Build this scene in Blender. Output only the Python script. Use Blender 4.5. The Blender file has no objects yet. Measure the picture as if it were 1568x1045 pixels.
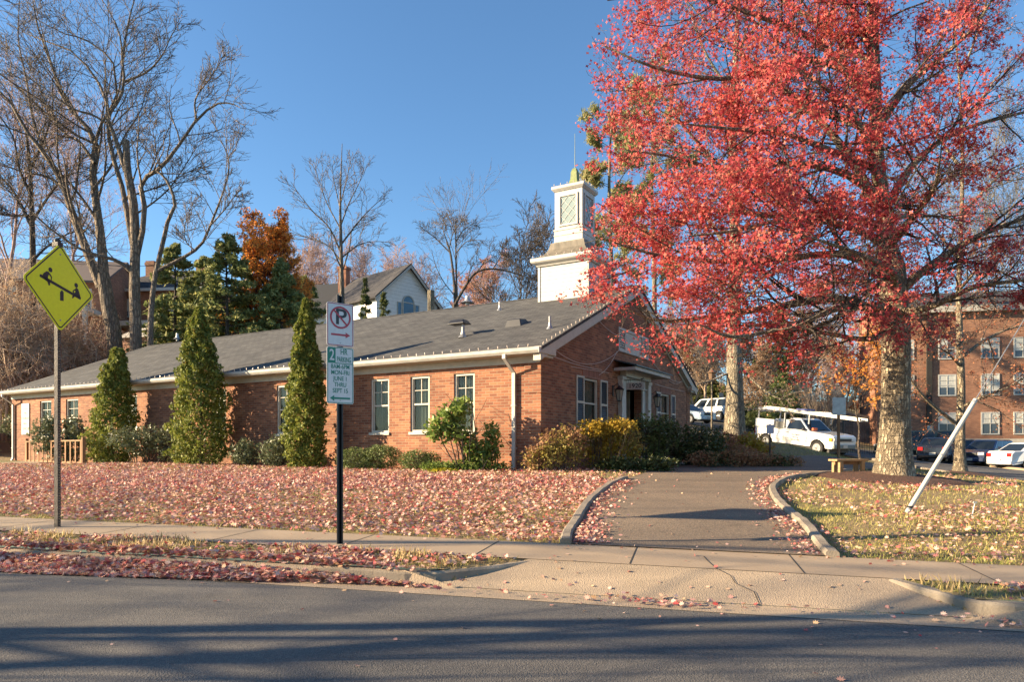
import bpy, bmesh, math, random
import numpy as np
from mathutils import Vector, Matrix

# ---------------------------------------------------------------- camera, sky, sun, exposure
S = bpy.context.scene
COL = S.collection
F = 1064.0; CX = 784.0; HY = 686.0; CAMZ = 1.5          # focal length and horizon of the photograph, in its pixels
cd = bpy.data.cameras.new("camera"); cam = bpy.data.objects.new("camera", cd); COL.objects.link(cam)
cam.location = (0, 0, CAMZ); cam.rotation_euler = (math.radians(90), 0, 0)
cd.lens = F / 1568 * 36; cd.sensor_width = 36; cd.shift_y = (HY - 522.5) / 1568
cd.clip_start = 0.05; cd.clip_end = 3000
S.camera = cam
SUN_EL = 18.2
SUN_AZ = (-0.98, -0.10)                                  # horizontal direction towards the sun
W = bpy.data.worlds.new("World"); S.world = W; W.use_nodes = True
wn = W.node_tree.nodes; bg = wn["Background"]
sky = wn.new("ShaderNodeTexSky"); sky.sky_type = 'NISHITA'; sky.sun_disc = False
sky.sun_elevation = math.radians(SUN_EL); sky.sun_rotation = math.atan2(SUN_AZ[0], SUN_AZ[1])
sky.altitude = 100; sky.air_density = 1.0; sky.dust_density = 0.3; sky.ozone_density = 1.6
tint = wn.new('ShaderNodeMix'); tint.data_type = 'RGBA'; tint.blend_type = 'MULTIPLY'; tint.inputs[0].default_value = 1; tint.inputs[7].default_value = (0.62, 0.84, 1.0, 1)   # a clear dry blue
W.node_tree.links.new(sky.outputs[0], tint.inputs[6]); W.node_tree.links.new(tint.outputs[2], bg.inputs[0]); bg.inputs[1].default_value = 0.074
ld = bpy.data.lights.new("sun", 'SUN'); ld.energy = 5.0; ld.angle = math.radians(0.5); ld.color = (1.0, 0.78, 0.50)
sun = bpy.data.objects.new("sun", ld); COL.objects.link(sun)
sd = Vector((SUN_AZ[0], SUN_AZ[1], math.tan(math.radians(SUN_EL)) * math.hypot(*SUN_AZ)))
sun.rotation_euler = sd.to_track_quat('Z', 'Y').to_euler()
S.view_settings.view_transform = 'Standard'; S.view_settings.look = 'None'
S.view_settings.exposure = 1.75; S.view_settings.gamma = 1.0
S.cycles.max_bounces = 8; S.cycles.transparent_max_bounces = 12
S.cycles.diffuse_bounces = 4; S.cycles.glossy_bounces = 3; S.cycles.transmission_bounces = 4

rng = np.random.default_rng(7)
R = math.radians

# ---------------------------------------------------------------- materials
def new_mat(name):
    m = bpy.data.materials.new(name); m.use_nodes = True
    nt = m.node_tree; return m, nt, nt.nodes["Principled BSDF"]
def ramp(nt, fac, cols):
    r = nt.nodes.new("ShaderNodeValToRGB"); nt.links.new(fac, r.inputs[0])
    el = r.color_ramp.elements
    while len(el) < len(cols): el.new(0.5)
    for i, c in enumerate(cols):
        p = c[3] if len(c) > 3 else i / (len(cols) - 1)
        el[i].position = p; el[i].color = (c[0], c[1], c[2], 1)
    return r.outputs[0]
def noise(nt, vec, scale, detail=4, rough=0.6, out="Fac"):
    n = nt.nodes.new("ShaderNodeTexNoise"); n.inputs["Scale"].default_value = scale
    n.inputs["Detail"].default_value = detail; n.inputs["Roughness"].default_value = rough
    if vec is not None: nt.links.new(vec, n.inputs["Vector"])
    return n.outputs[out]
def mixc(nt, a, b, fac, mode='MIX'):
    n = nt.nodes.new("ShaderNodeMix"); n.data_type = 'RGBA'; n.blend_type = mode
    for s, v in ((n.inputs[0], fac), (n.inputs[6], a), (n.inputs[7], b)):
        if hasattr(v, "is_linked"): nt.links.new(v, s)
        elif isinstance(v, (int, float)): s.default_value = v
        else: s.default_value = (v[0], v[1], v[2], 1)
    return n.outputs[2]
def mth(nt, op, a, b=None):
    n = nt.nodes.new("ShaderNodeMath"); n.operation = op
    for i, v in enumerate((a, b)):
        if v is None: continue
        if hasattr(v, "is_linked"): nt.links.new(v, n.inputs[i])
        else: n.inputs[i].default_value = v
    return n.outputs[0]
def objco(nt): return nt.nodes.new("ShaderNodeTexCoord").outputs["Object"]
def bump(nt, bs, h, strength, dist=0.02):
    b = nt.nodes.new("ShaderNodeBump"); b.inputs["Strength"].default_value = strength; b.inputs["Distance"].default_value = dist
    nt.links.new(h, b.inputs["Height"]); nt.links.new(b.outputs[0], bs.inputs["Normal"])
def mat(name, c1, c2=None, scale=6, rough=0.7, bmp=0.0, metal=0.0, bscale=None, dist=0.02, spec=0.5, stretch=None, coat=0):
    m, nt, bs = new_mat(name)
    bs.inputs["Roughness"].default_value = rough; bs.inputs["Metallic"].default_value = metal
    bs.inputs["Specular IOR Level"].default_value = spec; bs.inputs["Coat Weight"].default_value = coat
    v = objco(nt)
    if stretch:
        mp = nt.nodes.new("ShaderNodeMapping"); mp.inputs["Scale"].default_value = stretch
        nt.links.new(v, mp.inputs[0]); v = mp.outputs[0]
    if c2 is None: c2 = tuple(x * 0.8 for x in c1)
    f = noise(nt, v, scale, 5)
    nt.links.new(ramp(nt, f, [(*c2, 0.32), (*c1, 0.68)]), bs.inputs["Base Color"])
    if bmp: bump(nt, bs, noise(nt, v, bscale or scale * 4, 4), bmp, dist)
    return m
def leaf_mat(name, cols, trans=0.4, rough=0.6):
    m, nt, bs = new_mat(name)
    g = nt.nodes.new("ShaderNodeNewGeometry")
    c = ramp(nt, g.outputs["Random Per Island"], cols)
    nt.links.new(c, bs.inputs["Base Color"]); bs.inputs["Roughness"].default_value = rough
    bs.inputs["Specular IOR Level"].default_value = 0.3
    t = nt.nodes.new("ShaderNodeBsdfTranslucent"); nt.links.new(c, t.inputs[0])
    mx = nt.nodes.new("ShaderNodeMixShader"); mx.inputs[0].default_value = trans
    nt.links.new(bs.outputs[0], mx.inputs[1]); nt.links.new(t.outputs[0], mx.inputs[2])
    nt.links.new(mx.outputs[0], nt.nodes["Material Output"].inputs[0])
    return m
def brick_mat(name, c1, c2, mortar, bw=0.215, bh=0.0677, ms=0.010, var=0.9, darkpatch=0.5):
    m, nt, bs = new_mat(name); v = objco(nt)
    sp = nt.nodes.new("ShaderNodeSeparateXYZ"); nt.links.new(v, sp.inputs[0])
    cb = nt.nodes.new("ShaderNodeCombineXYZ")
    nt.links.new(mth(nt, 'ADD', sp.outputs[0], sp.outputs[1]), cb.inputs[0]); nt.links.new(sp.outputs[2], cb.inputs[1])
    b = nt.nodes.new("ShaderNodeTexBrick"); nt.links.new(cb.outputs[0], b.inputs[0])
    b.inputs["Scale"].default_value = 1.0; b.inputs["Brick Width"].default_value = bw; b.inputs["Row Height"].default_value = bh
    b.inputs["Mortar Size"].default_value = ms; b.inputs["Mortar Smooth"].default_value = 0.3; b.inputs["Bias"].default_value = 0.0
    b.inputs["Color1"].default_value = (*c1, 1); b.inputs["Color2"].default_value = (*c2, 1); b.inputs["Mortar"].default_value = (*mortar, 1)
    # a second brick pattern with the same grid picks out the odd burnt brick
    b2 = nt.nodes.new("ShaderNodeTexBrick"); nt.links.new(cb.outputs[0], b2.inputs[0])
    for k, x in (("Scale", 1.0), ("Brick Width", bw), ("Row Height", bh), ("Mortar Size", 0.0), ("Bias", 0.35)): b2.inputs[k].default_value = x
    b2.inputs["Color1"].default_value = (1, 1, 1, 1); b2.inputs["Color2"].default_value = (0.45, 0.42, 0.45, 1)
    n = ramp(nt, noise(nt, v, 0.7, 6), [(0.72, 0.70, 0.70, 0.35), (1.08, 1.05, 1.0, 0.65)])
    c = mixc(nt, b.outputs[0], b2.outputs[0], darkpatch, 'MULTIPLY'); c = mixc(nt, c, n, var, 'MULTIPLY')
    nt.links.new(c, bs.inputs["Base Color"]); bs.inputs["Roughness"].default_value = 0.9
    bump(nt, bs, mth(nt, 'SUBTRACT', 1.0, b.outputs["Fac"]), 0.6, 0.008)
    return m
def lap_mat(name, col, step=0.12, rough=0.5, dirt=0.12):
    m, nt, bs = new_mat(name); v = objco(nt)
    sp = nt.nodes.new("ShaderNodeSeparateXYZ"); nt.links.new(v, sp.inputs[0])
    fr = mth(nt, 'FRACT', mth(nt, 'DIVIDE', sp.outputs[2], step))
    n = ramp(nt, noise(nt, v, 3, 6), [(*[x * (1 - dirt) for x in col], 0.3), (*col, 0.6)])
    line = mth(nt, 'LESS_THAN', fr, 0.07)
    nt.links.new(mixc(nt, n, tuple(x * 0.55 for x in col), mth(nt, 'MULTIPLY', line, 0.6)), bs.inputs["Base Color"])
    bs.inputs["Roughness"].default_value = rough
    bump(nt, bs, mth(nt, 'SUBTRACT', 1.0, fr), 0.8, 0.015)
    return m
def shingle_mat(name, c1, c2, slope=0.0):
    m, nt, bs = new_mat(name); v = objco(nt)
    b = nt.nodes.new("ShaderNodeTexBrick"); nt.links.new(v, b.inputs[0])
    for k, x in (("Scale", 1.0), ("Brick Width", 0.33), ("Row Height", 0.15), ("Mortar Size", 0.010), ("Bias", 0.0)): b.inputs[k].default_value = x
    b.inputs["Color1"].default_value = (*c1, 1); b.inputs["Color2"].default_value = (*c2, 1)
    b.inputs["Mortar"].default_value = (*[x * 0.45 for x in c2], 1)
    n = ramp(nt, noise(nt, v, 1.3, 7), [(0.62, 0.63, 0.66, 0.3), (1.2, 1.18, 1.15, 0.7)])
    n2 = ramp(nt, noise(nt, v, 90, 2), [(0.7, 0.7, 0.7, 0.3), (1.25, 1.25, 1.25, 0.7)])
    c = mixc(nt, mixc(nt, b.outputs[0], n, 1, 'MULTIPLY'), n2, 0.8, 'MULTIPLY')
    nt.links.new(c, bs.inputs["Base Color"]); bs.inputs["Roughness"].default_value = 0.95
    bump(nt, bs, mth(nt, 'SUBTRACT', 1.0, b.outputs["Fac"]), 0.5, 0.01)
    return m
def glass_mat(name, tint=(0.02, 0.025, 0.03), refl=0.22):
    m, nt, bs = new_mat(name)
    bs.inputs["Base Color"].default_value = (*tint, 1); bs.inputs["Roughness"].default_value = 0.03
    bs.inputs["Specular IOR Level"].default_value = 0.9
    tr = nt.nodes.new("ShaderNodeBsdfTransparent"); tr.inputs[0].default_value = (0.75, 0.8, 0.78, 1)
    mx = nt.nodes.new("ShaderNodeMixShader"); mx.inputs[0].default_value = refl
    nt.links.new(tr.outputs[0], mx.inputs[1]); nt.links.new(bs.outputs[0], mx.inputs[2])
    nt.links.new(mx.outputs[0], nt.nodes["Material Output"].inputs[0])
    return m
def flat(name, c, rough=0.6, metal=0.0, coat=0.0):
    m, nt, bs = new_mat(name); bs.inputs["Base Color"].default_value = (*c, 1)
    bs.inputs["Roughness"].default_value = rough; bs.inputs["Metallic"].default_value = metal; bs.inputs["Coat Weight"].default_value = coat
    n = noise(nt, objco(nt), 25, 4)
    nt.links.new(ramp(nt, n, [(*[x * 0.9 for x in c], 0.3), (*c, 0.7)]), bs.inputs["Base Color"])
    return m

def asphalt_mat(name, c1, c2, speck, scale=140, grain=0.85):
    m, nt, bs = new_mat(name); v = objco(nt)
    big = ramp(nt, noise(nt, v, 0.6, 6), [(*c2, 0.35), (*c1, 0.65)])
    mpg = nt.nodes.new("ShaderNodeMapping"); mpg.inputs["Rotation"].default_value = (0, 0, R(14)); mpg.inputs["Scale"].default_value = (0.15, 2.2, 1)
    nt.links.new(v, mpg.inputs[0])
    band = ramp(nt, noise(nt, mpg.outputs[0], 1.0, 4), [(0.78, 0.78, 0.80, 0.3), (1.15, 1.13, 1.1, 0.7)])
    st = ramp(nt, noise(nt, v, 1.9, 7, 0.7), [(0.62, 0.62, 0.62, 0.30), (1, 1, 1, 0.42)]); big = mixc(nt, big, st, 0.55, 'MULTIPLY')
    vo = nt.nodes.new("ShaderNodeTexVoronoi"); vo.inputs["Scale"].default_value = scale; nt.links.new(v, vo.inputs["Vector"])
    sp = ramp(nt, vo.outputs["Color"], [(0.55, 0.55, 0.55, 0.0), (1.0, 1.0, 1.0, 0.5), (*speck, 1.0)])
    c = mixc(nt, mixc(nt, big, band, 1, 'MULTIPLY'), sp, grain, 'MULTIPLY')
    nt.links.new(c, bs.inputs["Base Color"]); bs.inputs["Roughness"].default_value = 0.92
    bump(nt, bs, vo.outputs["Distance"], 0.6, 0.006)
    return m

M = {}
M['road'] = asphalt_mat('asphalt', (0.115, 0.108, 0.10), (0.085, 0.081, 0.077), (1.9, 1.8, 1.65), 110)
M['drive'] = asphalt_mat('old_asphalt', (0.20, 0.152, 0.105), (0.15, 0.115, 0.082), (1.7, 1.6, 1.5), 70)
M['street'] = asphalt_mat('far_asphalt', (0.11, 0.105, 0.10), (0.085, 0.08, 0.078), (1.5, 1.5, 1.4), 60)
M['concrete'] = mat('concrete', (0.36, 0.27, 0.18), (0.29, 0.215, 0.145), 1.5, 0.9, 0.4, bscale=70, dist=0.006)
M['apron'] = asphalt_mat('washed_concrete', (0.37, 0.285, 0.20), (0.31, 0.24, 0.165), (1.2, 1.17, 1.15), 90, 0.5)
M['kerb'] = mat('kerb_concrete', (0.30, 0.25, 0.19), (0.17, 0.14, 0.11), 3, 0.95, 0.6, bscale=60, dist=0.01)
m, nt, bs = new_mat('lawn_soil'); v = objco(nt)
a = ramp(nt, noise(nt, v, 0.5, 6), [(0.20, 0.15, 0.06, 0.3), (0.30, 0.21, 0.10, 0.5), (0.18, 0.18, 0.05, 0.7)])
b_ = ramp(nt, noise(nt, v, 30, 3), [(0.5, 0.5, 0.5, 0.3), (1.2, 1.2, 1.2, 0.7)])
nt.links.new(mixc(nt, a, b_, 0.9, 'MULTIPLY'), bs.inputs["Base Color"]); bs.inputs["Roughness"].default_value = 1
bump(nt, bs, noise(nt, v, 25, 4), 0.8, 0.04); M['soil'] = m
M['mulch'] = mat('mulch', (0.12, 0.055, 0.035), (0.05, 0.022, 0.015), 14, 1, 1.0, bscale=30, dist=0.05)
M['brick'] = brick_mat('warm_brick', (0.42, 0.172, 0.087), (0.26, 0.092, 0.05), (0.36, 0.24, 0.155))
M['brick_far'] = brick_mat('far_brick', (0.44, 0.19, 0.11), (0.34, 0.14, 0.085), (0.36, 0.25, 0.17))
M['shingle'] = shingle_mat('roof_shingles', (0.088, 0.088, 0.088), (0.050, 0.050, 0.052))
M['shingle_far'] = shingle_mat('far_shingles', (0.07, 0.065, 0.07), (0.04, 0.04, 0.045))
M['white'] = mat('white_paint', (0.49, 0.475, 0.435), (0.38, 0.37, 0.34), 5, 0.5, 0.1)
M['cream'] = mat('cream_paint', (0.48, 0.44, 0.37), (0.39, 0.36, 0.30), 5, 0.5, 0.1)
M['lap'] = lap_mat('white_siding', (0.48, 0.465, 0.43), dirt=.22)
M['lap_far'] = lap_mat('far_siding', (0.75, 0.75, 0.74), 0.3)
M['black'] = mat('black_paint', (0.02, 0.02, 0.024), (0.012, 0.012, 0.014), 8, 0.4)
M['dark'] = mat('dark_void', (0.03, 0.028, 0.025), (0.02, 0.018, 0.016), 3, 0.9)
M['lead'] = mat('weathered_copper_roof', (0.20, 0.17, 0.13), (0.09, 0.08, 0.06), 4, 0.6, 0.3, stretch=(1, 1, 0.3))
M['patina'] = mat('green_patina', (0.22, 0.26, 0.09), (0.13, 0.16, 0.06), 8, 0.6, 0.2)
M['glass'] = glass_mat('window_glass')
M['curtain'] = mat('curtain', (0.60, 0.60, 0.55), (0.34, 0.34, 0.31), 9, 0.95, 0.3, stretch=(6, 6, 0.3))
M['metal'] = mat('galvanised', (0.45, 0.45, 0.45), (0.30, 0.30, 0.31), 10, 0.45, 0.1, metal=0.7)
M['steel_dark'] = mat('dark_steel', (0.06, 0.055, 0.05), (0.035, 0.03, 0.03), 12, 0.5, 0.2, metal=0.4)
M['wood'] = mat('weathered_wood', (0.34, 0.19, 0.09), (0.20, 0.11, 0.055), 9, 0.85, 0.4, stretch=(1, 1, 0.15))
M['wood_pale'] = mat('pale_wood', (0.42, 0.27, 0.13), (0.26, 0.17, 0.09), 9, 0.85, 0.4, stretch=(0.3, 2, 2))
M['stonewall'] = mat('stone_wall', (0.16, 0.15, 0.14), (0.08, 0.075, 0.07), 2.5, 0.95, 0.8, bscale=9, dist=0.05)
def bark_mat(name, c1, c2, scale=5):
    m, nt, bs = new_mat(name); v = objco(nt)
    mp = nt.nodes.new("ShaderNodeMapping"); mp.inputs["Scale"].default_value = (1, 1, 0.22); nt.links.new(v, mp.inputs[0])
    vo = nt.nodes.new("ShaderNodeTexVoronoi"); vo.feature = 'DISTANCE_TO_EDGE'; vo.inputs["Scale"].default_value = scale * 3.2
    nz = noise(nt, v, scale * 2, 4, out="Color")
    nt.links.new(mixc(nt, mp.outputs[0], nz, 0.12), vo.inputs["Vector"])
    g = ramp(nt, vo.outputs[0], [(*[x * 0.42 for x in c2], 0.0), (*c2, 0.06), (*c1, 0.3)])
    n = ramp(nt, noise(nt, v, 1.4, 5), [(0.75, 0.75, 0.72, 0.3), (1.15, 1.12, 1.05, 0.7)])
    nt.links.new(mixc(nt, g, n, 1, 'MULTIPLY'), bs.inputs["Base Color"]); bs.inputs["Roughness"].default_value = 0.95
    h = ramp(nt, vo.outputs[0], [(0, 0, 0, 0), (1, 1, 1, 0.25)])
    bump(nt, bs, h, 1.0, 0.05); return m
M['bark_oak'] = bark_mat('oak_bark', (0.42, 0.345, 0.25), (0.30, 0.24, 0.175), 5)
M['bark_grey'] = bark_mat('grey_bark', (0.28, 0.225, 0.18), (0.18, 0.145, 0.12), 3)
M['bark_dark'] = bark_mat('dark_bark', (0.13, 0.10, 0.085), (0.08, 0.065, 0.055), 3)
M['bark_pale'] = bark_mat('pale_bark', (0.38, 0.33, 0.25), (0.27, 0.23, 0.18), 4)
M['twig'] = mat('tan_twigs', (0.55, 0.41, 0.29), (0.38, 0.27, 0.19), 0.6, 0.9)
M['twig_red'] = mat('reddish_twigs', (0.42, 0.28, 0.235), (0.30, 0.20, 0.17), 0.6, 0.9)

# ---------------------------------------------------------------- object helpers
def tag(o, label=None, cat=None, group=None, kind=None):
    if label: o['label'] = label
    if cat: o['category'] = cat
    if group: o['group'] = group
    if kind: o['kind'] = kind
    return o
def empty(name, loc=(0, 0, 0), rz=0.0, label=None, cat=None, group=None):
    o = bpy.data.objects.new(name, None); COL.objects.link(o); o.location = loc; o.rotation_euler = (0, 0, rz)
    o.empty_display_size = 0.2
    return tag(o, label, cat, group)
def link(name, me, m, parent=None, loc=None, rot=None):
    o = bpy.data.objects.new(name, me); COL.objects.link(o)
    if m is not None and not me.materials:
        me.materials.append(m)
    if parent: o.parent = parent
    if loc is not None: o.location = loc
    if rot is not None: o.rotation_euler = rot
    return o
def np_mesh(name, V, F_, smooth=False):
    """V (N,3); F_ list of (M,k) int arrays."""
    me = bpy.data.meshes.new(name); V = np.asarray(V, dtype=np.float32).reshape(-1, 3)
    F_ = [np.asarray(f, dtype=np.int32) for f in F_ if len(f)]
    me.vertices.add(len(V)); me.vertices.foreach_set("co", V.ravel())
    li = np.concatenate([f.ravel() for f in F_]); me.loops.add(len(li)); me.loops.foreach_set("vertex_index", li)
    tot = np.concatenate([np.full(len(f), f.shape[1], dtype=np.int32) for f in F_])
    st = np.concatenate([[0], np.cumsum(tot)[:-1]]).astype(np.int32)
    me.polygons.add(len(tot)); me.polygons.foreach_set("loop_start", st); me.polygons.foreach_set("loop_total", tot)
    if smooth: me.polygons.foreach_set("use_smooth", np.ones(len(tot), dtype=bool))
    me.update(calc_edges=True); return me

class MB:
    def __init__(s): s.v = []; s.f = []
    def add(s, vs, fs):
        b = len(s.v); s.v += [tuple(v) for v in vs]; s.f += [tuple(i + b for i in f) for f in fs]; return s
    def box(s, x0, y0, z0, x1, y1, z1):
        v = [(x0,y0,z0),(x1,y0,z0),(x1,y1,z0),(x0,y1,z0),(x0,y0,z1),(x1,y0,z1),(x1,y1,z1),(x0,y1,z1)]
        return s.add(v, [(0,3,2,1),(4,5,6,7),(0,1,5,4),(1,2,6,5),(2,3,7,6),(3,0,4,7)])
    def cbox(s, c, sx, sy, sz): return s.box(c[0]-sx/2, c[1]-sy/2, c[2]-sz/2, c[0]+sx/2, c[1]+sy/2, c[2]+sz/2)
    def prism(s, pts, a, b, axis='y'):
        """closed 2-D outline extruded from a to b along axis: y -> pts are (x,z); z -> (x,y); x -> (y,z)."""
        n = len(pts)
        def P(p, t): return (p[0], t, p[1]) if axis == 'y' else ((p[0], p[1], t) if axis == 'z' else (t, p[0], p[1]))
        v = [P(p, a) for p in pts] + [P(p, b) for p in pts]
        return s.add(v, [tuple(range(n))[::-1], tuple(range(n, 2*n))] + [(i, (i+1) % n, n+(i+1) % n, n+i) for i in range(n)])
    def tube(s, p, q, r0, r1=None, n=8, caps=True):
        r1 = r0 if r1 is None else r1; p, q = Vector(p), Vector(q); d = (q-p).normalized()
        u = d.orthogonal().normalized(); w = d.cross(u); v = []
        for c, r in ((p, r0), (q, r1)):
            for i in range(n):
                a = 2*math.pi*i/n; v.append(c + u*(math.cos(a)*r) + w*(math.sin(a)*r))
        f = [(i, (i+1) % n, n+(i+1) % n, n+i) for i in range(n)]
        if caps: f += [tuple(range(n))[::-1], tuple(range(n, 2*n))]
        return s.add(v, f)
    def lathe(s, prof, c=(0, 0, 0), n=16, axis='z'):
        v = []; f = []
        for r, h in prof:
            for i in range(n):
                a = 2*math.pi*i/n; x, y = math.cos(a)*r, math.sin(a)*r
                v.append((c[0]+x, c[1]+y, c[2]+h) if axis == 'z' else (c[0]+x, c[1]+h, c[2]+y))
        for k in range(len(prof)-1):
            for i in range(n):
                j = (i+1) % n; f.append((k*n+i, k*n+j, (k+1)*n+j, (k+1)*n+i))
        f.append(tuple(range(n))[::-1]); f.append(tuple(range((len(prof)-1)*n, len(prof)*n)))
        return s.add(v, f)
    def build(s, name, m, parent=None, loc=None, rot=None, smooth=False, bevel=0):
        me = bpy.data.meshes.new(name); me.from_pydata(s.v, [], s.f)
        if smooth: me.polygons.foreach_set("use_smooth", [True]*len(me.polygons))
        bm = bmesh.new(); bm.from_mesh(me); bmesh.ops.recalc_face_normals(bm, faces=bm.faces)
        bm.to_mesh(me); bm.free(); me.update()
        o = link(name, me, m, parent, loc, rot)
        if bevel:
            md = o.modifiers.new("bevel", 'BEVEL'); md.width = bevel; md.segments = 2; md.limit_method = 'ANGLE'
        return o

def copy_tree(o, parent=None):
    c = o.copy(); COL.objects.link(c); c.parent = parent
    for ch in [x for x in bpy.data.objects if x.parent == o]: copy_tree(ch, c)
    return c

def px_at(px, py, Z):
    """world point seen at pixel (px, py) of the photograph when it stands Z metres away (along the view axis)"""
    return Vector(((px-CX)/F*Z, Z, CAMZ + (HY-py)/F*Z))

# ---------------------------------------------------------------- the lie of the land
DN = (0.2425, 0.970); DT = (0.970, -0.2425)               # across and along the front road
def ud(X, Y): return X*DT[0] + (Y-6.0)*DT[1], X*DN[0] + (Y-6.0)*DN[1]
def xy(u, d): return u*DT[0] + d*DN[0], 6.0 + u*DT[1] + d*DN[1]
CTRL = np.array([(-14,12.6,.66),(-9,10.3,.61),(-6.9,9.4,.58),(-3,8.4,.51),(0,7.7,.46),(4.8,6.5,.38),(10,5.2,.30),(20,3,.2),(-30,16,1.0),
 (.66,16,.97),(-10,22.2,.98),(-20.4,28.4,.99),(-14,19,.93),(-5,15,.86),(-3,11.5,.68),(1,11.5,.70),(-9,14,.80),(6.7,26.3,1.1),(-14,38,1.8),(3.5,17.5,.97),(4.5,21,1.0),
 (8.3,15,.80),(13.5,21,.62),(5.5,9.7,.60),(3,9,.56),(15.3,20.7,.38),(18,30,.5),(26,35.5,.3),(27,41,.45),(29,50,.9),(21,36,.65),
 (8.3,26,1.62),(9.5,20,1.1),(12,24,1.0),(14.9,39.5,1.43),(17.1,37.5,1.08),(14.5,47,2.4),(16,54,3.2),(17,58,3.7),(16,75,5),
 (-20,45,3.5),(-30,58,9),(-10,60,8),(0,60,6.5),(-40,45,6),(-25,38,2.6),(-40,80,12),(0,100,11),(-30,110,15),(8,62,4.6),(25,70,4.5),(25,112,10),(65,115,9),(45,80,4.5),
 (40,55,1.9),(60,60,2),(-60,40,6),(-60,20,2),(-30,29,2.0),(-24,33,1.6),(0,200,14),(120,150,8),(-120,150,18),(120,30,0),(-120,20,4),(0,350,16),(300,300,10),(-300,300,20),(300,0,0),(-300,0,4)], dtype=float)
def _k(r2): return np.sqrt(r2 + 9.0)
_A = _k(((CTRL[:, None, :2]-CTRL[None, :, :2])**2).sum(-1)); _n = len(CTRL)
_P = np.c_[np.ones(_n), CTRL[:, :2]]
_M = np.block([[_A + np.eye(_n)*-0.02, _P], [_P.T, np.zeros((3, 3))]])
_w = np.linalg.solve(_M, np.r_[CTRL[:, 2], 0, 0, 0])
APR = (-1.0, 0.0, 3.15, 3.8)                                # driveway apron: u of its flare, left bottom / left top / right top / right bottom
def sm(t): t = np.clip(t, 0, 1); return t*t*(3-2*t)
def H(X, Y):
    X = np.asarray(X, float); Y = np.asarray(Y, float); shp = np.broadcast(X, Y).shape
    x = np.broadcast_to(X, shp).ravel(); y = np.broadcast_to(Y, shp).ravel()
    out = np.empty(len(x))
    for s in range(0, len(x), 20000):
        e = slice(s, s+20000)
        r2 = (x[e, None]-CTRL[None, :, 0])**2 + (y[e, None]-CTRL[None, :, 1])**2
        out[e] = _k(r2) @ _w[:_n] + _w[_n] + _w[_n+1]*x[e] + _w[_n+2]*y[e]
    u, d = ud(x, y); uc = np.clip(u, -40, 40)
    zr = 0.25 - 0.008*uc + 0.018*np.clip(-d, 0, 3.2) - 0.02*np.clip(-d-3.2, 0, 3)
    zs = 0.45 - 0.014*uc - 0.02*np.clip(1.6-d, 0, 1)
    kb = 0.25 - 0.008*uc + 0.13
    t = np.clip((d-0.0)/0.62, 0, 1)
    tc = t**0.667; lo = APR[0] + (APR[1]-APR[0])*tc; hi = APR[3] + (APR[2]-APR[3])*tc
    inside = (u > lo) & (u < hi)
    zv = np.where(inside, zr + (zs-zr)*t, kb + (zs-kb)*t)
    near = np.where(d < 0, zr, zv)
    b = sm((d-1.6)/2.0)
    z = near*(1-b) + out*b
    return z.reshape(shp)
def in_apron(u, d):
    tc = np.clip(d/0.62, 0, 1)**0.667
    return (u > APR[0] + (APR[1]-APR[0])*tc) & (u < APR[3] + (APR[2]-APR[3])*tc) & (d < .63)
def h1(x, y): return float(H(np.array([x]), np.array([y]))[0])
def ground(px, py, lift=0.0):
    """where the ray through a pixel meets the ground"""
    Z = np.concatenate([np.arange(3, 30, 0.02), np.arange(30, 120, 0.1)])
    X = (px-CX)/F*Z; z = CAMZ + (HY-py)/F*Z; g = H(X, Z); hit = np.where(z <= g)[0]
    i = hit[0] if len(hit) else len(Z)-1
    return Vector((X[i], Z[i], float(g[i]) + lift))
# ---------------------------------------------------------------- the setting: ground, road, pavement, driveway
def drape_grid(name, us, ds, off, m, mask=None, kind='structure', world=True):
    U, D = np.meshgrid(us, ds); X, Y = xy(U, D)
    Z = H(X, Y + 0) + off; nu, nd = len(us), len(ds)
    idx = np.arange(nu*nd).reshape(nd, nu)
    q = np.stack([idx[:-1, :-1], idx[:-1, 1:], idx[1:, 1:], idx[1:, :-1]], -1).reshape(-1, 4)
    o = link(name, np_mesh(name, np.stack([X, Y, Z], -1), [q], True), m); tag(o, kind=kind); return o
def spaced(lo, hi, a, b, st):
    mid = list(np.arange(a, b+1e-6, st)); s = st; x = a; L = []
    while x > lo: s *= 1.18; x -= s; L.append(x)
    s = st; x = b; Rr = []
    while x < hi: s *= 1.18; x += s; Rr.append(x)
    return np.array(L[::-1] + mid + Rr)
us = spaced(-500, 500, -22, 24, 0.25); us = np.unique(np.round(np.concatenate([us, np.arange(-1.2, .3, .03), np.arange(2.9, 4.1, .03)]), 4))
dl = np.concatenate([[0.13, .18, .24, 0.3, .37, 0.45, .54, 0.62], spaced(0.8, 700, 0.8, 44, 0.25)])
terrain = drape_grid('ground', us, dl, 0.0, M['soil'])
road_us = np.unique(np.concatenate([spaced(-500, 500, -22, 24, 0.5)]))
drape_grid('road', road_us, np.concatenate([[-60, -30, -18], np.arange(-12, -0.2, 0.4), [-0.30]]), 0.0, M['road'])
drape_grid('gutter', road_us, np.array([-0.32, -0.2, -0.1, 0.0, 0.02]), 0.004, M['apron'])
drape_grid('sidewalk', spaced(-200, 200, -22, 24, 0.3), np.array([0.63, 0.9, 1.2, 1.6]), 0.012, M['concrete'])
# joints across the pavement: thin flat dark strips laid just over the slab
jb = MB()
for k in range(-16, 14):
    u0 = k*1.5 + 0.95
    for a, b in ((0.64, 1.59),):
        p0 = xy(u0, a); p1 = xy(u0, b); p2 = xy(u0+0.012, b); p3 = xy(u0+0.012, a)
        jb.add([(p[0], p[1], h1(*p)+0.0145) for p in (p0, p3, p2, p1)], [(0, 1, 2, 3)])
tag(jb.build('pavement_joints', M['dark']), kind='structure')
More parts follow.
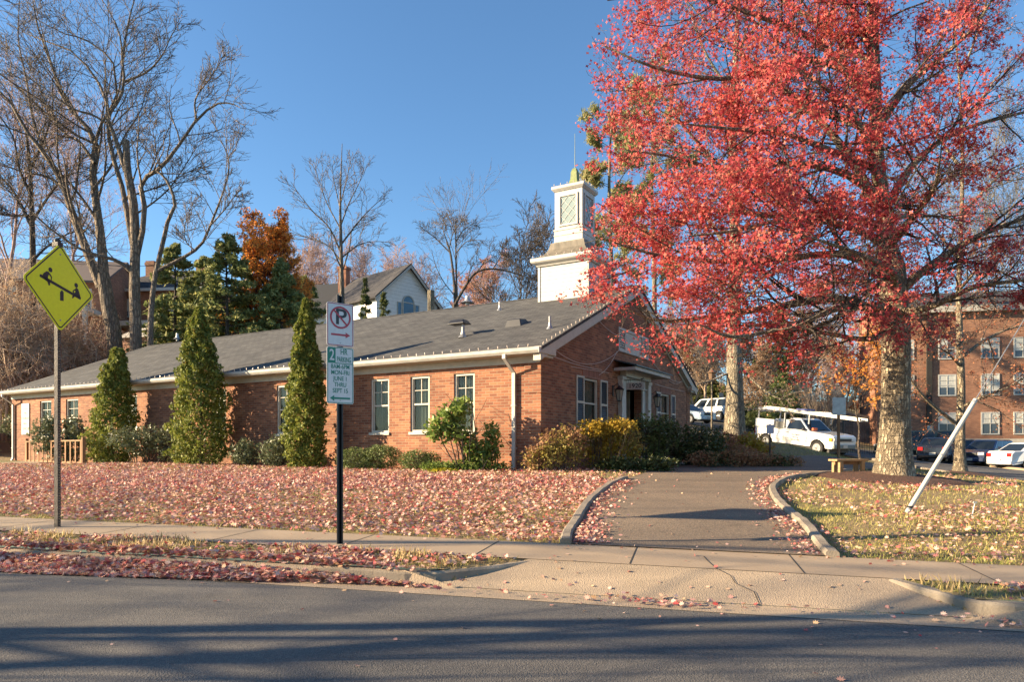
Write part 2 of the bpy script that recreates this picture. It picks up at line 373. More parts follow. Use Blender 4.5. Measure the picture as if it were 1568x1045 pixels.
# apron
nu, nt_ = 40, 8
V = []
for j in range(nt_+1):
    t = j/nt_; d = 0.02 + 0.61*t
    tc = min(d/0.62, 1)**0.667; lo = APR[0] + (APR[1]-APR[0])*tc + 0.005; hi = APR[3] + (APR[2]-APR[3])*tc - 0.005
    for i in range(nu+1):
        X, Y = xy(lo + (hi-lo)*i/nu, d); V.append((X, Y, h1(X, Y) + 0.008))
idx = np.arange((nu+1)*(nt_+1)).reshape(nt_+1, nu+1)
q = np.stack([idx[:-1, :-1], idx[:-1, 1:], idx[1:, 1:], idx[1:, :-1]], -1).reshape(-1, 4)
tag(link('driveway_apron', np_mesh('driveway_apron', V, [q]), M['apron']), kind='structure')
# crack in the apron
cr = MB(); pts = [(1.62, 1.25), (1.66, 0.95), (1.72, 0.62), (1.83, 0.5), (1.86, 0.36), (2.0, 0.22), (2.02, 0.03)]
for (a, b), (c, d) in zip(pts[:-1], pts[1:]):
    p0, p1, p2, p3 = xy(a, b), xy(a+0.008, b), xy(c+0.008, d), xy(c, d)
    cr.add([(p[0], p[1], h1(*p)+0.016) for p in (p0, p1, p2, p3)], [(0, 1, 2, 3)])
tag(cr.build('pavement_crack', M['dark']), kind='structure')

def kerb(name, pts, w=0.13, h0=-0.02, h1_=0.02, topfun=None, m=None):
    """a kerb stone run along world points; its top stands h1_ above the ground at its line"""
    P = [Vector((p[0], p[1], 0)) for p in pts]; n = len(P); V = []; Fc = []
    for i, p in enumerate(P):
        t = (P[min(i+1, n-1)] - P[max(i-1, 0)]).normalized(); s = Vector((-t.y, t.x, 0))
        top = topfun(i) if topfun else h1(p.x, p.y) + h1_
        wob = 0.006*math.sin(i*1.7)
        for off, z in ((-w/2-0.01, top-0.3), (-w/2, top-0.02+wob), (-w/2+0.02, top+wob), (w/2-0.02, top+wob), (w/2, top-0.02), (w/2+0.01, top-0.3)):
            q = p + s*off; V.append((q.x, q.y, z))
    for i in range(n-1):
        for k in range(5):
            a = i*6+k; Fc.append((a, a+1, a+7, a+6))
    Fc.append((0, 1, 2, 3, 4, 5)); Fc.append(tuple(range((n-1)*6, n*6)))
    mb = MB(); mb.add(V, Fc); return tag(mb.build(name, m or M['kerb']), kind='structure')
def ktop(us_): return lambda i: 0.25 - 0.008*us_[i] + 0.13
ul = list(np.arange(-30, APR[0]+0.01, 0.5)); pl = [xy(u, 0.065) for u in ul]
cl = [(APR[0]+(APR[1]-APR[0])*t + 0.0, 0.065 + 0.56*t**1.5) for t in (0.25, 0.5, 0.75, 1.0)]
zt = [0.25-0.008*u+0.13 for u in ul] + [0.385, 0.392, 0.41, 0.435]
kerb('kerb', pl + [xy(*c) for c in cl], topfun=lambda i: zt[i])
ur = list(np.arange(APR[3], 30, 0.5)); crr = [(APR[2]+(APR[3]-APR[2])*t, 0.065+0.56*(1-t)**1.5) for t in (0, 0.25, 0.5, 0.75)]
zt2 = [0.40, 0.375, 0.36, 0.352] + [0.25-0.008*u+0.13 for u in ur]
kerb('kerb', [xy(*c) for c in crr] + [xy(u, 0.065) for u in ur], topfun=lambda i: zt2[i])

def smooth_line(pts, n):
    P = [Vector(p) for p in pts]; P = [P[0]*2-P[1]] + P + [P[-1]*2-P[-2]]; out = []
    segs = len(P)-3
    for k in range(n):
        t = k/(n-1)*segs; i = min(int(t), segs-1); f = t-i
        a, b, c, d = P[i:i+4]
        out.append(0.5*((2*b) + (c-a)*f + (2*a-5*b+4*c-d)*f*f + (3*b-a-3*c+d)*f**3))
    return out
def ribbon(name, L, Rr, off, m, na=8, n=60, kind='structure'):
    a = smooth_line([Vector((p[0], p[1], 0)) for p in L], n); b = smooth_line([Vector((p[0], p[1], 0)) for p in Rr], n)
    V = np.array([[tuple(p.lerp(q, j/na)) for j in range(na+1)] for p, q in zip(a, b)])
    V[..., 2] = H(V[..., 0], V[..., 1]) + off
    idx = np.arange(n*(na+1)).reshape(n, na+1)
    q = np.stack([idx[:-1, :-1], idx[:-1, 1:], idx[1:, 1:], idx[1:, :-1]], -1).reshape(-1, 4)
    o = link(name, np_mesh(name, V, [q], True), m); tag(o, kind=kind)
    outline = [(p.x, p.y) for p in a] + [(p.x, p.y) for p in b[::-1]]
    return o, outline, a, b
def col_at(px, d):
    k = (px-CX)/F; y = (d + 5.82)/(DN[1] + DN[0]*k); return Vector((k*y, y, h1(k*y, y)))
gl = [col_at(866, 1.585)] + [ground(*p) for p in ((870, 820), (883, 800), (905, 768), (940, 742), (985, 727))]
gr = [col_at(1275, 1.585)] + [ground(*p) for p in ((1240, 815), (1212, 790), (1188, 765), (1186, 746), (1215, 733))]
gl2 = [gl[-1], Vector((3.8, 18.0, 0)), Vector((5.6, 20.2, 0)), Vector((9.2, 21.6, 0)), Vector((13.0, 24.5, 0)), Vector((17.0, 27.4, 0))]
gr2 = [gr[-1], Vector((7.2, 15.9, 0)), Vector((8.6, 17.2, 0)), Vector((11.2, 18.9, 0)), Vector((13.6, 21.0, 0)), Vector((16.2, 22.8, 0))]
_, DRV, dl_, dr_ = ribbon('driveway', gl[:-1]+gl2, gr[:-1]+gr2, 0.022, M['drive'], 10, 90)
nn = len(dl_)
kerb('driveway_kerb', [(p.x, p.y) for p in dl_[:40]], 0.125, h1_=0.075)
kerb('driveway_kerb', [(p.x, p.y) for p in dr_[:64]], 0.125, h1_=0.075)
# door path from driveway
_, PTH, _, _ = ribbon('path', [(3.7, 20.1), (3.9, 19.6), (4.4, 18.8)], [(5.3, 22.6), (5.6, 21.8), (6.0, 20.4)], 0.03, M['concrete'], 4, 12)
_, ST1, _, _ = ribbon('side_street', [(9.2, 3.6), (12.2, 12), (15.0, 20.7), (17.9, 30), (20.5, 38), (24, 50)], [(14.5, 2), (18.5, 12), (22.5, 22), (25.6, 33), (27.5, 42), (31, 52)], 0.03, M['street'], 10, 90)
_, ST2, _, _ = ribbon('back_street', [(24, 36), (19.0, 36.6), (14.8, 41.5), (12.8, 48), (13.2, 56), (14, 78)], [(26, 43), (22, 44), (19.5, 48), (18.6, 52), (20.3, 58), (22, 78)], 0.05, M['street'], 8, 80)
_, PKL, _, _ = ribbon('parking_lot', [(23.4, 20), (25.9, 33), (28.2, 43)], [(48, 16), (50, 30), (50, 43)], 0.06, M['street'], 10, 40)
kerb('street_kerb', [(p.x, p.y) for p in smooth_line([Vector(p) for p in ((22.6, 18, 0), (25.6, 31.5, 0), (27.6, 41, 0), (29, 46, 0))], 40)], 0.25, h1_=0.13, m=M['concrete'])
kerb('street_kerb', [(p.x, p.y) for p in smooth_line([Vector(p) for p in ((13.4, 17, 0), (14.95, 20.4, 0), (15.8, 23, 0))], 12)], 0.15, h1_=0.12)
kerb('street_kerb', [(p.x, p.y) for p in smooth_line([Vector(p) for p in ((17.3, 27.6, 0), (17.9, 30.2, 0), (19.2, 34.6, 0), (17.8, 37.0, 0), (14.9, 40.8, 0), (12.8, 46.5, 0), (12.9, 54, 0))], 40)], 0.15, h1_=0.12)

def in_poly(X, Y, poly):
    X = np.asarray(X); Y = np.asarray(Y); c = np.zeros(X.shape, bool); n = len(poly)
    for i in range(n):
        x1, y1 = poly[i]; x2, y2 = poly[(i+1) % n]
        if y1 == y2: continue
        hit = ((y1 > Y) != (y2 > Y)) & (X < (x2-x1)*(Y-y1)/(y2-y1) + x1); c ^= hit
    return c
HOUSE_O = np.array([0.66, 16.0]); EX = np.array([0.862, -0.507]); EY = np.array([0.508, 0.862])
def in_house(X, Y, g=0.0):
    a = (X-HOUSE_O[0])*EX[0] + (Y-HOUSE_O[1])*EX[1]; b = (X-HOUSE_O[0])*EY[0] + (Y-HOUSE_O[1])*EY[1]
    return (a < g) & (a > -24.5-g) & (b > -g) & (b < 11.95+g)
BIGT = ground(1368, 735); TREE2 = ground(1470, 727)
# mulch round the big oak
def mulch(cx, cy, rx, ry, name='mulch_bed'):
    V = [(cx, cy, h1(cx, cy)+0.16)]; n = 40; rings = 6
    for k in range(1, rings+1):
        for i in range(n):
            a = 2*math.pi*i/n; t = k/rings; w = 1 + 0.08*math.sin(3*a+1) + 0.05*math.sin(7*a)
            x, y = cx+rx*t*w*math.cos(a), cy+ry*t*w*math.sin(a)
            V.append((x, y, h1(x, y) + 0.16*(1-t)**1.0 - (0.03 if k == rings else -0.015)))
    Fs = [(0, 1+i, 1+(i+1) % n) for i in range(n)]
    for k in range(rings-1):
        for i in range(n):
            a = 1+k*n+i; b = 1+k*n+(i+1) % n; Fs.append((a, a+n, b+n, b))
    mb = MB(); mb.add(V, Fs); tag(mb.build(name, M['mulch'], smooth=True), kind='structure')
mulch(BIGT.x, BIGT.y+0.1, 1.75, 1.5); mulch(TREE2.x+.2, TREE2.y, 1.7, 1.3)

# ---------------------------------------------------------------- scattering helpers
LOBED = np.array([(0,-.5,0),(.06,-.3,0),(.26,-.34,.04),(.14,-.16,0),(.42,-.06,.07),(.17,.06,0),(.34,.28,.05),(.1,.24,0),(0,.52,.03),(-.1,.24,0),(-.34,.28,.05),(-.17,.06,0),(-.42,-.06,.07),(-.14,-.16,0),(-.26,-.34,.04),(-.06,-.3,0)])
STAR = np.array([(0,-.5,0),(.12,-.15,0),(.42,0,.08),(.12,.12,0),(0,.5,0),(-.12,.12,0),(-.42,0,.08),(-.12,-.15,0)])
OVAL = np.array([(0,-.5,0),(.2,-.2,.05),(.2,.15,.05),(0,.5,0),(-.2,.15,.05),(-.2,-.2,.05)])
SLIM = np.array([(0,-.5,0),(.09,-.1,0),(0,.5,0),(-.09,-.1,0)])
FAN = np.array([(0,-.5,0),(.16,-.1,.03),(.26,.3,-.02),(.07,.22,0),(0,.5,.02),(-.09,.24,0),(-.28,.26,.03),(-.15,-.1,0)])
def scatter(name, P, size, tmpl, m, g, tilt=None, up=None, parent=None):
    """one leaf-sized polygon per point. tilt: max lean of a lying leaf; up: 0..1 how strongly leaf axes follow up"""
    P = np.asarray(P, float); N = len(P); K = len(tmpl)
    size = np.broadcast_to(np.asarray(size, float), (N,))
    if tilt is not None:
        a = g.uniform(0, 2*np.pi, N); ti = tilt*g.random(N)**0.8; ax = g.uniform(0, 2*np.pi, N)
        n = np.stack([np.sin(ti)*np.cos(ax), np.sin(ti)*np.sin(ax), np.cos(ti)], -1)
        t = np.stack([np.cos(a), np.sin(a), np.zeros(N)], -1)
    else:
        t = g.normal(size=(N, 3)); n = g.normal(size=(N, 3))
        if up is not None:
            t /= np.linalg.norm(t, axis=1, keepdims=True); t = t*(1-abs(up)) + np.array([0, 0, up])
    t /= np.linalg.norm(t, axis=1, keepdims=True) + 1e-9
    b = np.cross(n, t); b /= np.linalg.norm(b, axis=1, keepdims=True) + 1e-9; n = np.cross(t, b)
    s = size[:, None, None]; T = tmpl[None]
    curl = g.uniform(-0.5, 2.5, N)[:, None]
    V = P[:, None] + s*(T[..., 0:1]*b[:, None] + T[..., 1:2]*t[:, None] + (T[..., 2]*curl)[..., None]*n[:, None])
    return link(name, np_mesh(name, V.reshape(-1, 3), [np.arange(N*K).reshape(N, K)]), m, parent)
# ---------------------------------------------------------------- trees
def resample(pts, n):
    return np.array([tuple(p) for p in smooth_line(pts, n)])
class Tree:
    """branches are kept as arrays of polylines P (N,n,3) with radii Rr (N,n), level by level"""
    def __init__(s, seed): s.g = np.random.default_rng(seed); s.levels = []
    def limbs(s, paths, n=12):
        """paths: list of (points, r0, r1)"""
        P = np.array([resample(p, n) for p, _, _ in paths]); t = np.linspace(0, 1, n)
        Rr = np.array([a + (b-a)*t**0.8 for _, a, b in paths]); s.levels.append((P, Rr)); return s
    def grow(s, src, m, t0, t1, ang, ln, wig, up, n=6, rr=0.55, rmin=0.004, flat_=0.0, curve=0.0):
        g = s.g; P, Rr = s.levels[src]; N, k, _ = P.shape
        L = np.linalg.norm(np.diff(P, axis=1), axis=2).sum(1)
        pi = np.repeat(np.arange(N), m); T = len(pi)
        tt = (np.tile(np.arange(m), N) + g.random(T))/m*(t1-t0) + t0
        f = tt*(k-1); i = np.minimum(f.astype(int), k-2); f = (f-i)[:, None]
        st = P[pi, i]*(1-f) + P[pi, i+1]*f; d = P[pi, i+1]-P[pi, i]; d /= np.linalg.norm(d, axis=1, keepdims=True) + 1e-9
        r0 = (Rr[pi, i]*(1-f[:, 0]) + Rr[pi, i+1]*f[:, 0])*rr*g.uniform(0.7, 1.1, T); r0 = np.maximum(r0, rmin*1.2)
        q = g.normal(size=(T, 3)); q -= (q*d).sum(1, keepdims=True)*d; q /= np.linalg.norm(q, axis=1, keepdims=True)
        a = np.radians(g.uniform(ang[0], ang[1], T))[:, None]
        dd = d*np.cos(a) + q*np.sin(a); dd[:, 2] *= (1-flat_)
        le = (L[pi]*g.uniform(ln[0], ln[1], T)*(1.1-0.55*tt) if ln[1] <= 1.5 else g.uniform(ln[0]-10, ln[1]-10, T)*(1.1-0.5*tt))
        out = np.empty((T, n, 3)); out[:, 0] = st
        for j in range(1, n):
            dd = dd + g.normal(size=(T, 3))*wig; dd[:, 2] += up + curve*j
            dd /= np.linalg.norm(dd, axis=1, keepdims=True)
            out[:, j] = out[:, j-1] + dd*(le/(n-1))[:, None]
        tl = np.linspace(0, 1, n)[None]
        s.levels.append((out, np.maximum(r0[:, None]*(1-tl*0.75), rmin))); return s
    def keep(s, lvl, fn):
        P, Rr = s.levels[lvl]; k = fn(P[:, -1]); s.levels[lvl] = (P[k], Rr[k]); return s
    def mesh(s, lvls, name, m, parent, sides=None):
        VV = []; FF = []; base = 0
        for li in lvls:
            P, Rr = s.levels[li]; N, n, _ = P.shape
            k = (sides or {}).get(li, 10 if li == 0 else (7 if li == 1 else (4 if li == 2 else 3)))
            t = np.gradient(P, axis=1); t /= np.linalg.norm(t, axis=2, keepdims=True) + 1e-9
            ref = np.where(np.abs(t[..., 2:3].mean(1, keepdims=True)) > 0.8, np.array([1., 0.05, 0]), np.array([0., 0.05, 1.]))
            u = np.cross(t, np.broadcast_to(ref, t.shape)); u /= np.linalg.norm(u, axis=2, keepdims=True) + 1e-9; w = np.cross(t, u)
            a = np.arange(k)*2*np.pi/k
            V = P[:, :, None] + Rr[:, :, None, None]*(np.cos(a)[None, None, :, None]*u[:, :, None] + np.sin(a)[None, None, :, None]*w[:, :, None])
            ids = base + np.arange(N*n*k).reshape(N, n, k); nx = np.roll(ids, -1, axis=2)
            FF.append(np.stack([ids[:, :-1], nx[:, :-1], nx[:, 1:], ids[:, 1:]], -1).reshape(-1, 4)); VV.append(V.reshape(-1, 3)); base += N*n*k
        return link(name, np_mesh(name, np.concatenate(VV), [np.concatenate(FF)], True), m, parent)
    def pts(s, lvl, per, spread, t0=0.0):
        P, _ = s.levels[lvl]; N, n, _ = P.shape; g = s.g
        i = np.repeat(np.arange(N), per); f = (t0 + (1-t0)*g.random(len(i)))*(n-1); j = np.minimum(f.astype(int), n-2); f = (f-j)[:, None]
        return P[i, j]*(1-f) + P[i, j+1]*f + g.normal(size=(len(i), 3))*spread

def tree_thing(name, base, label, cat='tree', group=None):
    return empty(name, tuple(base), 0, label, cat, group)
def localise(t, base):
    b = np.array(tuple(base)); t.levels = [(P-b, Rr) for P, Rr in t.levels]

L_RED = leaf_mat('red_oak_leaves', [(0.26, 0.03, 0.045, 0), (0.48, 0.06, 0.075, .25), (0.62, 0.11, 0.11, .5), (0.72, 0.24, 0.17, .75), (0.56, 0.08, 0.10, .88), (0.42, 0.19, 0.10, 1)], 0.5, 0.55)
L_ORANGE = leaf_mat('orange_leaves', [(0.80, 0.30, 0.05, 0), (0.90, 0.44, 0.10, .5), (0.66, 0.24, 0.07, 1)], 0.6)
L_DEEP = leaf_mat('conifer_needles', [(0.05, 0.075, 0.03, 0), (0.10, 0.13, 0.045, .5), (0.18, 0.19, 0.065, 1)], 0.35)
L_PINE = leaf_mat('pine_needles', [(0.20, 0.23, 0.09, 0), (0.34, 0.34, 0.14, .5), (0.48, 0.38, 0.17, 1)], 0.4)
L_HEM = leaf_mat('hemlock_sprays', [(0.12, 0.16, 0.06, 0), (0.24, 0.27, 0.10, .5), (0.44, 0.42, 0.16, 1)], 0.4)
L_CYP = leaf_mat('arborvitae_sprays', [(0.08, 0.11, 0.018, 0), (0.17, 0.20, 0.04, .45), (0.32, 0.33, 0.07, .95), (.30, .18, .06, 1)], 0.3)
L_BOX = leaf_mat('box_leaves', [(0.06, 0.09, 0.025, 0), (0.13, 0.17, 0.05, .5), (0.22, 0.25, 0.09, 1)], 0.25)
L_HOLLY = leaf_mat('grey_green_leaves', [(0.07, 0.09, 0.045, 0), (0.14, 0.165, 0.085, .5), (0.24, 0.25, 0.14, 1)], 0.2, 0.4)
L_FRESH = leaf_mat('fresh_green_leaves', [(0.10, 0.16, 0.03, 0), (0.19, 0.27, 0.06, .5), (0.30, 0.36, 0.11, 1)], 0.35, 0.4)
L_YELLOW = leaf_mat('yellow_leaves', [(0.42, 0.26, 0.035, 0), (0.56, 0.38, 0.05, .5), (0.36, 0.30, 0.05, 1)], 0.4)
L_BROWN = leaf_mat('brown_leaves', [(0.22, 0.11, 0.06, 0), (0.34, 0.18, 0.09, .5), (0.42, 0.26, 0.13, 1)], 0.3)
L_RUSSET = leaf_mat('russet_leaves', [(0.36, 0.12, 0.07, 0), (0.46, 0.18, 0.09, .5), (0.50, 0.25, 0.12, 1)], 0.35)
L_DARKG = leaf_mat('dark_green_leaves', [(0.035, 0.05, 0.018, 0), (0.07, 0.09, 0.03, .5), (0.12, 0.13, 0.045, 1)], 0.2, 0.4)

def W3(px, py, Z): return px_at(px, py, Z)

# ---- the big red oak
b = BIGT; Zb = b.y
t = Tree(11)
TR = [Vector((b.x, b.y, b.z-0.1))] + [W3(x, y, Zb+dz) for x, y, dz in ((1371, 640, 0), (1372, 520, .02), (1366, 430, .05), (1355, 340, .1), (1343, 240, .1), (1340, 120, 0), (1338, 0, 0), (1345, -130, .1), (1340, -270, .1))]
t.limbs([(TR, 0.33, 0.03)], 26)
P, Rr = t.levels[0]; flare = np.exp(-np.linspace(0, 26, 26)/1.2)*0.15; Rr[0] += flare; Rr[0, :10] = np.maximum(Rr[0, :10], 0.285)
def LM(pts, r0, r1=0.012):
    Q = [W3(*p) for p in pts]; c = Q[0]
    k = max(1.0, max(math.hypot(q.x-c.x, q.y-c.y) for q in Q)/7.0)      # no limb reaches farther than seven metres
    return ([c + (q-c)/k for q in Q], r0, r1)
z = Zb
limbs = [
 LM([(1368,492,z),(1290,458,z-.3),(1190,470,z-.9),(1100,484,z-1.4),(1010,492,z-1.9),(955,470,z-2.2)], .13),
 LM([(1352,350,z),(1285,328,z-.2),(1200,332,z-.6),(1100,322,z-.9),(1000,330,z-1.2),(930,300,z-1.4)], .11),
 LM([(1345,322,z),(1300,238,z+.2),(1240,170,z+.3),(1170,110,z+.5),(1110,60,z+.6),(1050,0,z+.6)], .12),
 LM([(1370,455,z),(1420,410,z-.3),(1500,360,z-.6),(1580,330,z-.9),(1680,290,z-1)], .12),
 LM([(1350,330,z),(1400,250,z+.4),(1470,200,z+.7),(1568,172,z+1),(1680,150,z+1.2)], .11),
 LM([(1341,200,z),(1390,130,z-.2),(1450,80,z-.4),(1500,30,z-.6),(1550,-60,z-.7)], .10),
 LM([(1345,300,z),(1285,262,z-.5),(1200,250,z-1),(1120,262,z-1.5),(1030,240,z-1.9),(960,230,z-2.1)], .10),
 LM([(1362,430,z),(1300,390,z-.8),(1200,395,z-1.6),(1100,400,z-2.2),(1000,390,z-2.7),(930,370,z-2.9)], .11),
 LM([(1340,170,z),(1260,70,z-.4),(1150,20,z-.8),(1040,-10,z-1.1),(930,0,z-1.2)], .10),
 LM([(1341,130,z),(1240,90,z-1.0),(1120,120,z-1.8),(1010,105,z-2.2),(925,70,z-2.3)], .09),
 LM([(1366,440,z),(1370,420,z-1.6),(1340,400,z-2.9),(1290,380,z-4.0),(1230,360,z-4.8)], .11),
 LM([(1360,380,z),(1400,330,z-1.6),(1430,290,z-3.0),(1440,240,z-4.0)], .10),
 LM([(1345,280,z),(1320,200,z-1.4),(1270,140,z-2.8),(1200,90,z-3.8)], .09),
 LM([(1366,450,z),(1350,440,z+1.6),(1300,430,z+3),(1220,440,z+4.4)], .10),
 LM([(1352,340,z),(1390,330,z+1.8),(1430,330,z+3.4),(1440,320,z+4.6)], .10),
 LM([(1340,150,z),(1330,60,z-1.4),(1340,-40,z-2.4),(1380,-120,z-3)], .08),
 LM([(1340,90,z),(1290,0,z+1.0),(1200,-80,z+1.9),(1120,-130,z+2.2)], .08),
 LM([(1370,480,z),(1425,470,z-.8),(1490,440,z-1.6),(1560,430,z-2.2),(1640,420,z-2.6)], .10),
 LM([(1360,470,z),(1290,470,z-1.6),(1200,500,z-3),(1110,520,z-4.2),(1050,500,z-4.8)], .09),
 LM([(1345,260,z),(1270,230,z-1.6),(1190,200,z-3),(1100,190,z-4.2),(1010,180,z-5)], .09),
 LM([(1350,370,z),(1280,340,z-1.6),(1180,330,z-3.2),(1080,350,z-4.4),(990,360,z-5.2)], .09),
 LM([(1342,200,z),(1240,170,z+.5),(1130,170,z+.8),(1020,190,z+.6),(925,170,z+.2)], .09),
 LM([(1340,100,z),(1230,20,z+.3),(1100,-60,z+.3),(980,-90,z)], .08),
 LM([(1369,500,z),(1330,520,z-.6),(1260,510,z-1.4),(1170,500,z-2.2),(1060,500,z-2.8)], .08),
]
t.limbs(limbs, 14)
t.grow(1, 15, .15, 1, (30, 72), (.26, .50), .10, .015, 8, .5, .008, .3)
t.grow(2, 8, .12, 1, (28, 70), (.36, .66), .12, -.01, 6, .55, .0045, .2)
t.grow(3, 5, .15, 1, (25, 70), (.35, .70), .16, -.02, 4, .6, .003, .1)
g = t.g
def crown_px(P): return CX + F*P[:, 0]/P[:, 1], HY - F*(P[:, 2]-CAMZ)/P[:, 1]
def keep_red(P):
    # the crown as a solid: an oval body 13 m across around the trunk, its left flank cut where the branches end
    c = np.array([b.x+0.6, b.y-0.1]); r = np.hypot(P[:, 0]-c[0], P[:, 1]-c[1]); zz = P[:, 2]
    prof = np.interp(zz, [2.7, 3.4, 4.3, 6, 9, 12, 15, 17], [3.0, 7.4, 7.9, 7.6, 7.3, 6.6, 5.0, 2.0])
    return (r < prof*(0.96+0.08*np.sin(5*zz+3*np.arctan2(P[:, 1]-c[1], P[:, 0]-c[0])))) & (zz > 2.75) & (np.hypot(P[:, 0], P[:, 1]) > 6)
t.keep(2, keep_red); t.keep(3, keep_red); t.keep(4, keep_red)
lp = t.pts(4, 22, .07, .1)
# bare patches: leaf fall has thinned the upper right and some pockets by the trunk
cell = np.sin(lp[:, 0]*1.35+lp[:, 1]*.7)*np.sin(lp[:, 1]*1.2+1.3)*np.sin(lp[:, 2]*1.5+lp[:, 0]*.4)
right = np.clip((lp[:, 0]-8.8)/2.6, 0, 1)*np.clip((lp[:, 2]-4.3)/2.0, 0, 1)
fine = np.sin(lp[:, 0]*4.1+lp[:, 1]*2.3)*np.sin(lp[:, 1]*3.7+1.3)*np.sin(lp[:, 2]*4.4+lp[:, 0]*1.4)
pk = 0.76 - 0.55*right - 0.85*np.clip(cell*2.6+.15, 0, 1)*(lp[:, 0] > 4.5) - .45*np.clip(cell*2.4, 0, 1)*(lp[:, 0] > 2.6) - .9*np.clip(fine*3, -.12, 1)
low = (lp[:, 2] < 4.4) & (lp[:, 0] < 4.6); pk = np.where(low, pk*.55, pk)      # the lowest left sprays are thinner
lp = lp[(g.random(len(lp)) < pk) & keep_red(lp)]
tt = tree_thing('red_oak', b, 'large oak with bright red autumn leaves and ridged trunk above the white guy wire', 'tree')
localise(t, b); lp = lp - np.array(tuple(b))
t.mesh([0, 1], 'trunk', M['bark_oak'], tt, {0: 24}); t.mesh([2, 3], 'branches', M['bark_dark'], tt, {2: 5}); 
t.mesh([4], 'twigs', M['bark_dark'], tt)
scatter('crown', lp, g.uniform(.05, .105, len(lp)), STAR, L_RED, g, parent=tt)
NLEAF = len(lp)
# string of small lights wound on its trunk
def lights_on_trunk(base, x0, height, rad_fn, turns, label):
    th = empty('string_light', tuple(base), 0, label, 'string light', 'strings of lights wound round tree trunks')
    cu = []; n = int(turns*26)
    for i in range(n+1):
        a = 2*math.pi*turns*i/n; zz = .25 + height*i/n; r, ox, oy = rad_fn(zz); cu.append(Vector((ox+(r+.012)*math.cos(a), oy+(r+.012)*math.sin(a), zz)))
    T = Tree(1); T.levels.append((np.array([[tuple(p) for p in cu]]), np.full((1, len(cu)), .0035))); T.mesh([0], 'wire', M['steel_dark'], th, {0: 3})
    bm_ = MB(); k = 0
    for p in cu[::3]:
        c = (p.x, p.y, p.z); bm_.lathe([(.001, -.008), (.005, -.004), (.005, .005), (.001, .010)], (c[0]*1.02, c[1]*1.02, c[2]), 6)
    o = bm_.build('bulbs', M['white'], th); o['kind'] = 'stuff'
    return th
def trunk_r(T, lv0=0):
    P, Rr = T.levels[lv0]; P, Rr = P[0], Rr[0]
    def f(z_): return (float(np.interp(z_, P[:, 2], Rr)), float(np.interp(z_, P[:, 2], P[:, 0])), float(np.interp(z_, P[:, 2], P[:, 1])))
    return f
lights_on_trunk(b, 0, 3.6, trunk_r(t), 24, 'fine string of tiny lights wound round the thick trunk of the red oak')

# ---- second oak behind it, nearly bare, a few brown leaves
b2 = TREE2; z = b2.y; t = Tree(12)
t.limbs([([Vector((b2.x, b2.y, b2.z-.1))] + [W3(x, y, z) for x, y in ((1470,680),(1472,600),(1470,520),(1468,440),(1472,340),(1474,240),(1470,140),(1462,40))], .21, .03)], 20)
P, Rr = t.levels[0]; Rr[0] += np.exp(-np.linspace(0, 20, 20)/1.0)*.14
t.limbs([LM([(1462,648,z),(1425,618,z-.5),(1400,590,z-.9),(1385,560,z-1.2)], .09, .03), LM([(1470,625,z),(1500,610,z-.5),(1540,595,z-1),(1600,560,z-1.4)], .08),
 LM([(1472,540,z),(1440,500,z-.4),(1410,470,z-.8),(1380,450,z-1)], .08), LM([(1470,550,z),(1510,520,z+.2),(1560,500,z+.6),(1640,490,z+1)], .09),
 LM([(1470,470,z),(1520,430,z+.5),(1580,410,z+1)], .09), LM([(1470,400,z),(1430,350,z+.8),(1400,310,z+1.4)], .08),
 LM([(1472,330,z),(1530,270,z+.6),(1590,240,z+1)], .09), LM([(1473,260,z),(1430,200,z+.5),(1400,140,z+.9)], .08), LM([(1472,200,z),(1510,140,z),(1550,90,z-.3)], .07),
 LM([(1472,440,z),(1490,420,z-2),(1500,400,z-3.5)], .08), LM([(1470,560,z),(1450,540,z-2),(1430,530,z-3)], .07), LM([(1470,120,z),(1500,40,z+.5),(1520,-40,z+.8)], .07)], 10)
t.grow(1, 9, .15, 1, (30, 65), (.35, .65), .13, .02, 7, .55, .01, .1).grow(2, 6, .15, 1, (28, 60), (.35, .6), .15, .02, 5, .55, .007).grow(3, 4, .2, 1, (25, 60), (.4, .7), .18, .02, 4, .6, .005)
lp = t.pts(4, 3, .07, .2); lo = lp[:, 2] < 8; lp = lp[(t.g.random(len(lp)) < np.where(lo, 1, .35)) & (lp[:, 1] > 10)]
tt = tree_thing('oak', b2, 'slimmer oak with sparse brown leaves standing in front of the parked cars', 'tree')
localise(t, b2); lp = lp - np.array(tuple(b2))
t.mesh([0, 1], 'trunk', M['bark_oak'], tt, {0: 16}); t.mesh([2, 3, 4], 'branches', M['bark_dark'], tt)
scatter('crown', lp, t.g.uniform(.08, .14, len(lp)), STAR, leaf_mat('dry_oak_leaves', [(.30, .08, .05, 0), (.38, .15, .07, .5), (.30, .17, .10, 1)], .3), t.g, parent=tt)
lights_on_trunk(b2, 0, 3.0, trunk_r(t), 20, 'fine string of tiny lights wound round the slimmer oak trunk')

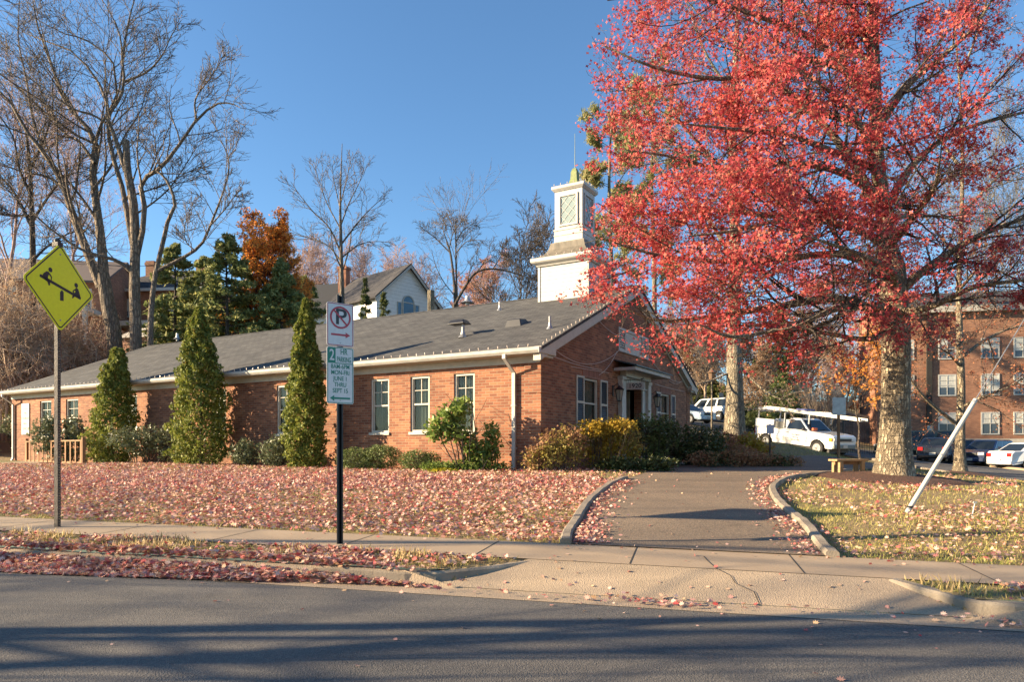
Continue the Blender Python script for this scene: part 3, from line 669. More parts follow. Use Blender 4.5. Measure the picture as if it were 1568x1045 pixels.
# ---- pale trunk beside the building (its crown goes up behind the red one)
b3 = Vector((9.6, 30, h1(9.6, 30))); z = 30; t = Tree(13)
t.limbs([([Vector((b3.x, b3.y, b3.z-.1))] + [W3(x, y, z) for x, y in ((1125,600),(1124,500),(1126,400),(1124,300),(1122,200),(1126,100),(1130,0),(1128,-90))], .40, .05)], 20)
P, Rr = t.levels[0]; Rr[0] += np.exp(-np.linspace(0, 20, 20)/1.2)*.2
t.limbs([LM([(1124,400,z),(1080,330,z+1),(1020,270,z+1.5),(980,200,z+2)], .12), LM([(1126,420,z),(1180,350,z-.5),(1230,300,z-1),(1260,240,z-1.3)], .12), LM([(1124,300,z),(1070,220,z-1),(1020,160,z-1.6),(990,80,z-2)], .11),
 LM([(1122,240,z),(1170,160,z+1),(1230,100,z+1.6),(1260,30,z+2)], .11), LM([(1125,150,z),(1080,80,z),(1050,0,z)], .09), LM([(1127,80,z),(1170,20,z-1),(1200,-60,z-1.6)], .09),
 LM([(1120,570,z),(1085,585,z-.4),(1065,590,z-.8),(1040,610,z-1.1)], .05, .02), LM([(1132,560,z),(1160,590,z-.5),(1190,610,z-1),(1215,612,z-1.4)], .06, .02), LM([(1124,470,z),(1160,440,z-2),(1190,400,z-3.4)], .09), LM([(1124,460,z),(1090,420,z+2),(1060,380,z+3.2)], .09)], 10)
t.grow(1, 9, .15, 1, (28, 60), (.35, .6), .12, .03, 7, .55, .014).grow(2, 6, .15, 1, (28, 60), (.35, .6), .15, .03, 5, .55, .009).grow(3, 3, .2, 1, (25, 60), (.4, .7), .18, .02, 4, .6, .007)
tt = tree_thing('bare_tree', b3, 'leafless tree with a thick pale straight trunk between the brick building and the white pickup', 'tree'); 
lp = t.pts(4, 1, .05, .4); lp = lp[(lp[:, 2] < 7.2) & (t.g.random(len(lp)) < .9)]
lb = np.array(tuple(b3)); localise(t, b3)
t.mesh([0, 1], 'trunk', M['bark_pale'], tt, {0: 16}); t.mesh([2, 3, 4], 'branches', M['bark_grey'], tt)
scatter('crown', lp-lb, t.g.uniform(.08, .13, len(lp)), STAR, L_BROWN, t.g, parent=tt)

# ---- generic bare tree
def bare(name, label, base, hgt, seed, bark='bark_grey', lean=(0, 0), r=.2, limbs=None, n1=12, n2=8, n3=6, n4=4, spread=(.35, .6), group=None, twigm=None, t0=.3, leaf=None, nleaf=0, ang=(28, 55), up=.04, rmin=.010, shell=(.5, .62)):
    t = Tree(seed); base = Vector(base)
    if limbs is None:
        g = t.g; pts = [base - Vector((0, 0, .2))]; x, y = 0., 0.
        for k in range(1, 8):
            x += g.normal()*.02*hgt + lean[0]*hgt/7; y += g.normal()*.02*hgt + lean[1]*hgt/7; pts.append(base + Vector((x, y, hgt*.85*k/7)))
        t.limbs([(pts, r, r*.15)], 14); t.grow(0, n1, t0, 1, ang, spread, .09, up, 9, .55, rmin*2)
    else:
        t.limbs(limbs[:1], 16); t.limbs(limbs[1:], 14)
    t.grow(1, n2, .15, 1, ang, spread, .11, up, 7, .5, rmin*1.4).grow(2, n3, .15, 1, (25, 55), shell, .13, up, 5, .55, rmin).grow(3, n4, .2, 1, (22, 50), (.5, .75), .15, up, 4, .6, rmin*.8)
    o = tree_thing(name, base, label, 'tree', group)
    lp = t.pts(4, nleaf, .08, .2) - np.array(tuple(base)) if nleaf else None
    localise(t, base)
    t.mesh([0, 1], 'trunk', M[bark], o, {0: 10, 1: 6}); t.mesh([2, 3, 4], 'crown' if lp is None else 'branches', M[twigm or bark], o, {2: 4, 3: 3, 4: 3})
    if lp is not None: scatter('crown', lp, t.g.uniform(.12, .22, len(lp)), STAR, leaf, t.g, parent=o)
    return o
def top_h(px, Z, py):
    """height a tree must have at that spot for its top to reach the given line"""
    return CAMZ + (HY-py)/F*Z - gpos(px, Z).z
def gpos(px, Z): X = (px-CX)/F*Z; return Vector((X, Z, h1(X, Z)))
def LZ(pts, z, r0, r1, dz=0.0):
    n = len(pts); return ([W3(x, y, z + dz*k/(n-1)) for k, (x, y) in enumerate(pts)], r0, r1)
# left group: two big leafless trees behind the far end of the roof
z = 37.0; bl = gpos(208, z)
bare('bare_tree', 'tall leafless tree with a broken pale stub behind the far end of the grey roof', bl, 20, 21, 'bark_grey', limbs=[
 ([bl - Vector((0, 0, .3))] + [W3(x, y, z) for x, y in ((208,520),(206,440),(207,370),(204,310),(195,260),(193,215))], .33, .17),
 LZ([(209,395),(222,330),(216,280),(240,262),(265,235),(300,185),(330,160),(352,158),(368,165)], z, .17, .02, -1.5),
 LZ([(205,380),(195,330),(188,290),(170,230),(165,190),(162,150),(140,110),(105,75),(60,60),(10,35)], z, .17, .02, 1.5),
 LZ([(192,262),(178,215),(165,180),(178,160),(190,130),(187,90),(185,60),(172,25),(150,-10)], z, .13, .02, -1),
 LZ([(187,95),(192,60),(200,20),(215,-30)], z, .08, .02, 1), LZ([(190,125),(225,110),(248,85),(262,55),(278,30)], z, .07, .015, -.6),
 LZ([(300,182),(300,150),(325,115),(345,80)], z-1, .06, .012, -.6), LZ([(205,420),(180,400),(130,385),(90,360),(55,330),(0,262)], z, .13, .02, -2),
 LZ([(162,188),(140,175),(110,165),(60,130),(0,90)], z, .07, .015, -1.2), LZ([(205,330),(235,310),(262,285),(292,240),(305,215)], z, .06, .012, 1.6), LZ([(200,300),(225,292),(260,280),(290,262),(305,262)], z, .05, .012, 1)], n2=13, n3=7, n4=4, spread=(.26, .48))
bl = gpos(178, 38.5); z = 38.5
bare('bare_tree', 'leafless tree with forked trunks leaning left just right of the yellow sign', bl, 20, 22, 'bark_grey', limbs=[
 ([bl - Vector((0, 0, .3)), W3(176, 530, z), W3(166, 470, z), W3(157, 420, z)], .42, .34),
 LZ([(160,440),(156,380),(150,330),(142,270),(146,215),(128,190),(110,170),(92,140),(80,100),(60,50),(50,0)], z, .28, .03, 1),
 LZ([(155,440),(135,390),(112,330),(95,280),(68,235),(40,200),(15,155),(-15,130)], z, .27, .04, -1.5),
 LZ([(146,220),(155,190),(178,150),(176,120),(170,90),(130,60),(95,50),(40,20)], z, .10, .02, -1),
 LZ([(145,250),(120,215),(100,205),(70,160),(40,140),(0,125)], z, .10, .02, 2), LZ([(142,290),(170,255),(190,210),(215,170),(225,130)], z, .08, .02, 1.6),
 LZ([(95,285),(70,270),(30,262),(-20,240)], z, .09, .02, -1), LZ([(68,236),(50,180),(40,120),(28,60),(30,0)], z, .09, .02, 1.5)], n2=13, n3=7, n4=4, spread=(.24, .45))
bl = gpos(230, 35.5); z = 35.5
bare('bare_tree', 'slender crooked leafless tree beside the dark conifers, behind the middle of the grey roof', bl, 14, 23, 'bark_grey', limbs=[
 ([bl - Vector((0, 0, .3))] + [W3(x, y, z) for x, y in ((230,525),(232,470),(238,420),(250,370),(258,335),(268,315),(262,290),(252,272),(240,262))], .17, .05),
 LZ([(240,415),(280,395),(308,375),(322,345),(338,305),(350,265),(348,235),(337,215)], z, .10, .02, -1),
 LZ([(320,348),(345,320),(362,300),(375,320)], z-1, .04, .01), LZ([(300,385),(285,370),(283,345),(300,300)], z-.5, .04, .01), LZ([(252,275),(240,240),(236,210),(228,180)], z, .04, .01)], n2=12, n3=7, n4=4, spread=(.22, .42))
bl = gpos(50, 40); z = 40
bare('bare_tree', 'dark leafless tree at the left edge rising behind the yellow sign', bl, 17, 24, 'bark_dark', limbs=[
 ([bl - Vector((0, 0, .3))] + [W3(x, y, z) for x, y in ((50,520),(50,440),(50,370),(48,310),(46,260),(40,200))], .26, .07),
 LZ([(50,350),(30,310),(10,280),(-30,250)], z, .12, .03, 1), LZ([(49,340),(75,300),(100,270),(130,262)], z, .1, .02, -1), LZ([(48,300),(30,260),(20,210),(-5,170)], z, .1, .02, -1),
 LZ([(46,260),(65,220),(80,170),(80,120)], z, .09, .02, 1), LZ([(50,400),(70,380),(100,360),(135,350)], z, .08, .02), LZ([(48,330),(10,330),(-30,320)], z, .08, .02)], n2=16, n3=8, n4=4, spread=(.28, .5))
for px, Z, py, sd_, lab in ((8, 46, 120, 31, 'leafless tree cut by the left edge of the photo beyond the brush'), (110, 60, 150, 32, 'distant leafless tree between the yellow sign and the leaning trunks')):
    bare('bare_tree', lab, gpos(px, Z), top_h(px, Z, py), sd_, 'twig_red', n1=18, n2=9, n3=5, n4=3)
# the lone ones on the skyline
bl = gpos(522, 52); z = 52
bare('bare_tree', 'upright leafless tree with fine symmetrical twigs beside the orange brick chimney', bl, 18, 25, 'bark_grey', limbs=[
 ([bl - Vector((0, 0, .3))] + [W3(x, y, z) for x, y in ((524,480),(523,420),(522,370),(521,320),(522,270),(524,220))], .26, .02),
 LZ([(521,385),(505,350),(480,325),(460,300),(445,278)], z, .08, .015, -1), LZ([(522,375),(545,345),(565,322),(590,300)], z, .08, .015, 1),
 LZ([(521,350),(500,310),(490,280),(478,250)], z, .06, .015, 1), LZ([(522,345),(535,310),(550,280),(558,255)], z, .06, .015, -1), LZ([(523,395),(550,375),(575,370),(598,372)], z, .06, .015),
 LZ([(522,400),(500,375),(465,362),(438,358)], z, .07, .015, 1), LZ([(521,320),(512,280),(508,250)], z, .05, .012, 1), LZ([(522,310),(532,270),(538,240)], z, .05, .012, -1), LZ([(523,420),(535,380),(540,350),(560,330)], z+.5, .07, .012, 2), LZ([(522,410),(510,380),(505,340)], z-.5, .07, .012, -2)], n2=9, n3=5, n4=3, ang=(22, 45), spread=(.28, .5))
bl = gpos(697, 62); z = 62
bare('bare_tree', 'twin stemmed leafless tree with a rounded crown on the skyline right of the white house', bl, 14, 26, 'bark_grey', limbs=[
 ([bl - Vector((0, 0, .3))] + [W3(x, y, z) for x, y in ((697,470),(695,430),(690,390),(684,370))], .17, .08),
 ([bl + Vector((.5, 0, -.3))] + [W3(x, y, z) for x, y in ((700,470),(699,430),(698,390),(698,350),(700,335))], .16, .03),
 LZ([(690,388),(672,370),(658,358),(648,352)], z, .07, .015), LZ([(685,372),(678,350),(680,335)], z, .06, .015, 1), LZ([(698,388),(715,370),(735,368)], z, .06, .015, -1), LZ([(698,370),(712,350),(728,342)], z, .06, .015, 1), LZ([(688,380),(695,355),(712,335)], z, .06, .015, -1), LZ([(698,360),(690,340),(686,328)], z, .05, .012, 1)], n2=12, n3=6, n4=4, ang=(30, 60), spread=(.35, .6), up=.01)
bl = gpos(690, 56); z = 56
bare('bare_tree', 'low leafless tree with one long branch arching to the right behind the roof vents', bl, 9, 27, 'bark_dark', limbs=[
 ([bl - Vector((0, 0, .3)), W3(694, 480, z), W3(698, 465, z), W3(712, 440, z), W3(728, 418, z), W3(750, 412, z), W3(775, 415, z), W3(800, 422, z)], .17, .04),
 LZ([(730,418),(745,395),(752,372)], z, .05, .012), LZ([(755,412),(768,390),(772,370)], z, .05, .012, 1), LZ([(715,436),(722,410),(735,395)], z, .05, .012, -1)], n2=8, n3=5, n4=3)
for px, Z, py, sd_, lab, kw in (
    (793, 58, 345, 33, 'leafless tree with crooked limbs just left of the white steeple', dict(bark='bark_dark')),
    (822, 66, 330, 34, 'pale leafless tree half hidden behind the white steeple', dict(bark='bark_grey')),
    (470, 74, 375, 35, 'reddish leafless tree behind the dark roofed house', dict(bark='twig_red')),
    (500, 84, 370, 36, 'far reddish leafless tree left of the orange brick chimney', dict(bark='twig_red')),
    (560, 84, 385, 37, 'tan leafless tree just behind the roof of the white gabled house', dict(bark='twig_red')),
    (592, 90, 380, 38, 'far pale leafless tree above the ridge of the white gabled house', dict(bark='twig_red')),
    (648, 88, 395, 39, 'hazy leafless tree at the right of the white gable', dict(bark='twig_red')),
    (1552, 80, 190, 41, 'tall leafless tree rising over the right end of the brick apartments', dict(bark='bark_pale')),
    (1500, 84, 240, 42, 'tall leafless tree over the middle of the brick apartments', dict(bark='bark_pale')),
    (1290, 75, 420, 43, 'leafless tree beyond the fence seen over the pickup', dict(bark='twig_red')),
    (1075, 60, 500, 44, 'tan twiggy tree by the silver van', dict(bark='twig')),
    (1045, 70, 470, 45, 'leafless tree behind the right slope of the brick building', dict(bark='twig_red')),
    (1170, 52, 535, 46, 'twiggy tan tree with dry leaves behind the thick pale trunk', dict(bark='twig', leaf=L_BROWN, nleaf=1))):
    bare('bare_tree', lab, gpos(px, Z), top_h(px, Z, py), sd_, n1=18, n2=10, n3=6, n4=3, rmin=.013, r=.16, **kw)
# thinly leaved autumn trees on the hill
for px, Z, py, sd_, lab in ((760, 74, 385, 51, 'rust leaved tree on the skyline between the vents and the steeple'), (730, 80, 425, 52, 'smaller pinkish brown tree behind the arching branch')):
    bare('autumn_tree', lab, gpos(px, Z), top_h(px, Z, py), sd_, 'twig_red', n1=16, n2=9, n3=5, n4=3, leaf=L_RUSSET, nleaf=2, rmin=.012)
bare('autumn_tree', 'tree with bright orange leaves at the top of the dark conifers', gpos(388, 41), top_h(388, 41, 338), 53, 'bark_dark', n1=22, n2=10, n3=6, n4=4, leaf=L_ORANGE, nleaf=4, t0=.3, spread=(.32, .5), ang=(20, 45), r=.2)
bare('autumn_tree', 'small tree with hanging orange leaves behind the big oak trunk', gpos(1318, 34), 6.4, 54, 'bark_dark', n1=9, n2=6, n3=4, n4=3, leaf=L_ORANGE, nleaf=2, t0=.35, r=.07, rmin=.006)
# vase-shaped crape myrtle
t = Tree(61); bv = gpos(1262, 43); g = t.g
t.limbs([([bv + Vector((g.normal()*.08, g.normal()*.08, -.1)), bv + Vector((c*.35, s_*.35, .9)), bv + Vector((c*1.1, s_*1.1, 2.2)), bv + Vector((c*1.9, s_*1.9, 3.5))], .08, .02) for c, s_ in [(math.cos(a)*q, math.sin(a)*q) for a, q in [(k*.75, .5+.5*((k*7) % 3)/2) for k in range(9)]]], 8)
t.grow(0, 9, .35, 1, (12, 35), (.35, .6), .07, .08, 6, .6, .012).grow(1, 6, .2, 1, (12, 35), (.4, .7), .09, .06, 5, .6, .009).grow(2, 4, .2, 1, (15, 35), (.4, .7), .1, .05, 4, .6, .008)
o = tree_thing('crape_myrtle', bv, 'vase shaped leafless tree with many thin tan stems in front of the iron fence'); localise(t, bv)
t.mesh([0], 'trunk', M['bark_pale'], o, {0: 6}); t.mesh([1, 2, 3], 'crown', M['twig'], o)

# ---- conifers
def conifer(name, label, base, hgt, rad, seed, m, droop=-.02, n=150, per=60, size=(.25, .5), top=.2, start=.08, bark='bark_dark', tmpl=None, prof=.85, group=None):
    t = Tree(seed); g = t.g; base = Vector(base)
    t.limbs([([base-Vector((0, 0, .2)), base+Vector((0, 0, hgt*.5)), base+Vector((g.normal()*.1, g.normal()*.1, hgt))], hgt*.016+.05, .02)], 8)
    zs = start + (1-start)*np.sort(g.random(n)); P = []
    for q in zs:
        a = g.uniform(0, 2*np.pi); L = rad*((1-q)**prof*(1-top*0)+.04)*g.uniform(.7, 1.1)
        s0 = np.array([base.x, base.y, base.z + q*hgt]); d = np.array([math.cos(a), math.sin(a), .15]); pts = [s0]
        for k in range(5): d = d + np.array([0, 0, droop]); s0 = s0 + d*L/5; pts.append(s0)
        P.append(pts)
    P = np.array(P); t.levels.append((P, np.linspace(.03, .008, 6)[None].repeat(len(P), 0)))
    t.grow(1, 6, .25, 1, (35, 60), (.3, .5), .06, -.02, 4, .6, .006, .6)
    lp = np.concatenate([t.pts(2, per//6, .06, .1), t.pts(1, per//3, .06, .25)]) - np.array(tuple(base))
    o = tree_thing(name, base, label, 'tree', group); localise(t, base)
    t.mesh([0, 1], 'trunk', M[bark], o, {0: 8, 1: 4})
    scatter('crown', lp, g.uniform(size[0], size[1], len(lp)), tmpl if tmpl is not None else SLIM*np.array([1.6, 1, 1]), m, g, parent=o, up=.0)
    return o
for px, Z, py, rr_, sd_, lab in ((268, 40, 375, 2.4, 71, 'dark green conifer just right of the slender crooked tree'), (312, 43, 395, 2.7, 72, 'dark conifer directly above the second columnar evergreen'),
    (348, 39, 362, 2.6, 73, 'broad dark conifer to the left of the orange leaved tree'), (392, 42, 366, 2.8, 74, 'tall dark conifer under the orange leaves'), (432, 40, 400, 2.3, 75, 'dark conifer between the orange tree and the dark roofed house'), (468, 46, 425, 2.0, 76, 'smaller dark conifer beside the tall columnar evergreen')):
    conifer('conifer', lab, gpos(px, Z), top_h(px, Z, py), rr_*1.3, sd_, L_HEM, prof=.7, n=170, per=66, size=(.22, .42), group='dark conifers behind the roof')
conifer('conifer', 'thin young spruce in front of the white gabled house', gpos(560, 52), top_h(560, 52, 425), 1.1, 77, L_DEEP, n=70, per=48, size=(.15, .3))
conifer('conifer', 'small dark spruce left of the arched window', gpos(588, 54), top_h(588, 54, 445), 1.2, 78, L_DEEP, n=70, per=48, size=(.15, .3))
conifer('conifer', 'bushy mid green evergreen behind the pickup', gpos(1200, 47), top_h(1200, 47, 575), 2.0, 79, L_BOX, n=140, per=60, size=(.12, .26), prof=.6)
conifer('conifer', 'tall dark evergreen behind the bushy green one', gpos(1196, 56), top_h(1196, 56, 470), 3.2, 80, L_DEEP, n=160, per=60, size=(.25, .45))
# pines behind the steeple: long trunks, sparse tufted plates
def pine(label, base, hgt, rad, seed, start=.45):
    t = Tree(seed); g = t.g; base = Vector(base)
    t.limbs([([base-Vector((0, 0, .2)), base+Vector((.1, 0, hgt*.4)), base+Vector((-.1, 0, hgt*.75)), base+Vector((.1, 0, hgt))], .24, .04)], 12)
    t.grow(0, 34, start, 1, (60, 88), (10+rad*.6, 10+rad*1.25), .06, .03, 7, .35, .02, .3)
    t.grow(1, 8, .3, 1, (30, 55), (.3, .5), .08, .04, 4, .5, .012).grow(2, 4, .3, 1, (20, 50), (.4, .7), .1, .05, 3, .6, .01)
    lp = t.pts(3, 14, .10, .3) - np.array(tuple(base)); o = tree_thing('pine_tree', base, label); localise(t, base)
    t.mesh([0, 1], 'trunk', M['bark_pale'], o, {0: 8, 1: 4}); t.mesh([2, 3], 'branches', M['bark_dark'], o)
    scatter('crown', lp, g.uniform(.25, .45, len(lp)), SLIM, L_PINE, g, parent=o, up=.35)
pine('tall pine with sparse olive needles immediately right of the steeple spire', gpos(935, 44), top_h(935, 44, 165), 2.6, 81, .35)
pine('tall pine mostly hidden behind the red crown', gpos(1000, 47), top_h(1000, 47, 130), 3.2, 82, .3)

# more twiggy trees closing the view behind the street
for px, Z, py, sd_, lab, kw in (
    (1060, 64, 505, 301, 'tan leafed tree just right of the brick gable', dict(leaf=L_BROWN, nleaf=3)),
    (1098, 72, 490, 302, 'tan leafed tree directly behind the street lamp', dict(leaf=L_BROWN, nleaf=3)),
    (1150, 66, 500, 303, 'brown leafed tree beyond the silver minivan', dict(leaf=L_BROWN, nleaf=3)),
    (1235, 68, 480, 304, 'tan tree rising behind the vase shaped tree', dict(leaf=L_BROWN, nleaf=3)),
    (1330, 66, 470, 305, 'leafless tree beyond the fence left of the brick apartments', dict()),
    (1290, 62, 520, 306, 'low russet tree above the reddish hedge', dict(leaf=L_RUSSET, nleaf=1))):
    bare('bare_tree', lab, gpos(px, Z), top_h(px, Z, py), sd_, 'twig', n1=18, n2=9, n3=5, n4=3, rmin=.014, r=.14, t0=.12, **kw)
# the far-off wood along the skyline, one mass
T = Tree(400); paths = []
for k in range(150):
    px = T.g.uniform(-200, 1800); Z = T.g.uniform(105, 150); q = gpos(px, Z); hh = T.g.uniform(8, 13); paths.append(([q-Vector((0, 0, 1)), q+Vector((T.g.normal()*.4, 0, hh*.5)), q+Vector((T.g.normal()*.8, 0, hh))], .18, .03))
T.limbs(paths, 8); T.grow(0, 16, .1, 1, (25, 60), (.3, .55), .1, .05, 5, .5, .035).grow(1, 8, .15, 1, (25, 60), (.35, .6), .14, .04, 4, .5, .028).grow(2, 4, .2, 1, (25, 60), (.4, .7), .16, .03, 3, .6, .022)
tag(T.mesh([0, 1, 2, 3], 'woods', M['twig_red'], None, {0: 5, 1: 3, 2: 3, 3: 3}), 'far-off leafless wood along the skyline', 'woods', kind='stuff')

conifer('conifer', 'dark broad evergreen beyond the silver minivan', gpos(1086, 70), top_h(1086, 70, 585), 3.4, 95, L_HEM, n=150, per=48, size=(.25, .5), prof=.5)
L_OLIVE = leaf_mat('olive_leaves', [(0.20, 0.17, 0.04, 0), (0.34, 0.29, 0.07, .6), (0.30, 0.18, 0.08, 1)], 0.3)

# ---- clipped and loose shrubs
def blob_points(g, ells, n, shell=.55, lump=.18):
    """points through lumpy ellipsoids (cx,cy,cz,rx,ry,rz)"""
    w = np.array([e[3]*e[5] for e in ells]); out = []
    for e, m_ in zip(ells, (w/w.sum()*n).astype(int)):
        v = g.normal(size=(m_, 3)); v /= np.linalg.norm(v, axis=1, keepdims=True)
        ph = g.uniform(0, 6, 3); bumps = 1 + lump*(np.sin(v[:, 0]*6+ph[0])*np.sin(v[:, 1]*6+ph[1]) + .6*np.sin(v[:, 2]*9+ph[2]+v[:, 0]*4))
        r = (shell + (1-shell)*g.random(m_)**.6)*bumps; p = v*r[:, None]*np.array(e[3:6]) + np.array(e[0:3]); out.append(p)
    p = np.concatenate(out); return p[p[:, 2] > .02]
def shrub(name, label, base, ells, n, size, m, seed, stems=9, tmpl=None, stem_m='bark_dark', cat='shrub', group=None, up=None, shell=.5, lump=.18, gaps=0.0, sr=.012):
    g = np.random.default_rng(seed); o = empty(name, tuple(base), 0, label, cat, group)
    p = blob_points(g, ells, n, shell, lump)
    if gaps:
        c = np.sin(p[:, 0]*9+seed)*np.sin(p[:, 1]*9)*np.sin(p[:, 2]*9+seed*.3); p = p[c < gaps]
    mats = m if isinstance(m, list) else [m]
    if len(mats) == 1:
        scatter('foliage', p, g.uniform(size[0], size[1], len(p)), STAR if tmpl is None else tmpl, mats[0], g, parent=o, up=up)
    else:
        pick = (np.sin(p[:, 0]*4+1)+np.sin(p[:, 2]*5)+g.normal(size=len(p))*.7 > 0).astype(int)
        for k, mm in enumerate(mats[:2]): q = p[pick == k]; scatter('foliage', q, g.uniform(size[0], size[1], len(q)), STAR if tmpl is None else tmpl, mm, g, parent=o, up=up)
    if stems:
        T = Tree(seed+1); paths = []
        for k in range(stems):
            e = ells[k % len(ells)]; v = g.normal(size=3)*.5
            q = Vector((e[0]+v[0]*e[3], e[1]+v[1]*e[4], e[2]+abs(v[2])*e[5]*.7)); s0 = Vector((e[0]*.5+g.normal()*.06, e[1]*.5+g.normal()*.06, -.05))
            paths.append(([s0, s0.lerp(q, .5)+Vector((g.normal()*.05, g.normal()*.05, 0)), q], sr*1.5, sr*.5))
        T.limbs(paths, 6); T.grow(0, 5, .3, 1, (20, 50), (.3, .6), .1, .03, 4, .6, sr*.3)
        T.mesh([0, 1], 'stem', M[stem_m], o, {0: 5, 1: 3})
    return o
def at(px, py_base, lift=0): p = ground(px, py_base, lift); return p

def wall_at(px, off):
    """ground point that distance in front of the long wall, seen in that column"""
    k = (px-CX)/F; s_ = (.66-.508*off-16*k+.862*k*off)/(.862+.507*k); x, y = .66-.862*s_-.508*off, 16+.507*s_-.862*off; return Vector((x, y, h1(x, y)))
def gable_at(px, off):
    k = (px-CX)/F; t_ = (16*k-.507*k*off-.66-.862*off)/(.508-.862*k); x, y = .66+.508*t_+.862*off, 16+.862*t_-.507*off; return Vector((x, y, h1(x, y)))
# ---------------------------------------------------------------- the long brick building with its white steeple
HZ = 0.97; HROT = math.atan2(-0.507, 0.862)
HB = empty('brick_building', (0.66, 16.0, HZ), HROT, 'long single storey red brick building with grey shingle roof and white steeple', 'building')
LEN, DEP, WH = 24.5, 11.95, 2.66
EAVE, RIDGE, OV, GOV = 2.80, 5.47, 0.36, 0.10          # local heights of the roof edge and ridge, overhangs
MID = DEP/2; SL = (RIDGE-EAVE)/(MID+OV)
def roof_z(y): return RIDGE - abs(y-MID)*SL
def hpx(px, py):
    """point of the front roof slope seen at a pixel, in the building's own coordinates"""
    c, s = 0.862, -0.507; d = Vector(((px-CX)/F, 1, (HY-py)/F)); o = Vector((0-0.66, -16.0, CAMZ-HZ))
    L = lambda v: Vector((v.x*EX[0]+v.y*EX[1], v.x*EY[0]+v.y*EY[1], v.z)); o2, d2 = L(o), L(d)
    t = (RIDGE + (o2.y-MID)*SL - o2.z)/(d2.z - d2.y*SL); return o2 + d2*t
def wall_panels(mb, a0, a1, z0, z1, holes, plane, off, inward, rev=.11):
    """a wall with openings and their reveals; plane 'x': runs along x at y=off; 'y': runs along y at x=off"""
    As = sorted({a0, a1} | {h[0] for h in holes} | {h[1] for h in holes}); Zs = sorted({z0, z1} | {h[2] for h in holes} | {h[3] for h in holes})
    P = (lambda a, z_, t=0: (a, off+inward*t, z_)) if plane == 'x' else (lambda a, z_, t=0: (off+inward*t, a, z_))
    for i in range(len(As)-1):
        for k in range(len(Zs)-1):
            ca, cz = (As[i]+As[i+1])/2, (Zs[k]+Zs[k+1])/2
            if any(h[0] < ca < h[1] and h[2] < cz < h[3] for h in holes): continue
            mb.add([P(As[i], Zs[k]), P(As[i+1], Zs[k]), P(As[i+1], Zs[k+1]), P(As[i], Zs[k+1])], [(0, 1, 2, 3)])
    for x0, x1, y0, y1 in holes:
        for (p, q) in (((x0, y0), (x1, y0)), ((x1, y0), (x1, y1)), ((x1, y1), (x0, y1)), ((x0, y1), (x0, y0))):
            mb.add([P(*p), P(*q), P(*q, rev+.12), P(*p, rev+.12)], [(0, 1, 2, 3)])
WIN = [(-2.13, .62), (-3.50, .62), (-4.84, .64), (-8.45, .72), (-11.45, .72), (-16.2, .8), (-19.95, .85), (-21.85, .85)]
WZ = (.93, 2.36)
wholes = [(x-w/2, x+w/2, WZ[0], WZ[1]) for x, w in WIN]
GW = [(2.87, .92), (9.07, .92)]; gholes = [(y-w/2, y+w/2, 1.05, 2.36) for y, w in GW] + [(5.27, 6.67, 0.12, 2.32)]
mb = MB()
wall_panels(mb, -LEN, 0, -.35, WH, wholes, 'x', 0.0, 1)
wall_panels(mb, 0, DEP, -.35, WH, gholes, 'y', 0.0, -1)
mb.add([(0, 0, WH), (0, DEP, WH), (0, DEP, roof_z(DEP)-.14), (0, MID, RIDGE-.14), (0, 0, roof_z(0)-.14)], [(0, 1, 2, 3, 4)])
mb.add([(-LEN, 0, -.35), (-LEN, DEP, -.35), (-LEN, DEP, WH), (-LEN, MID, RIDGE-.14), (-LEN, 0, WH)], [(0, 1, 2, 3, 4)])
mb.add([(-LEN, DEP, -.35), (0, DEP, -.35), (0, DEP, WH), (-LEN, DEP, WH)], [(0, 1, 2, 3)])
# rusticated brick quoins: bands of six courses standing a little proud at the corners
for k in range(6):
    z0 = .02 + k*.445; z1 = min(z0+.40, WH-.01)
    mb.box(-.42, -.018, z0, .018, -.0005, z1); mb.box(.0005, -.017, z0, .018, .38, z1)
    mb.box(.0005, DEP-.38, z0, .018, DEP+.018, z1)
wallo = mb.build('wall', M['brick'], HB)
mb = MB(); mb.box(-LEN-.02, -.03, -.35, .02, -.0202, .0); 
# interior so that windows look into dark rooms
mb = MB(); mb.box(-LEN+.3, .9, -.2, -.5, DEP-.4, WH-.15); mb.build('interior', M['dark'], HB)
# belt of soldier bricks over the gable windows
sbm = brick_mat('soldier_brick', (.36, .13, .085), (.28, .10, .06), (.36, .25, .18), .0677, .24, .010)
for y, w in GW: mb = MB(); mb.box(.0005, y-w/2-.12, 2.362, .012, y+w/2+.12, 2.60); mb.build('lintel', sbm, HB)
# roof
mb = MB(); x0, x1 = -LEN-.25, GOV+.12; th = .07
def slab(mb, pts, t):
    v = list(pts) + [(p[0], p[1], p[2]-t) for p in pts]; n = len(pts)
    mb.add(v, [tuple(range(n)), tuple(range(n, 2*n))[::-1]] + [(i, n+i, n+(i+1) % n, (i+1) % n) for i in range(n)])
slab(mb, [(x0, -OV, EAVE), (x1, -OV, EAVE), (x1, MID, RIDGE), (x0, MID, RIDGE)], th)
slab(mb, [(x1, DEP+OV, EAVE), (x0, DEP+OV, EAVE), (x0, MID, RIDGE), (x1, MID, RIDGE)], th)
roof = mb.build('roof', M['shingle'], HB)
mb = MB()
for i in range(int((x1-x0)/.3)):
    a = x0 + i*.3; zc = RIDGE+.012 + (.004 if i % 2 else 0)
    mb.add([(a, MID-.14, zc-.06), (a+.29, MID-.14, zc-.06), (a+.29, MID, zc), (a, MID, zc), (a, MID+.14, zc-.06), (a+.29, MID+.14, zc-.06)], [(0, 1, 2, 3), (3, 2, 5, 4)])
mb.build('ridge_cap', M['shingle'], roof)
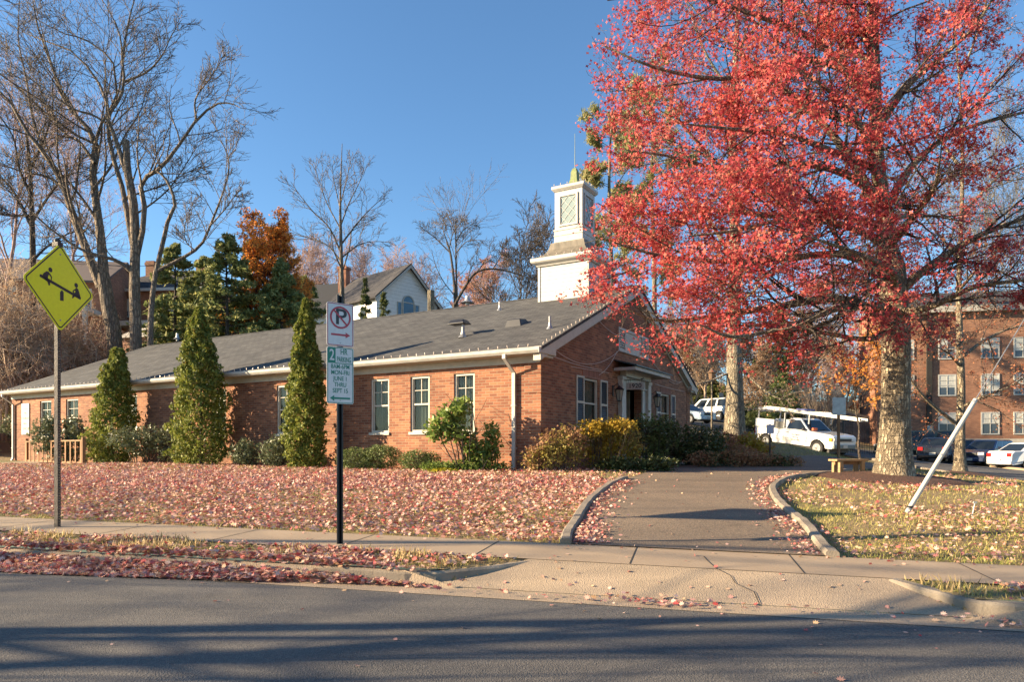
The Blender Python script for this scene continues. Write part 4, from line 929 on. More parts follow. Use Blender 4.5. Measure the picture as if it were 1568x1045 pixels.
# soffit, fascia, frieze
mb = MB(); mb.box(-LEN-.2, -OV+.03, WH, .1, -.001, WH+.02); mb.box(-LEN-.2, -OV+.005, WH, .1, -OV+.03, EAVE-.075); mb.box(-LEN, -.022, WH-.16, 0, -.002, WH-.001)
mb.box(-LEN-.2, DEP+.001, WH, .1, DEP+OV-.03, WH+.02)
mb.build('soffit', M['cream'], HB)
def rake(mb, y0, y1, xa, xb, top, hgt):
    f = lambda y: roof_z(y)-top
    mb.add([(xa, y0, f(y0)), (xa, y1, f(y1)), (xa, y1, f(y1)-hgt), (xa, y0, f(y0)-hgt), (xb, y0, f(y0)), (xb, y1, f(y1)), (xb, y1, f(y1)-hgt), (xb, y0, f(y0)-hgt)],
           [(0, 1, 2, 3), (7, 6, 5, 4), (0, 4, 5, 1), (1, 5, 6, 2), (2, 6, 7, 3), (3, 7, 4, 0)])
mb = MB(); rake(mb, -OV, MID, .002, GOV+.09, .075, .22); rake(mb, MID, DEP+OV, .002, GOV+.09, .075, .22)
rake(mb, -.1, MID, .002, .05, .296, .09); rake(mb, MID, DEP+.1, .002, .05, .296, .09)
mb.build('rake_board', M['cream'], HB)
# boxed cornice returns at both gable corners
for s, yc in ((1, 0.0), (-1, DEP)):
    mb = MB(); a, b_ = sorted((yc-s*OV, yc+s*.38)); mb.box(.003, a, WH+.002, .21, b_, WH+.16); a, b_ = sorted((yc-s*OV, yc+s*.33)); mb.box(.003, a, WH-.06, .16, b_, WH+.001)
    mb.build('cornice_return', M['cream'], HB, bevel=.01)
# gutter with its rolled front lip
mb = MB(); pr = [(-OV-.012, EAVE-.02), (-OV-.012, EAVE-.13), (-OV-.07, EAVE-.135), (-OV-.115, EAVE-.08), (-OV-.125, EAVE-.02), (-OV-.115, EAVE-.008), (-OV-.105, EAVE-.02), (-OV-.09, EAVE-.07), (-OV-.03, EAVE-.1), (-OV-.02, EAVE-.02)]
mb.prism([(p[0], p[1]) for p in pr], -LEN-.25, GOV+.1, 'x'); mb.box(-LEN-.27, -OV-.125, EAVE-.135, -LEN-.25, -OV-.01, EAVE-.01); mb.box(GOV+.1, -OV-.125, EAVE-.135, GOV+.115, -OV-.01, EAVE-.01)
mb.build('gutter', M['white'], HB)
mb = MB(); mb.prism([(p[0]*-1 + DEP, p[1]) for p in pr], -LEN-.2, GOV+.1, 'x'); mb.build('gutter', M['cream'], HB)
def downspout(x):
    mb = MB(); y = -.06; pts = [(x, -OV-.07, EAVE-.12), (x, -OV-.07, EAVE-.22), (x+.04, y, EAVE-.52), (x+.04, y, .12), (x+.04, y-.05, .0)]
    for p, q in zip(pts[:-1], pts[1:]):
        p, q = Vector(p), Vector(q); w = .042
        mb.add([(p.x-w, p.y-w*.8, p.z), (p.x+w, p.y-w*.8, p.z), (p.x+w, p.y+w*.8, p.z), (p.x-w, p.y+w*.8, p.z), (q.x-w, q.y-w*.8, q.z), (q.x+w, q.y-w*.8, q.z), (q.x+w, q.y+w*.8, q.z), (q.x-w, q.y+w*.8, q.z)],
               [(0, 1, 5, 4), (1, 2, 6, 5), (2, 3, 7, 6), (3, 0, 4, 7), (0, 3, 2, 1), (4, 5, 6, 7)])
    for zz in (.5, 1.5): mb.box(x-.02, y-.045, zz, x+.10, y+.055, zz+.03)
    mb.build('downspout', M['white'], HB)
downspout(-.72); downspout(-24.3)
# windows
def window(px_, w, z0, z1, plane, sashes=True, cname='curtain', muntin=True):
    """six over one double hung window; returned as a part with its pane, curtain and sill"""
    h = z1-z0; fr = MB(); f = .055
    def bx(mb, a0, a1, b0, b1, t0, t1):
        if plane == 'x': mb.box(px_+a0, t0, z0+b0, px_+a1, t1, z0+b1)
        else: mb.box(-t1, px_+a0, z0+b0, -t0, px_+a1, z0+b1)
    W2 = w/2
    for a0, a1, b0, b1 in ((-W2, -W2+f, 0, h), (W2-f, W2, 0, h), (-W2+f, W2-f, h-f, h), (-W2+f, W2-f, 0, f)): bx(fr, a0, a1, b0, b1, .035, .13)
    bx(fr, -W2+f, W2-f, h/2-.022, h/2+.022, .06, .115)
    for a0, a1 in ((-W2+f, -W2+f+.03), (W2-f-.03, W2-f)): bx(fr, a0, a1, f, h-f, .062, .11)
    if muntin:
        bx(fr, -.009, .009, h/2+.022, h-f, .07, .1); bx(fr, -W2+f+.03, W2-f-.03, h*.75-.009, h*.75+.009, .068, .098)
        bx(fr, -.009, .009, f, h/2-.022, .07, .1) if muntin == 2 else None
    o = fr.build('window', M['cream'], HB)
    g_ = MB(); bx(g_, -W2+f, W2-f, f, h-f, .084, .087); g_.build('pane', M['glass'], o)
    c = MB(); n = 26
    vs = []; 
    for k in range(n+1):
        a = -W2+f + (w-2*f)*k/n; d = .155 + .018*math.sin(k*1.9)+.012*math.sin(k*.7+px_)
        for zz in (z0+f, z1-f): vs.append((px_+a, d, zz) if plane == 'x' else (-d, px_+a, zz))
    c.add(vs, [(2*k, 2*k+2, 2*k+3, 2*k+1) for k in range(n)]); c.build('curtain', M['curtain'], o)
    s_ = MB(); bx(s_, -W2-.03, W2+.03, -.07, 0.001, -.045, .13); s_.build('sill', M['cream'], o, bevel=.004)
    return o
for x, w in WIN: window(x, w, WZ[0], WZ[1], 'x')
for y, w in GW: window(y, w, 1.05, 2.36, 'y', muntin=False)
def shutter(y, w, z0, z1):
    mb = MB(); x = .004; f = .05
    for a0, a1, b0, b1 in ((0, f, 0, z1-z0), (w-f, w, 0, z1-z0), (f, w-f, 0, f), (f, w-f, z1-z0-f, z1-z0), (f, w-f, (z1-z0)/2-.03, (z1-z0)/2+.03)): mb.box(x, y+a0, z0+b0, x+.035, y+a1, z0+b1)
    mb.build_ = None
    o = mb.build('shutter', M['cream'], HB); l = MB(); n = 22
    l.box(x+.001, y+f, z0+f, x+.006, y+w-f, z1-f)
    for k in range(n):
        zz = z0+f + (z1-z0-2*f)*k/n
        l.add([(x+.008, y+f, zz+.045), (x+.008, y+w-f, zz+.045), (x+.03, y+w-f, zz), (x+.03, y+f, zz)], [(0, 1, 2, 3)])
    l.build('louvre', M['black'], o)
for a, w in ((1.88, .46), (3.40, .5), (8.05, .46), (9.62, .46)): shutter(a, w, 1.02, 2.38)
# vent panel high in the gable
mb = MB(); y0, y1, z0, z1 = 4.70, 7.22, 3.33, 4.02
for a0, a1, b0, b1 in ((y0, y1, z0, z0+.06), (y0, y1, z1-.06, z1), (y0, y0+.05, z0+.06, z1-.06), (y1-.05, y1, z0+.06, z1-.06), (y0+.5, y0+.56, z0+.06, z1-.06), (y1-.56, y1-.5, z0+.06, z1-.06)): mb.box(.002, a0, b0, .05, a1, b1)
v = mb.build('gable_vent', M['white'], HB)
mb = MB(); mb.box(.004, y0+.56, z0+.06, .02, y1-.56, z1-.06); mb.build('panel', M['cream'], v)
for ya, yb in ((y0+.05, y0+.5), (y1-.5, y1-.05)):
    mb = MB()
    for k in range(8):
        zz = z0+.065+k*.071; mb.add([(.004, ya, zz+.065), (.004, yb, zz+.065), (.042, yb, zz), (.042, ya, zz), (.004, ya, zz+.072), (.004, yb, zz+.072), (.046, yb, zz+.008), (.046, ya, zz+.008)], [(0, 1, 2, 3), (4, 7, 6, 5), (3, 2, 6, 7)])
    mb.box(.0015, ya, z0+.06, .003, yb, z1-.06); mb.build('louvre', M['white'], v)
# door surround with its little roof
mb = MB(); D0, D1 = 5.27, 6.67
for a, b_ in ((4.72, 4.98), (6.96, 7.22)): mb.box(.003, a, -.05, .14, b_, 2.60); mb.box(.002, a-.03, -.05, .17, b_+.03, .16); mb.box(.002, a-.03, 2.5, .165, b_+.03, 2.6)
mb.box(.004, 4.985, -.05, .05, D0, 2.60); mb.box(.004, D1, -.05, .05, 6.955, 2.60); mb.box(.004, D0, 2.34, .06, D1, 2.60)
mb.box(.004, 4.9, 2.602, .20, 7.04, 2.80); mb.box(.06, 4.985, 2.32, .10, 6.955, 2.36)
for a in (5.55, 6.35): mb.box(.061, a, 2.365, .075, a+.06, 2.60)
ds = mb.build('door_surround', M['white'], HB, bevel=.006)
mb = MB(); mb.add([(0.01, 4.42, 3.05), (0.01, 7.52, 3.05), (.72, 7.62, 2.86), (.72, 4.32, 2.86), (0.01, 4.42, 3.02), (0.01, 7.52, 3.02), (.72, 7.62, 2.82), (.72, 4.32, 2.82)], [(0, 3, 2, 1), (4, 5, 6, 7), (3, 7, 6, 2), (0, 4, 7, 3), (1, 2, 6, 5)])
cn = mb.build('canopy_roof', flat('blue_copper', (.06, .11, .13), .5, .3), ds)
mb = MB(); mb.box(.01, 4.45, 2.803, .62, 7.49, 2.815); mb.box(.62, 4.40, 2.72, .66, 7.54, 2.818); mb.box(.01, 4.40, 2.72, .62, 4.44, 2.80); mb.box(.01, 7.50, 2.72, .62, 7.54, 2.80)
mb.build('canopy_cornice', M['white'], ds)
mb = MB(); mb.box(-.34, D0, .1, -.30, 5.96, 2.3); dl1 = mb.build('door', M['cream'], HB)
mb = MB(); mb.box(-1.05, D0+.02, .1, -.36, D0+.06, 2.3); mb.box(-1.05, D1-.06, .1, -.36, D1-.02, 2.3); mb.box(-1.1, D0, .1, -1.05, D1, 2.3)
mb.build('vestibule', mat('vestibule_paint', (.36, .33, .25), (.28, .25, .19), 3, .8), HB)
mb = MB(); mb.box(-1.2, 4.6, -.15, 1.0, 7.3, .10); mb.box(1.0, 4.8, -.2, 1.35, 7.1, -.02); mb.build('door_step', M['concrete'], HB)
# lanterns either side of the door
def lantern(y):
    mb = MB(); mb.box(.002, y-.05, 2.0, .02, y+.05, 2.3); mb.tube((.02, y, 2.26), (.16, y, 2.36), .009); mb.tube((.16, y, 2.36), (.20, y, 2.22), .009)
    mb.lathe([(.14, 2.16), (.15, 2.175), (.05, 2.25), (.015, 2.29)], (.20, y, 0), 6); mb.lathe([(.07, 1.84), (.075, 1.865), (.02, 1.83)][::1], (.20, y, 0), 6)
    for k in range(6):
        a = k*math.pi/3; mb.tube((.20+.068*math.cos(a), y+.068*math.sin(a), 1.86), (.20+.125*math.cos(a), y+.125*math.sin(a), 2.165), .006, n=4)
    o = mb.build('lantern', M['black'], HB); g_ = MB(); g_.lathe([(.062, 1.866), (.118, 2.158)], (.20, y, 0), 6); g_.build('pane', glass_mat('lantern_glass', (.5, .45, .35), .5), o)
lantern(4.34); lantern(7.62)
# house number board hanging from a scroll bracket
def text_obj(s, size, name, m, parent, loc, rot, ext=.0012, align='CENTER', sx=1.0):
    cu = bpy.data.curves.new('t', 'FONT'); cu.body = s; cu.size = size; cu.extrude = ext; cu.align_x = align; cu.align_y = 'CENTER'; cu.offset = size*.012
    tmp = bpy.data.objects.new('t', cu); COL.objects.link(tmp); bpy.context.view_layer.update()
    me = bpy.data.meshes.new_from_object(tmp.evaluated_get(bpy.context.evaluated_depsgraph_get())); bpy.data.objects.remove(tmp); bpy.data.curves.remove(cu)
    me.name = name; me.materials.clear(); o = link(name, me, m, parent, loc, rot); o.scale = (sx, 1, 1); return o
nb = empty('number_sign', (0, 0, 0), 0, 'small white number board hanging from a black bracket beside the white door surround', 'sign'); nb.location = HB.matrix_world @ Vector((0, 0, 0))
HB_M = Matrix.Translation((0.66, 16.0, HZ)) @ Matrix.Rotation(HROT, 4, 'Z')
nb.location = HB_M @ Vector((.15, 4.85, 2.3)); nb.rotation_euler = (0, 0, HROT)
mb = MB(); mb.tube((0, 0, .18), (.62, 0, .18), .01); mb.tube((.12, 0, .18), (.12, 0, .10), .005); mb.tube((.52, 0, .18), (.52, 0, .10), .005); mb.tube((.5, 0, .19), (.6, 0, .22), .008); mb.build('bracket', M['black'], nb)
mb = MB(); mb.box(.06, -.012, -.1, .6, .012, .10); bd = mb.build('board', M['white'], nb, bevel=.004)
text_obj('1920', .18, 'lettering', M['black'], bd, (.33, -.0135, 0), (math.radians(90), 0, 0), sx=1.1)

# ---- steeple
SC = Vector((1.98-0.66, 22.1-16.0, 0)); sx_ = SC.x*EX[0]+SC.y*EX[1]; sy_ = SC.x*EY[0]+SC.y*EY[1]; sy_ = MID
def sqp(mb, prof, cx, cy, close=True):
    """square lathe: prof of (half width, z)"""
    v = []; f = []
    for r, z_ in prof: v += [(cx-r, cy-r, z_), (cx+r, cy-r, z_), (cx+r, cy+r, z_), (cx-r, cy+r, z_)]
    for k in range(len(prof)-1):
        for i in range(4): j = (i+1) % 4; f.append((4*k+i, 4*k+j, 4*k+4+j, 4*k+4+i))
    f.append((0, 3, 2, 1)); n = 4*(len(prof)-1); f.append((n, n+1, n+2, n+3)); return mb.add(v, f)
mb = MB(); sqp(mb, [(.85, 4.4), (.85, 6.22)], sx_, sy_); ST = mb.build('steeple', M['lap'], HB)
mb = MB()
for a in (-1, 1):
    for c in (-1, 1): mb.cbox((sx_+a*.83, sy_+c*.83, 5.4), .08, .08, 1.66)
sqp(mb, [(.90, 6.20), (.92, 6.24), (1.02, 6.30), (1.05, 6.34), (1.05, 6.44), (.99, 6.45)], sx_, sy_); mb.build('cornice', M['white'], ST, bevel=.004)
mb = MB(); sqp(mb, [(1.03, 6.451), (.86, 6.52), (.72, 6.62), (.63, 6.76), (.58, 6.93), (.575, 6.98)], sx_, sy_); mb.build('flared_roof', M['lead'], ST)
mb = MB()
for a in (-.28, .05, .34):
    for t in (-1, 1): mb.add([(sx_+a+.0, sy_+t*1.0, 6.475), (sx_+a*.72, sy_+t*.73, 6.64), (sx_+a*.6, sy_+t*.60, 6.93), (sx_+a*.6+.05, sy_+t*.60, 6.93), (sx_+a*.72+.05, sy_+t*.75, 6.64), (sx_+a+.05, sy_+t*1.0, 6.49)], [(0, 1, 4, 5), (1, 2, 3, 4)])
# lantern stage: four boarded faces with leaded lights
mb = MB(); sqp(mb, [(.49, 6.982), (.49, 7.20), (.505, 7.205), (.505, 7.24), (.49, 7.245), (.49, 7.36), (.51, 7.365), (.51, 7.41), (.475, 7.42), (.475, 8.60), (.50, 8.61), (.56, 8.68), (.56, 8.76), (.45, 8.79)], sx_, sy_)
LS = mb.build('lantern_stage', M['white'], ST, bevel=.004)
for k in range(4):
    a = k*math.pi/2; fr = MB(); w, z0, z1 = .27, 7.55, 8.42
    def put(mb, a0, a1, b0, b1, t0, t1): mb.box(a0, -t1, b0, a1, -t0, b1)
    for (p0, p1, q0, q1) in ((-w-.06, -w, z0-.06, z1+.06), (w, w+.06, z0-.06, z1+.06), (-w, w, z1, z1+.06), (-w, w, z0-.06, z0)): put(fr, p0, p1, q0, q1, .476, .512)
    nx, nz = 2, 3
    def lead(mb, p, q):
        mb.tube((p[0], -.486, p[1]), (q[0], -.486, q[1]), .0065, n=4)
    for i in range(-nz, nx+1):
        for sgn in (1, -1):
            # diagonal came clipped to the light
            x_a = -w + i*2*w/nx; pts_ = []
            for t in np.linspace(0, 1, 60):
                xx = x_a + t*nz*2*w/nx; zz = z0 + t*(z1-z0); xx = xx if sgn == 1 else -xx
                if -w <= xx <= w: pts_.append((xx, zz))
            if len(pts_) > 3: lead(fr, pts_[0], pts_[-1])
    o = fr.build('leaded_window', M['white'], ST, (sx_, sy_, 0), (0, 0, a))
    g_ = MB(); put(g_, -w, w, z0, z1, .4765, .479); g_.build('pane', flat('leaded_glass', (.26, .32, .31), .12), o)
mb = MB(); sqp(mb, [(.22, 8.79), (.21, 8.83), (.15, 8.95), (.11, 9.08), (.10, 9.30), (.06, 9.42), (.02, 9.45)], sx_, sy_); mb.tube((sx_, sy_, 9.44), (sx_, sy_, 10.55), .012, .006, 6)
mb.build('finial', M['patina'], ST)
# roof furniture
def vent_pipe(px, py, r, h_, cap=False):
    p = hpx(px, py); mb = MB(); mb.tube((p.x, p.y, p.z-.1), (p.x, p.y, p.z+h_), r, n=10)
    o = mb.build('vent_pipe', M['metal'], HB)
    mb = MB(); mb.lathe([(r*3.2, -.03), (r*1.4, .06), (r*1.1, .14)], (p.x, p.y, p.z), 12); mb.build('flashing', M['metal'], o)
    if cap:
        mb = MB(); c = p + Vector((-.12, 0, h_)); mb.add([(c.x-.28, c.y-.2, c.z), (c.x+.28, c.y-.2, c.z), (c.x+.28, c.y+.2, c.z), (c.x-.28, c.y+.2, c.z), (c.x-.2, c.y-.12, c.z+.12), (c.x+.2, c.y-.12, c.z+.12), (c.x+.2, c.y+.12, c.z+.12), (c.x-.2, c.y+.12, c.z+.12)],
            [(0, 3, 2, 1), (4, 5, 6, 7), (0, 1, 5, 4), (1, 2, 6, 5), (2, 3, 7, 6), (3, 0, 4, 7)]); mb.build('hood', M['black'], o, bevel=.02)
vent_pipe(709, 516, .045, .34, True); vent_pipe(765, 475, .03, .26); vent_pipe(842, 503, .03, .30); vent_pipe(272, 519, .06, .26); vent_pipe(716, 463, .08, .22)
p = hpx(791, 497); mb = MB(); mb.add([(p.x-.27, p.y-.22, p.z-.12), (p.x+.27, p.y-.22, p.z-.12), (p.x+.27, p.y+.22, p.z+.08), (p.x-.27, p.y+.22, p.z+.08), (p.x-.2, p.y-.16, p.z+.12), (p.x+.2, p.y-.16, p.z+.12), (p.x+.2, p.y+.12, p.z+.16), (p.x-.2, p.y+.12, p.z+.16)],
    [(0, 3, 2, 1), (4, 5, 6, 7), (0, 1, 5, 4), (1, 2, 6, 5), (2, 3, 7, 6), (3, 0, 4, 7)]); mb.build('roof_vent', M['black'], HB, bevel=.02)

# ---- strings of festive bulbs along the eave and rake
M['bulb'] = flat('bulb_glass', (.62, .52, .44), .3)
def bulb_mesh():
    mb = MB(); mb.lathe([(.008, 0), (.014, .01), (.014, .035), (.017, .04), (.019, .06), (.012, .09), (.002, .105)], (0, 0, 0), 6)
    me = bpy.data.meshes.new('bulb'); me.from_pydata(mb.v, [], mb.f); me.materials.append(M['bulb']); return me
BUL = bulb_mesh()
def light_string(pts, label, step, name='string_light'):
    o = empty(name, HB_M @ Vector(pts[0]), HROT, label, 'string light', 'strings of white bulbs clipped along the building'); b0 = Vector(pts[0])
    P = [Vector(p)-b0 for p in pts]; mb = MB(); n = 0
    for p, q in zip(P[:-1], P[1:]):
        mb.tube(p, q, .004, n=3); L = (q-p).length; k = int(L/step)
        for i in range(k):
            if n >= 98: break
            bo = link('bulb', BUL, None, o, p.lerp(q, (i+.5)/k), (random.uniform(-.3, .3), random.uniform(-.3, .3), 0)); bo.scale = (.75, .75, .7); n += 1
    mb.build('wire', M['white'], o)
random.seed(3)
light_string([(-LEN-.2, -OV-.10, EAVE+.005), (.05, -OV-.10, EAVE+.005)], 'row of white bulbs along the front gutter of the brick building', .262)
light_string([(GOV+.09, -OV, EAVE+.015), (GOV+.09, MID, RIDGE+.015)], 'row of white bulbs up the near slope of the gable', .235)
light_string([(GOV+.09, MID, RIDGE+.015), (GOV+.09, DEP+OV, EAVE+.015)], 'row of white bulbs down the far slope of the gable behind the red crown', .235)
c = 1.06; light_string([(sx_-c, sy_-c, 6.45), (sx_+c, sy_-c, 6.45), (sx_+c, sy_+c, 6.45)], 'row of bulbs round the white steeple above its wide cornice', .24)
c = .565; light_string([(sx_-c, sy_-c, 8.77), (sx_+c, sy_-c, 8.77), (sx_+c, sy_+c, 8.77)], 'row of bulbs round the very top of the steeple', .2)
# thin swagged wires on the gable bricks
def swag(y0, z0, y1, z1, sag, r=.008):
    sw = MB(); pr_ = None
    for k in range(15):
        t = k/14; p = (.03, y0+(y1-y0)*t, z0+(z1-z0)*t - sag*4*t*(1-t))
        if pr_: sw.tube(pr_, p, r, n=4)
        pr_ = p
    sw.build('wire', PW, th)
th = empty('string_light', HB_M @ Vector((0, 0, 0)), HROT, 'thin pale light wires swagged across the shaded brick gable', 'string light'); PW = flat('pale_wire', (.55, .45, .40), .6)
for a in ((.35, 2.95, 4.7, 3.32, .42), (.2, 2.72, 3.5, 2.66, .05), (1.55, 2.55, 4.0, 2.62, .0), (3.3, 2.5, 4.6, 3.3, .1), (7.3, 3.45, 11.0, 2.95, .25), (3.2, 4.0, 4.7, 3.75, .05), (7.9, 2.62, 11.2, 2.60, .02), (9.4, 2.85, 11.2, 3.1, .15)): swag(*a)

# ---- notice board fixed to the far end of the wall
def on_house(x, y, z_): return HB_M @ Vector((x, y, z_))
ns = empty('notice_sign', on_house(-23.35, -.015, 1.05), HROT, 'white board with red lettering on the brick wall near the far downspout', 'sign')
mb = MB(); mb.box(-.3, -.02, 0, .3, 0, 1.25); bd = mb.build('board', M['white'], ns, bevel=.004)
redm = flat('red_lettering', (.45, .03, .04), .5)
mb = MB(); mb.box(-.2, -.0225, 1.0, .2, -.0205, 1.03); mb.build('rule', M['black'], bd)
for k, s in enumerate(('THE', 'CHURCH', 'HALL', 'OFFICE')):
    text_obj(s, .13, 'lettering', redm, bd, (0, -.0215, .86-.21*k), (math.radians(90), 0, 0))
# ---------------------------------------------------------------- shrubs and evergreens against the building
def arbor(label, px, py_base, htop, rad, seed, n=8500, lean=0.0, notch=False):
    b = wall_at(px, py_base); Hh = CAMZ+(HY-htop)/F*b.y-b.z; g = np.random.default_rng(seed)
    n = int(n*1.5); o = empty('columnar_evergreen', tuple(b), 0, label, 'evergreen', 'columnar evergreens along the long wall')
    q = g.random(n)**.85; blunt = .3 if notch else .07; a = g.uniform(0, 2*np.pi, n); ph = g.uniform(0, 6, 4)
    prof = rad*np.interp(q, [0, .06, .22, .45, .7, .88, 1], [.72, .92, 1, .86, .58, .34 + (.12 if notch else 0), blunt])
    bump = 1 + .12*np.sin(a*3+ph[0]+q*9) + .12*np.sin(a*5+ph[1]-q*23) + .10*np.sin(q*37+ph[2]+a*2) + .09*np.sin(a*9+q*60+ph[3]) + .08*np.sin(q*83+a*4)
    r = prof*bump*(.35 + .65*g.random(n)**.38)
    if notch: r *= np.where((q > .86) & (np.cos(a) < 0), .5, 1)
    P = np.stack([r*np.cos(a)+lean*q, r*np.sin(a)*.92, .06+q*Hh], -1)
    o2 = scatter('foliage', P, g.uniform(.07, .15, n), FAN, L_CYP, g, parent=o, up=.45)
    T = Tree(seed); T.limbs([([Vector((0, 0, -.1)), Vector((0, 0, Hh*.5)), Vector((lean, 0, Hh*.9))], .06, .01)], 6); T.grow(0, 60, .06, .95, (40, 75), (10+rad*.3, 10+rad*.75), .06, .06, 4, .3, .005)
    T.mesh([0, 1], 'stem', M['bark_dark'], o, {0: 6, 1: 3}); return o
arbor('shortest columnar evergreen with a notched top near the wooden railing', 172, .95, 537, .74, 101, 9000, .12, True)
arbor('tall pointed columnar evergreen in the middle of the long wall', 308, .95, 474, .80, 102, 12000, -.08)
arbor('tallest columnar evergreen just left of the parking signs', 468, .85, 462, .53, 103, 12000, .0)

def sh(name, label, px, py, ells, n, size, m, seed, **k): return shrub(name, label, py if isinstance(py, Vector) else (wall_at(px, py) if py < 50 else ground(px, py)), ells, n, size, m, seed, **k)
sh('shrub', 'loose grey green holly bush behind the wooden railing', 92, .9, [(-.55,0,1.05,.55,.5,.62),(.45,0,1.15,.5,.45,.6),(0,.1,.5,.7,.4,.5),(.75,0,.9,.4,.4,.5),(-.3,0,1.5,.3,.3,.3)], 3600, (.09, .17), L_HOLLY, 111, gaps=.25, shell=.2)
sh('shrub', 'flat topped grey green shrub between the first two columnar evergreens', 226, .9, [(-.75,0,.82,.6,.5,.38),(0,0,.85,.7,.5,.4),(.7,0,.8,.55,.5,.4),(.75,0,.4,.5,.4,.4),(-.2,.1,.45,.5,.3,.25)], 4200, (.06, .12), L_HOLLY, 112, gaps=.35, shell=.3, stems=14)
sh('shrub', 'small grey green bush just right of the tall pointed evergreen', 376, .7, [(0,0,.38,.42,.4,.42)], 1500, (.05, .11), L_HOLLY, 113, shell=.35)
sh('shrub', 'grey green bush tucked beside the tallest columnar evergreen', 421, .7, [(0,0,.42,.48,.4,.45),(.2,0,.5,.3,.3,.3)], 1900, (.05, .11), L_HOLLY, 114, shell=.35)
sh('hedge', 'clipped rounded hedge directly behind the parking sign post', 566, .8, [(-.38,0,.27,.5,.4,.30),(.3,0,.31,.55,.42,.34)], 5200, (.035, .07), L_BOX, 115, shell=.55, lump=.07, stems=5, cat='hedge')
sh('hedge', 'smaller clipped hedge below the middle window', 640, .8, [(-.05,0,.24,.42,.36,.27),(.3,0,.2,.3,.3,.24)], 3000, (.035, .07), L_BOX, 116, shell=.55, lump=.07, stems=4, cat='hedge')
sh('shrub', 'tall leggy shrub with glossy light green leaves between two windows', 738, .75, [(-.72,0,1.22,.42,.35,.38),(-.45,0,1.48,.28,.28,.24),(-1.0,0,.92,.33,.3,.3),(-.55,0,.85,.3,.3,.22),(-.25,0,.6,.22,.25,.4),(.0,0,.4,.3,.25,.3)], 1900, (.09, .17), L_FRESH, 117, gaps=.45, shell=.1, tmpl=OVAL*np.array([.9,1,1]), stems=16, up=.1, sr=.014)
sh('shrub', 'small upright shrub with glossy leaves just left of the corner downspout', 752, .5, [(0,0,.85,.22,.22,.3),(.0,0,.5,.25,.22,.32),(-.25,0,.28,.3,.2,.25)], 950, (.08, .14), L_FRESH, 118, gaps=.5, shell=.1, tmpl=OVAL*np.array([.9,1,1]), stems=8)
sh('shrub', 'low bright green weeds at the foot of the leggy shrub', 705, 1.0, [(-.5,0,.1,.5,.2,.16),(.2,0,.12,.6,.25,.18),(.8,0,.1,.4,.2,.14)], 1800, (.05, .11), L_FRESH, 119, stems=0, shell=.1, up=.3)
sh('shrub', 'patch of mossy yellow green groundcover below the leggy shrub', 680, 1.3, [(0,0,.03,.45,.2,.07)], 900, (.04, .08), leaf_mat('moss_leaves', [(.36,.34,.03,0),(.52,.44,.04,1)], .3), 120, stems=0, shell=.1)
sh('shrub', 'dry brown twiggy bush wrapped round the brick corner', 850, gable_at(850, .5), [(-.15,0,.5,.42,.35,.45),(.3,.1,.62,.45,.35,.5),(-.5,0,.3,.3,.3,.3)], 3000, (.05, .10), [L_BROWN, L_OLIVE], 121, gaps=.35, shell=.1, stems=30, stem_m='bark_dark', sr=.006)
sh('shrub', 'bush with yellow leaves on brown twigs in front of the first gable window', 925, gable_at(925, 1.0), [(-.25,0,.75,.5,.4,.45),(.3,0,.85,.5,.4,.42),(.0,0,.35,.7,.45,.35),(.6,0,.6,.4,.35,.35)], 6000, (.05, .10), [L_OLIVE, L_YELLOW], 122, gaps=.45, shell=.1, stems=26, stem_m='bark_dark', sr=.006)
sh('shrub', 'upper yellow sprays of the bush nearest the door lantern', 918, gable_at(918, 1.1), [(-.1,0,1.0,.5,.3,.22),(.5,0,1.05,.45,.3,.2)], 1500, (.05, .10), L_YELLOW, 123, gaps=.4, shell=.1, stems=12, stem_m='bark_dark', sr=.006)
sh('shrub', 'rounded dark green bush in front of the door', 992, gable_at(992, 1.5), [(-.1,0,.95,.5,.45,.42),(.4,0,.9,.45,.4,.42),(.15,0,.5,.4,.3,.4)], 4200, (.06, .12), [L_DARKG, L_BOX], 124, gaps=.4, shell=.3, stems=14)
sh('shrub', 'low spreading dark groundcover at the end of the driveway kerb', 985, gable_at(985, 2.0), [(-.5,0,.15,.6,.3,.18),(.3,0,.15,.5,.3,.2)], 2600, (.06, .12), L_DARKG, 125, stems=0, shell=.1, up=.3)
sh('shrub', 'broad dark green bush right of the entrance path', 1060, gable_at(1060, 2.2), [(-.3,0,.6,.65,.5,.5),(.4,.1,.6,.6,.5,.48),(.0,0,.3,.8,.5,.3)], 5600, (.06, .12), L_DARKG, 126, gaps=.5, shell=.35, stems=12)
sh('shrub', 'russet and brown low bush behind the broad dark one', 1108, 709, [(0,0,.35,.6,.4,.35),(.5,0,.25,.5,.35,.28)], 2600, (.05, .11), [L_RUSSET, L_BROWN], 127, gaps=.4, shell=.2, stems=14, stem_m='twig')
sh('shrub', 'orange and yellow bush at the foot of the thick pale trunk', 1140, 700, [(-.6,0,.42,.6,.4,.38),(.15,0,.42,.55,.4,.34),(.5,0,.25,.4,.3,.2)], 3200, (.07, .13), [L_RUSSET, L_YELLOW], 128, gaps=.4, shell=.2, stems=16, stem_m='twig')
sh('hedge', 'low dark hedge edging the far side of the driveway', 1140, 716, [(-.9,0,.2,.6,.3,.22),(-.2,0,.22,.6,.3,.25),(.5,0,.18,.6,.3,.2),(1.1,0,.15,.5,.3,.15)], 4200, (.05, .10), [L_DARKG, L_BROWN], 129, stems=8, shell=.2, cat='hedge')
sh('shrub', 'dark bush on the bank behind the pale trunk', 1160, 664, [(0,0,.9,1.1,.8,.9)], 2400, (.12, .22), L_DARKG, 130, shell=.3)
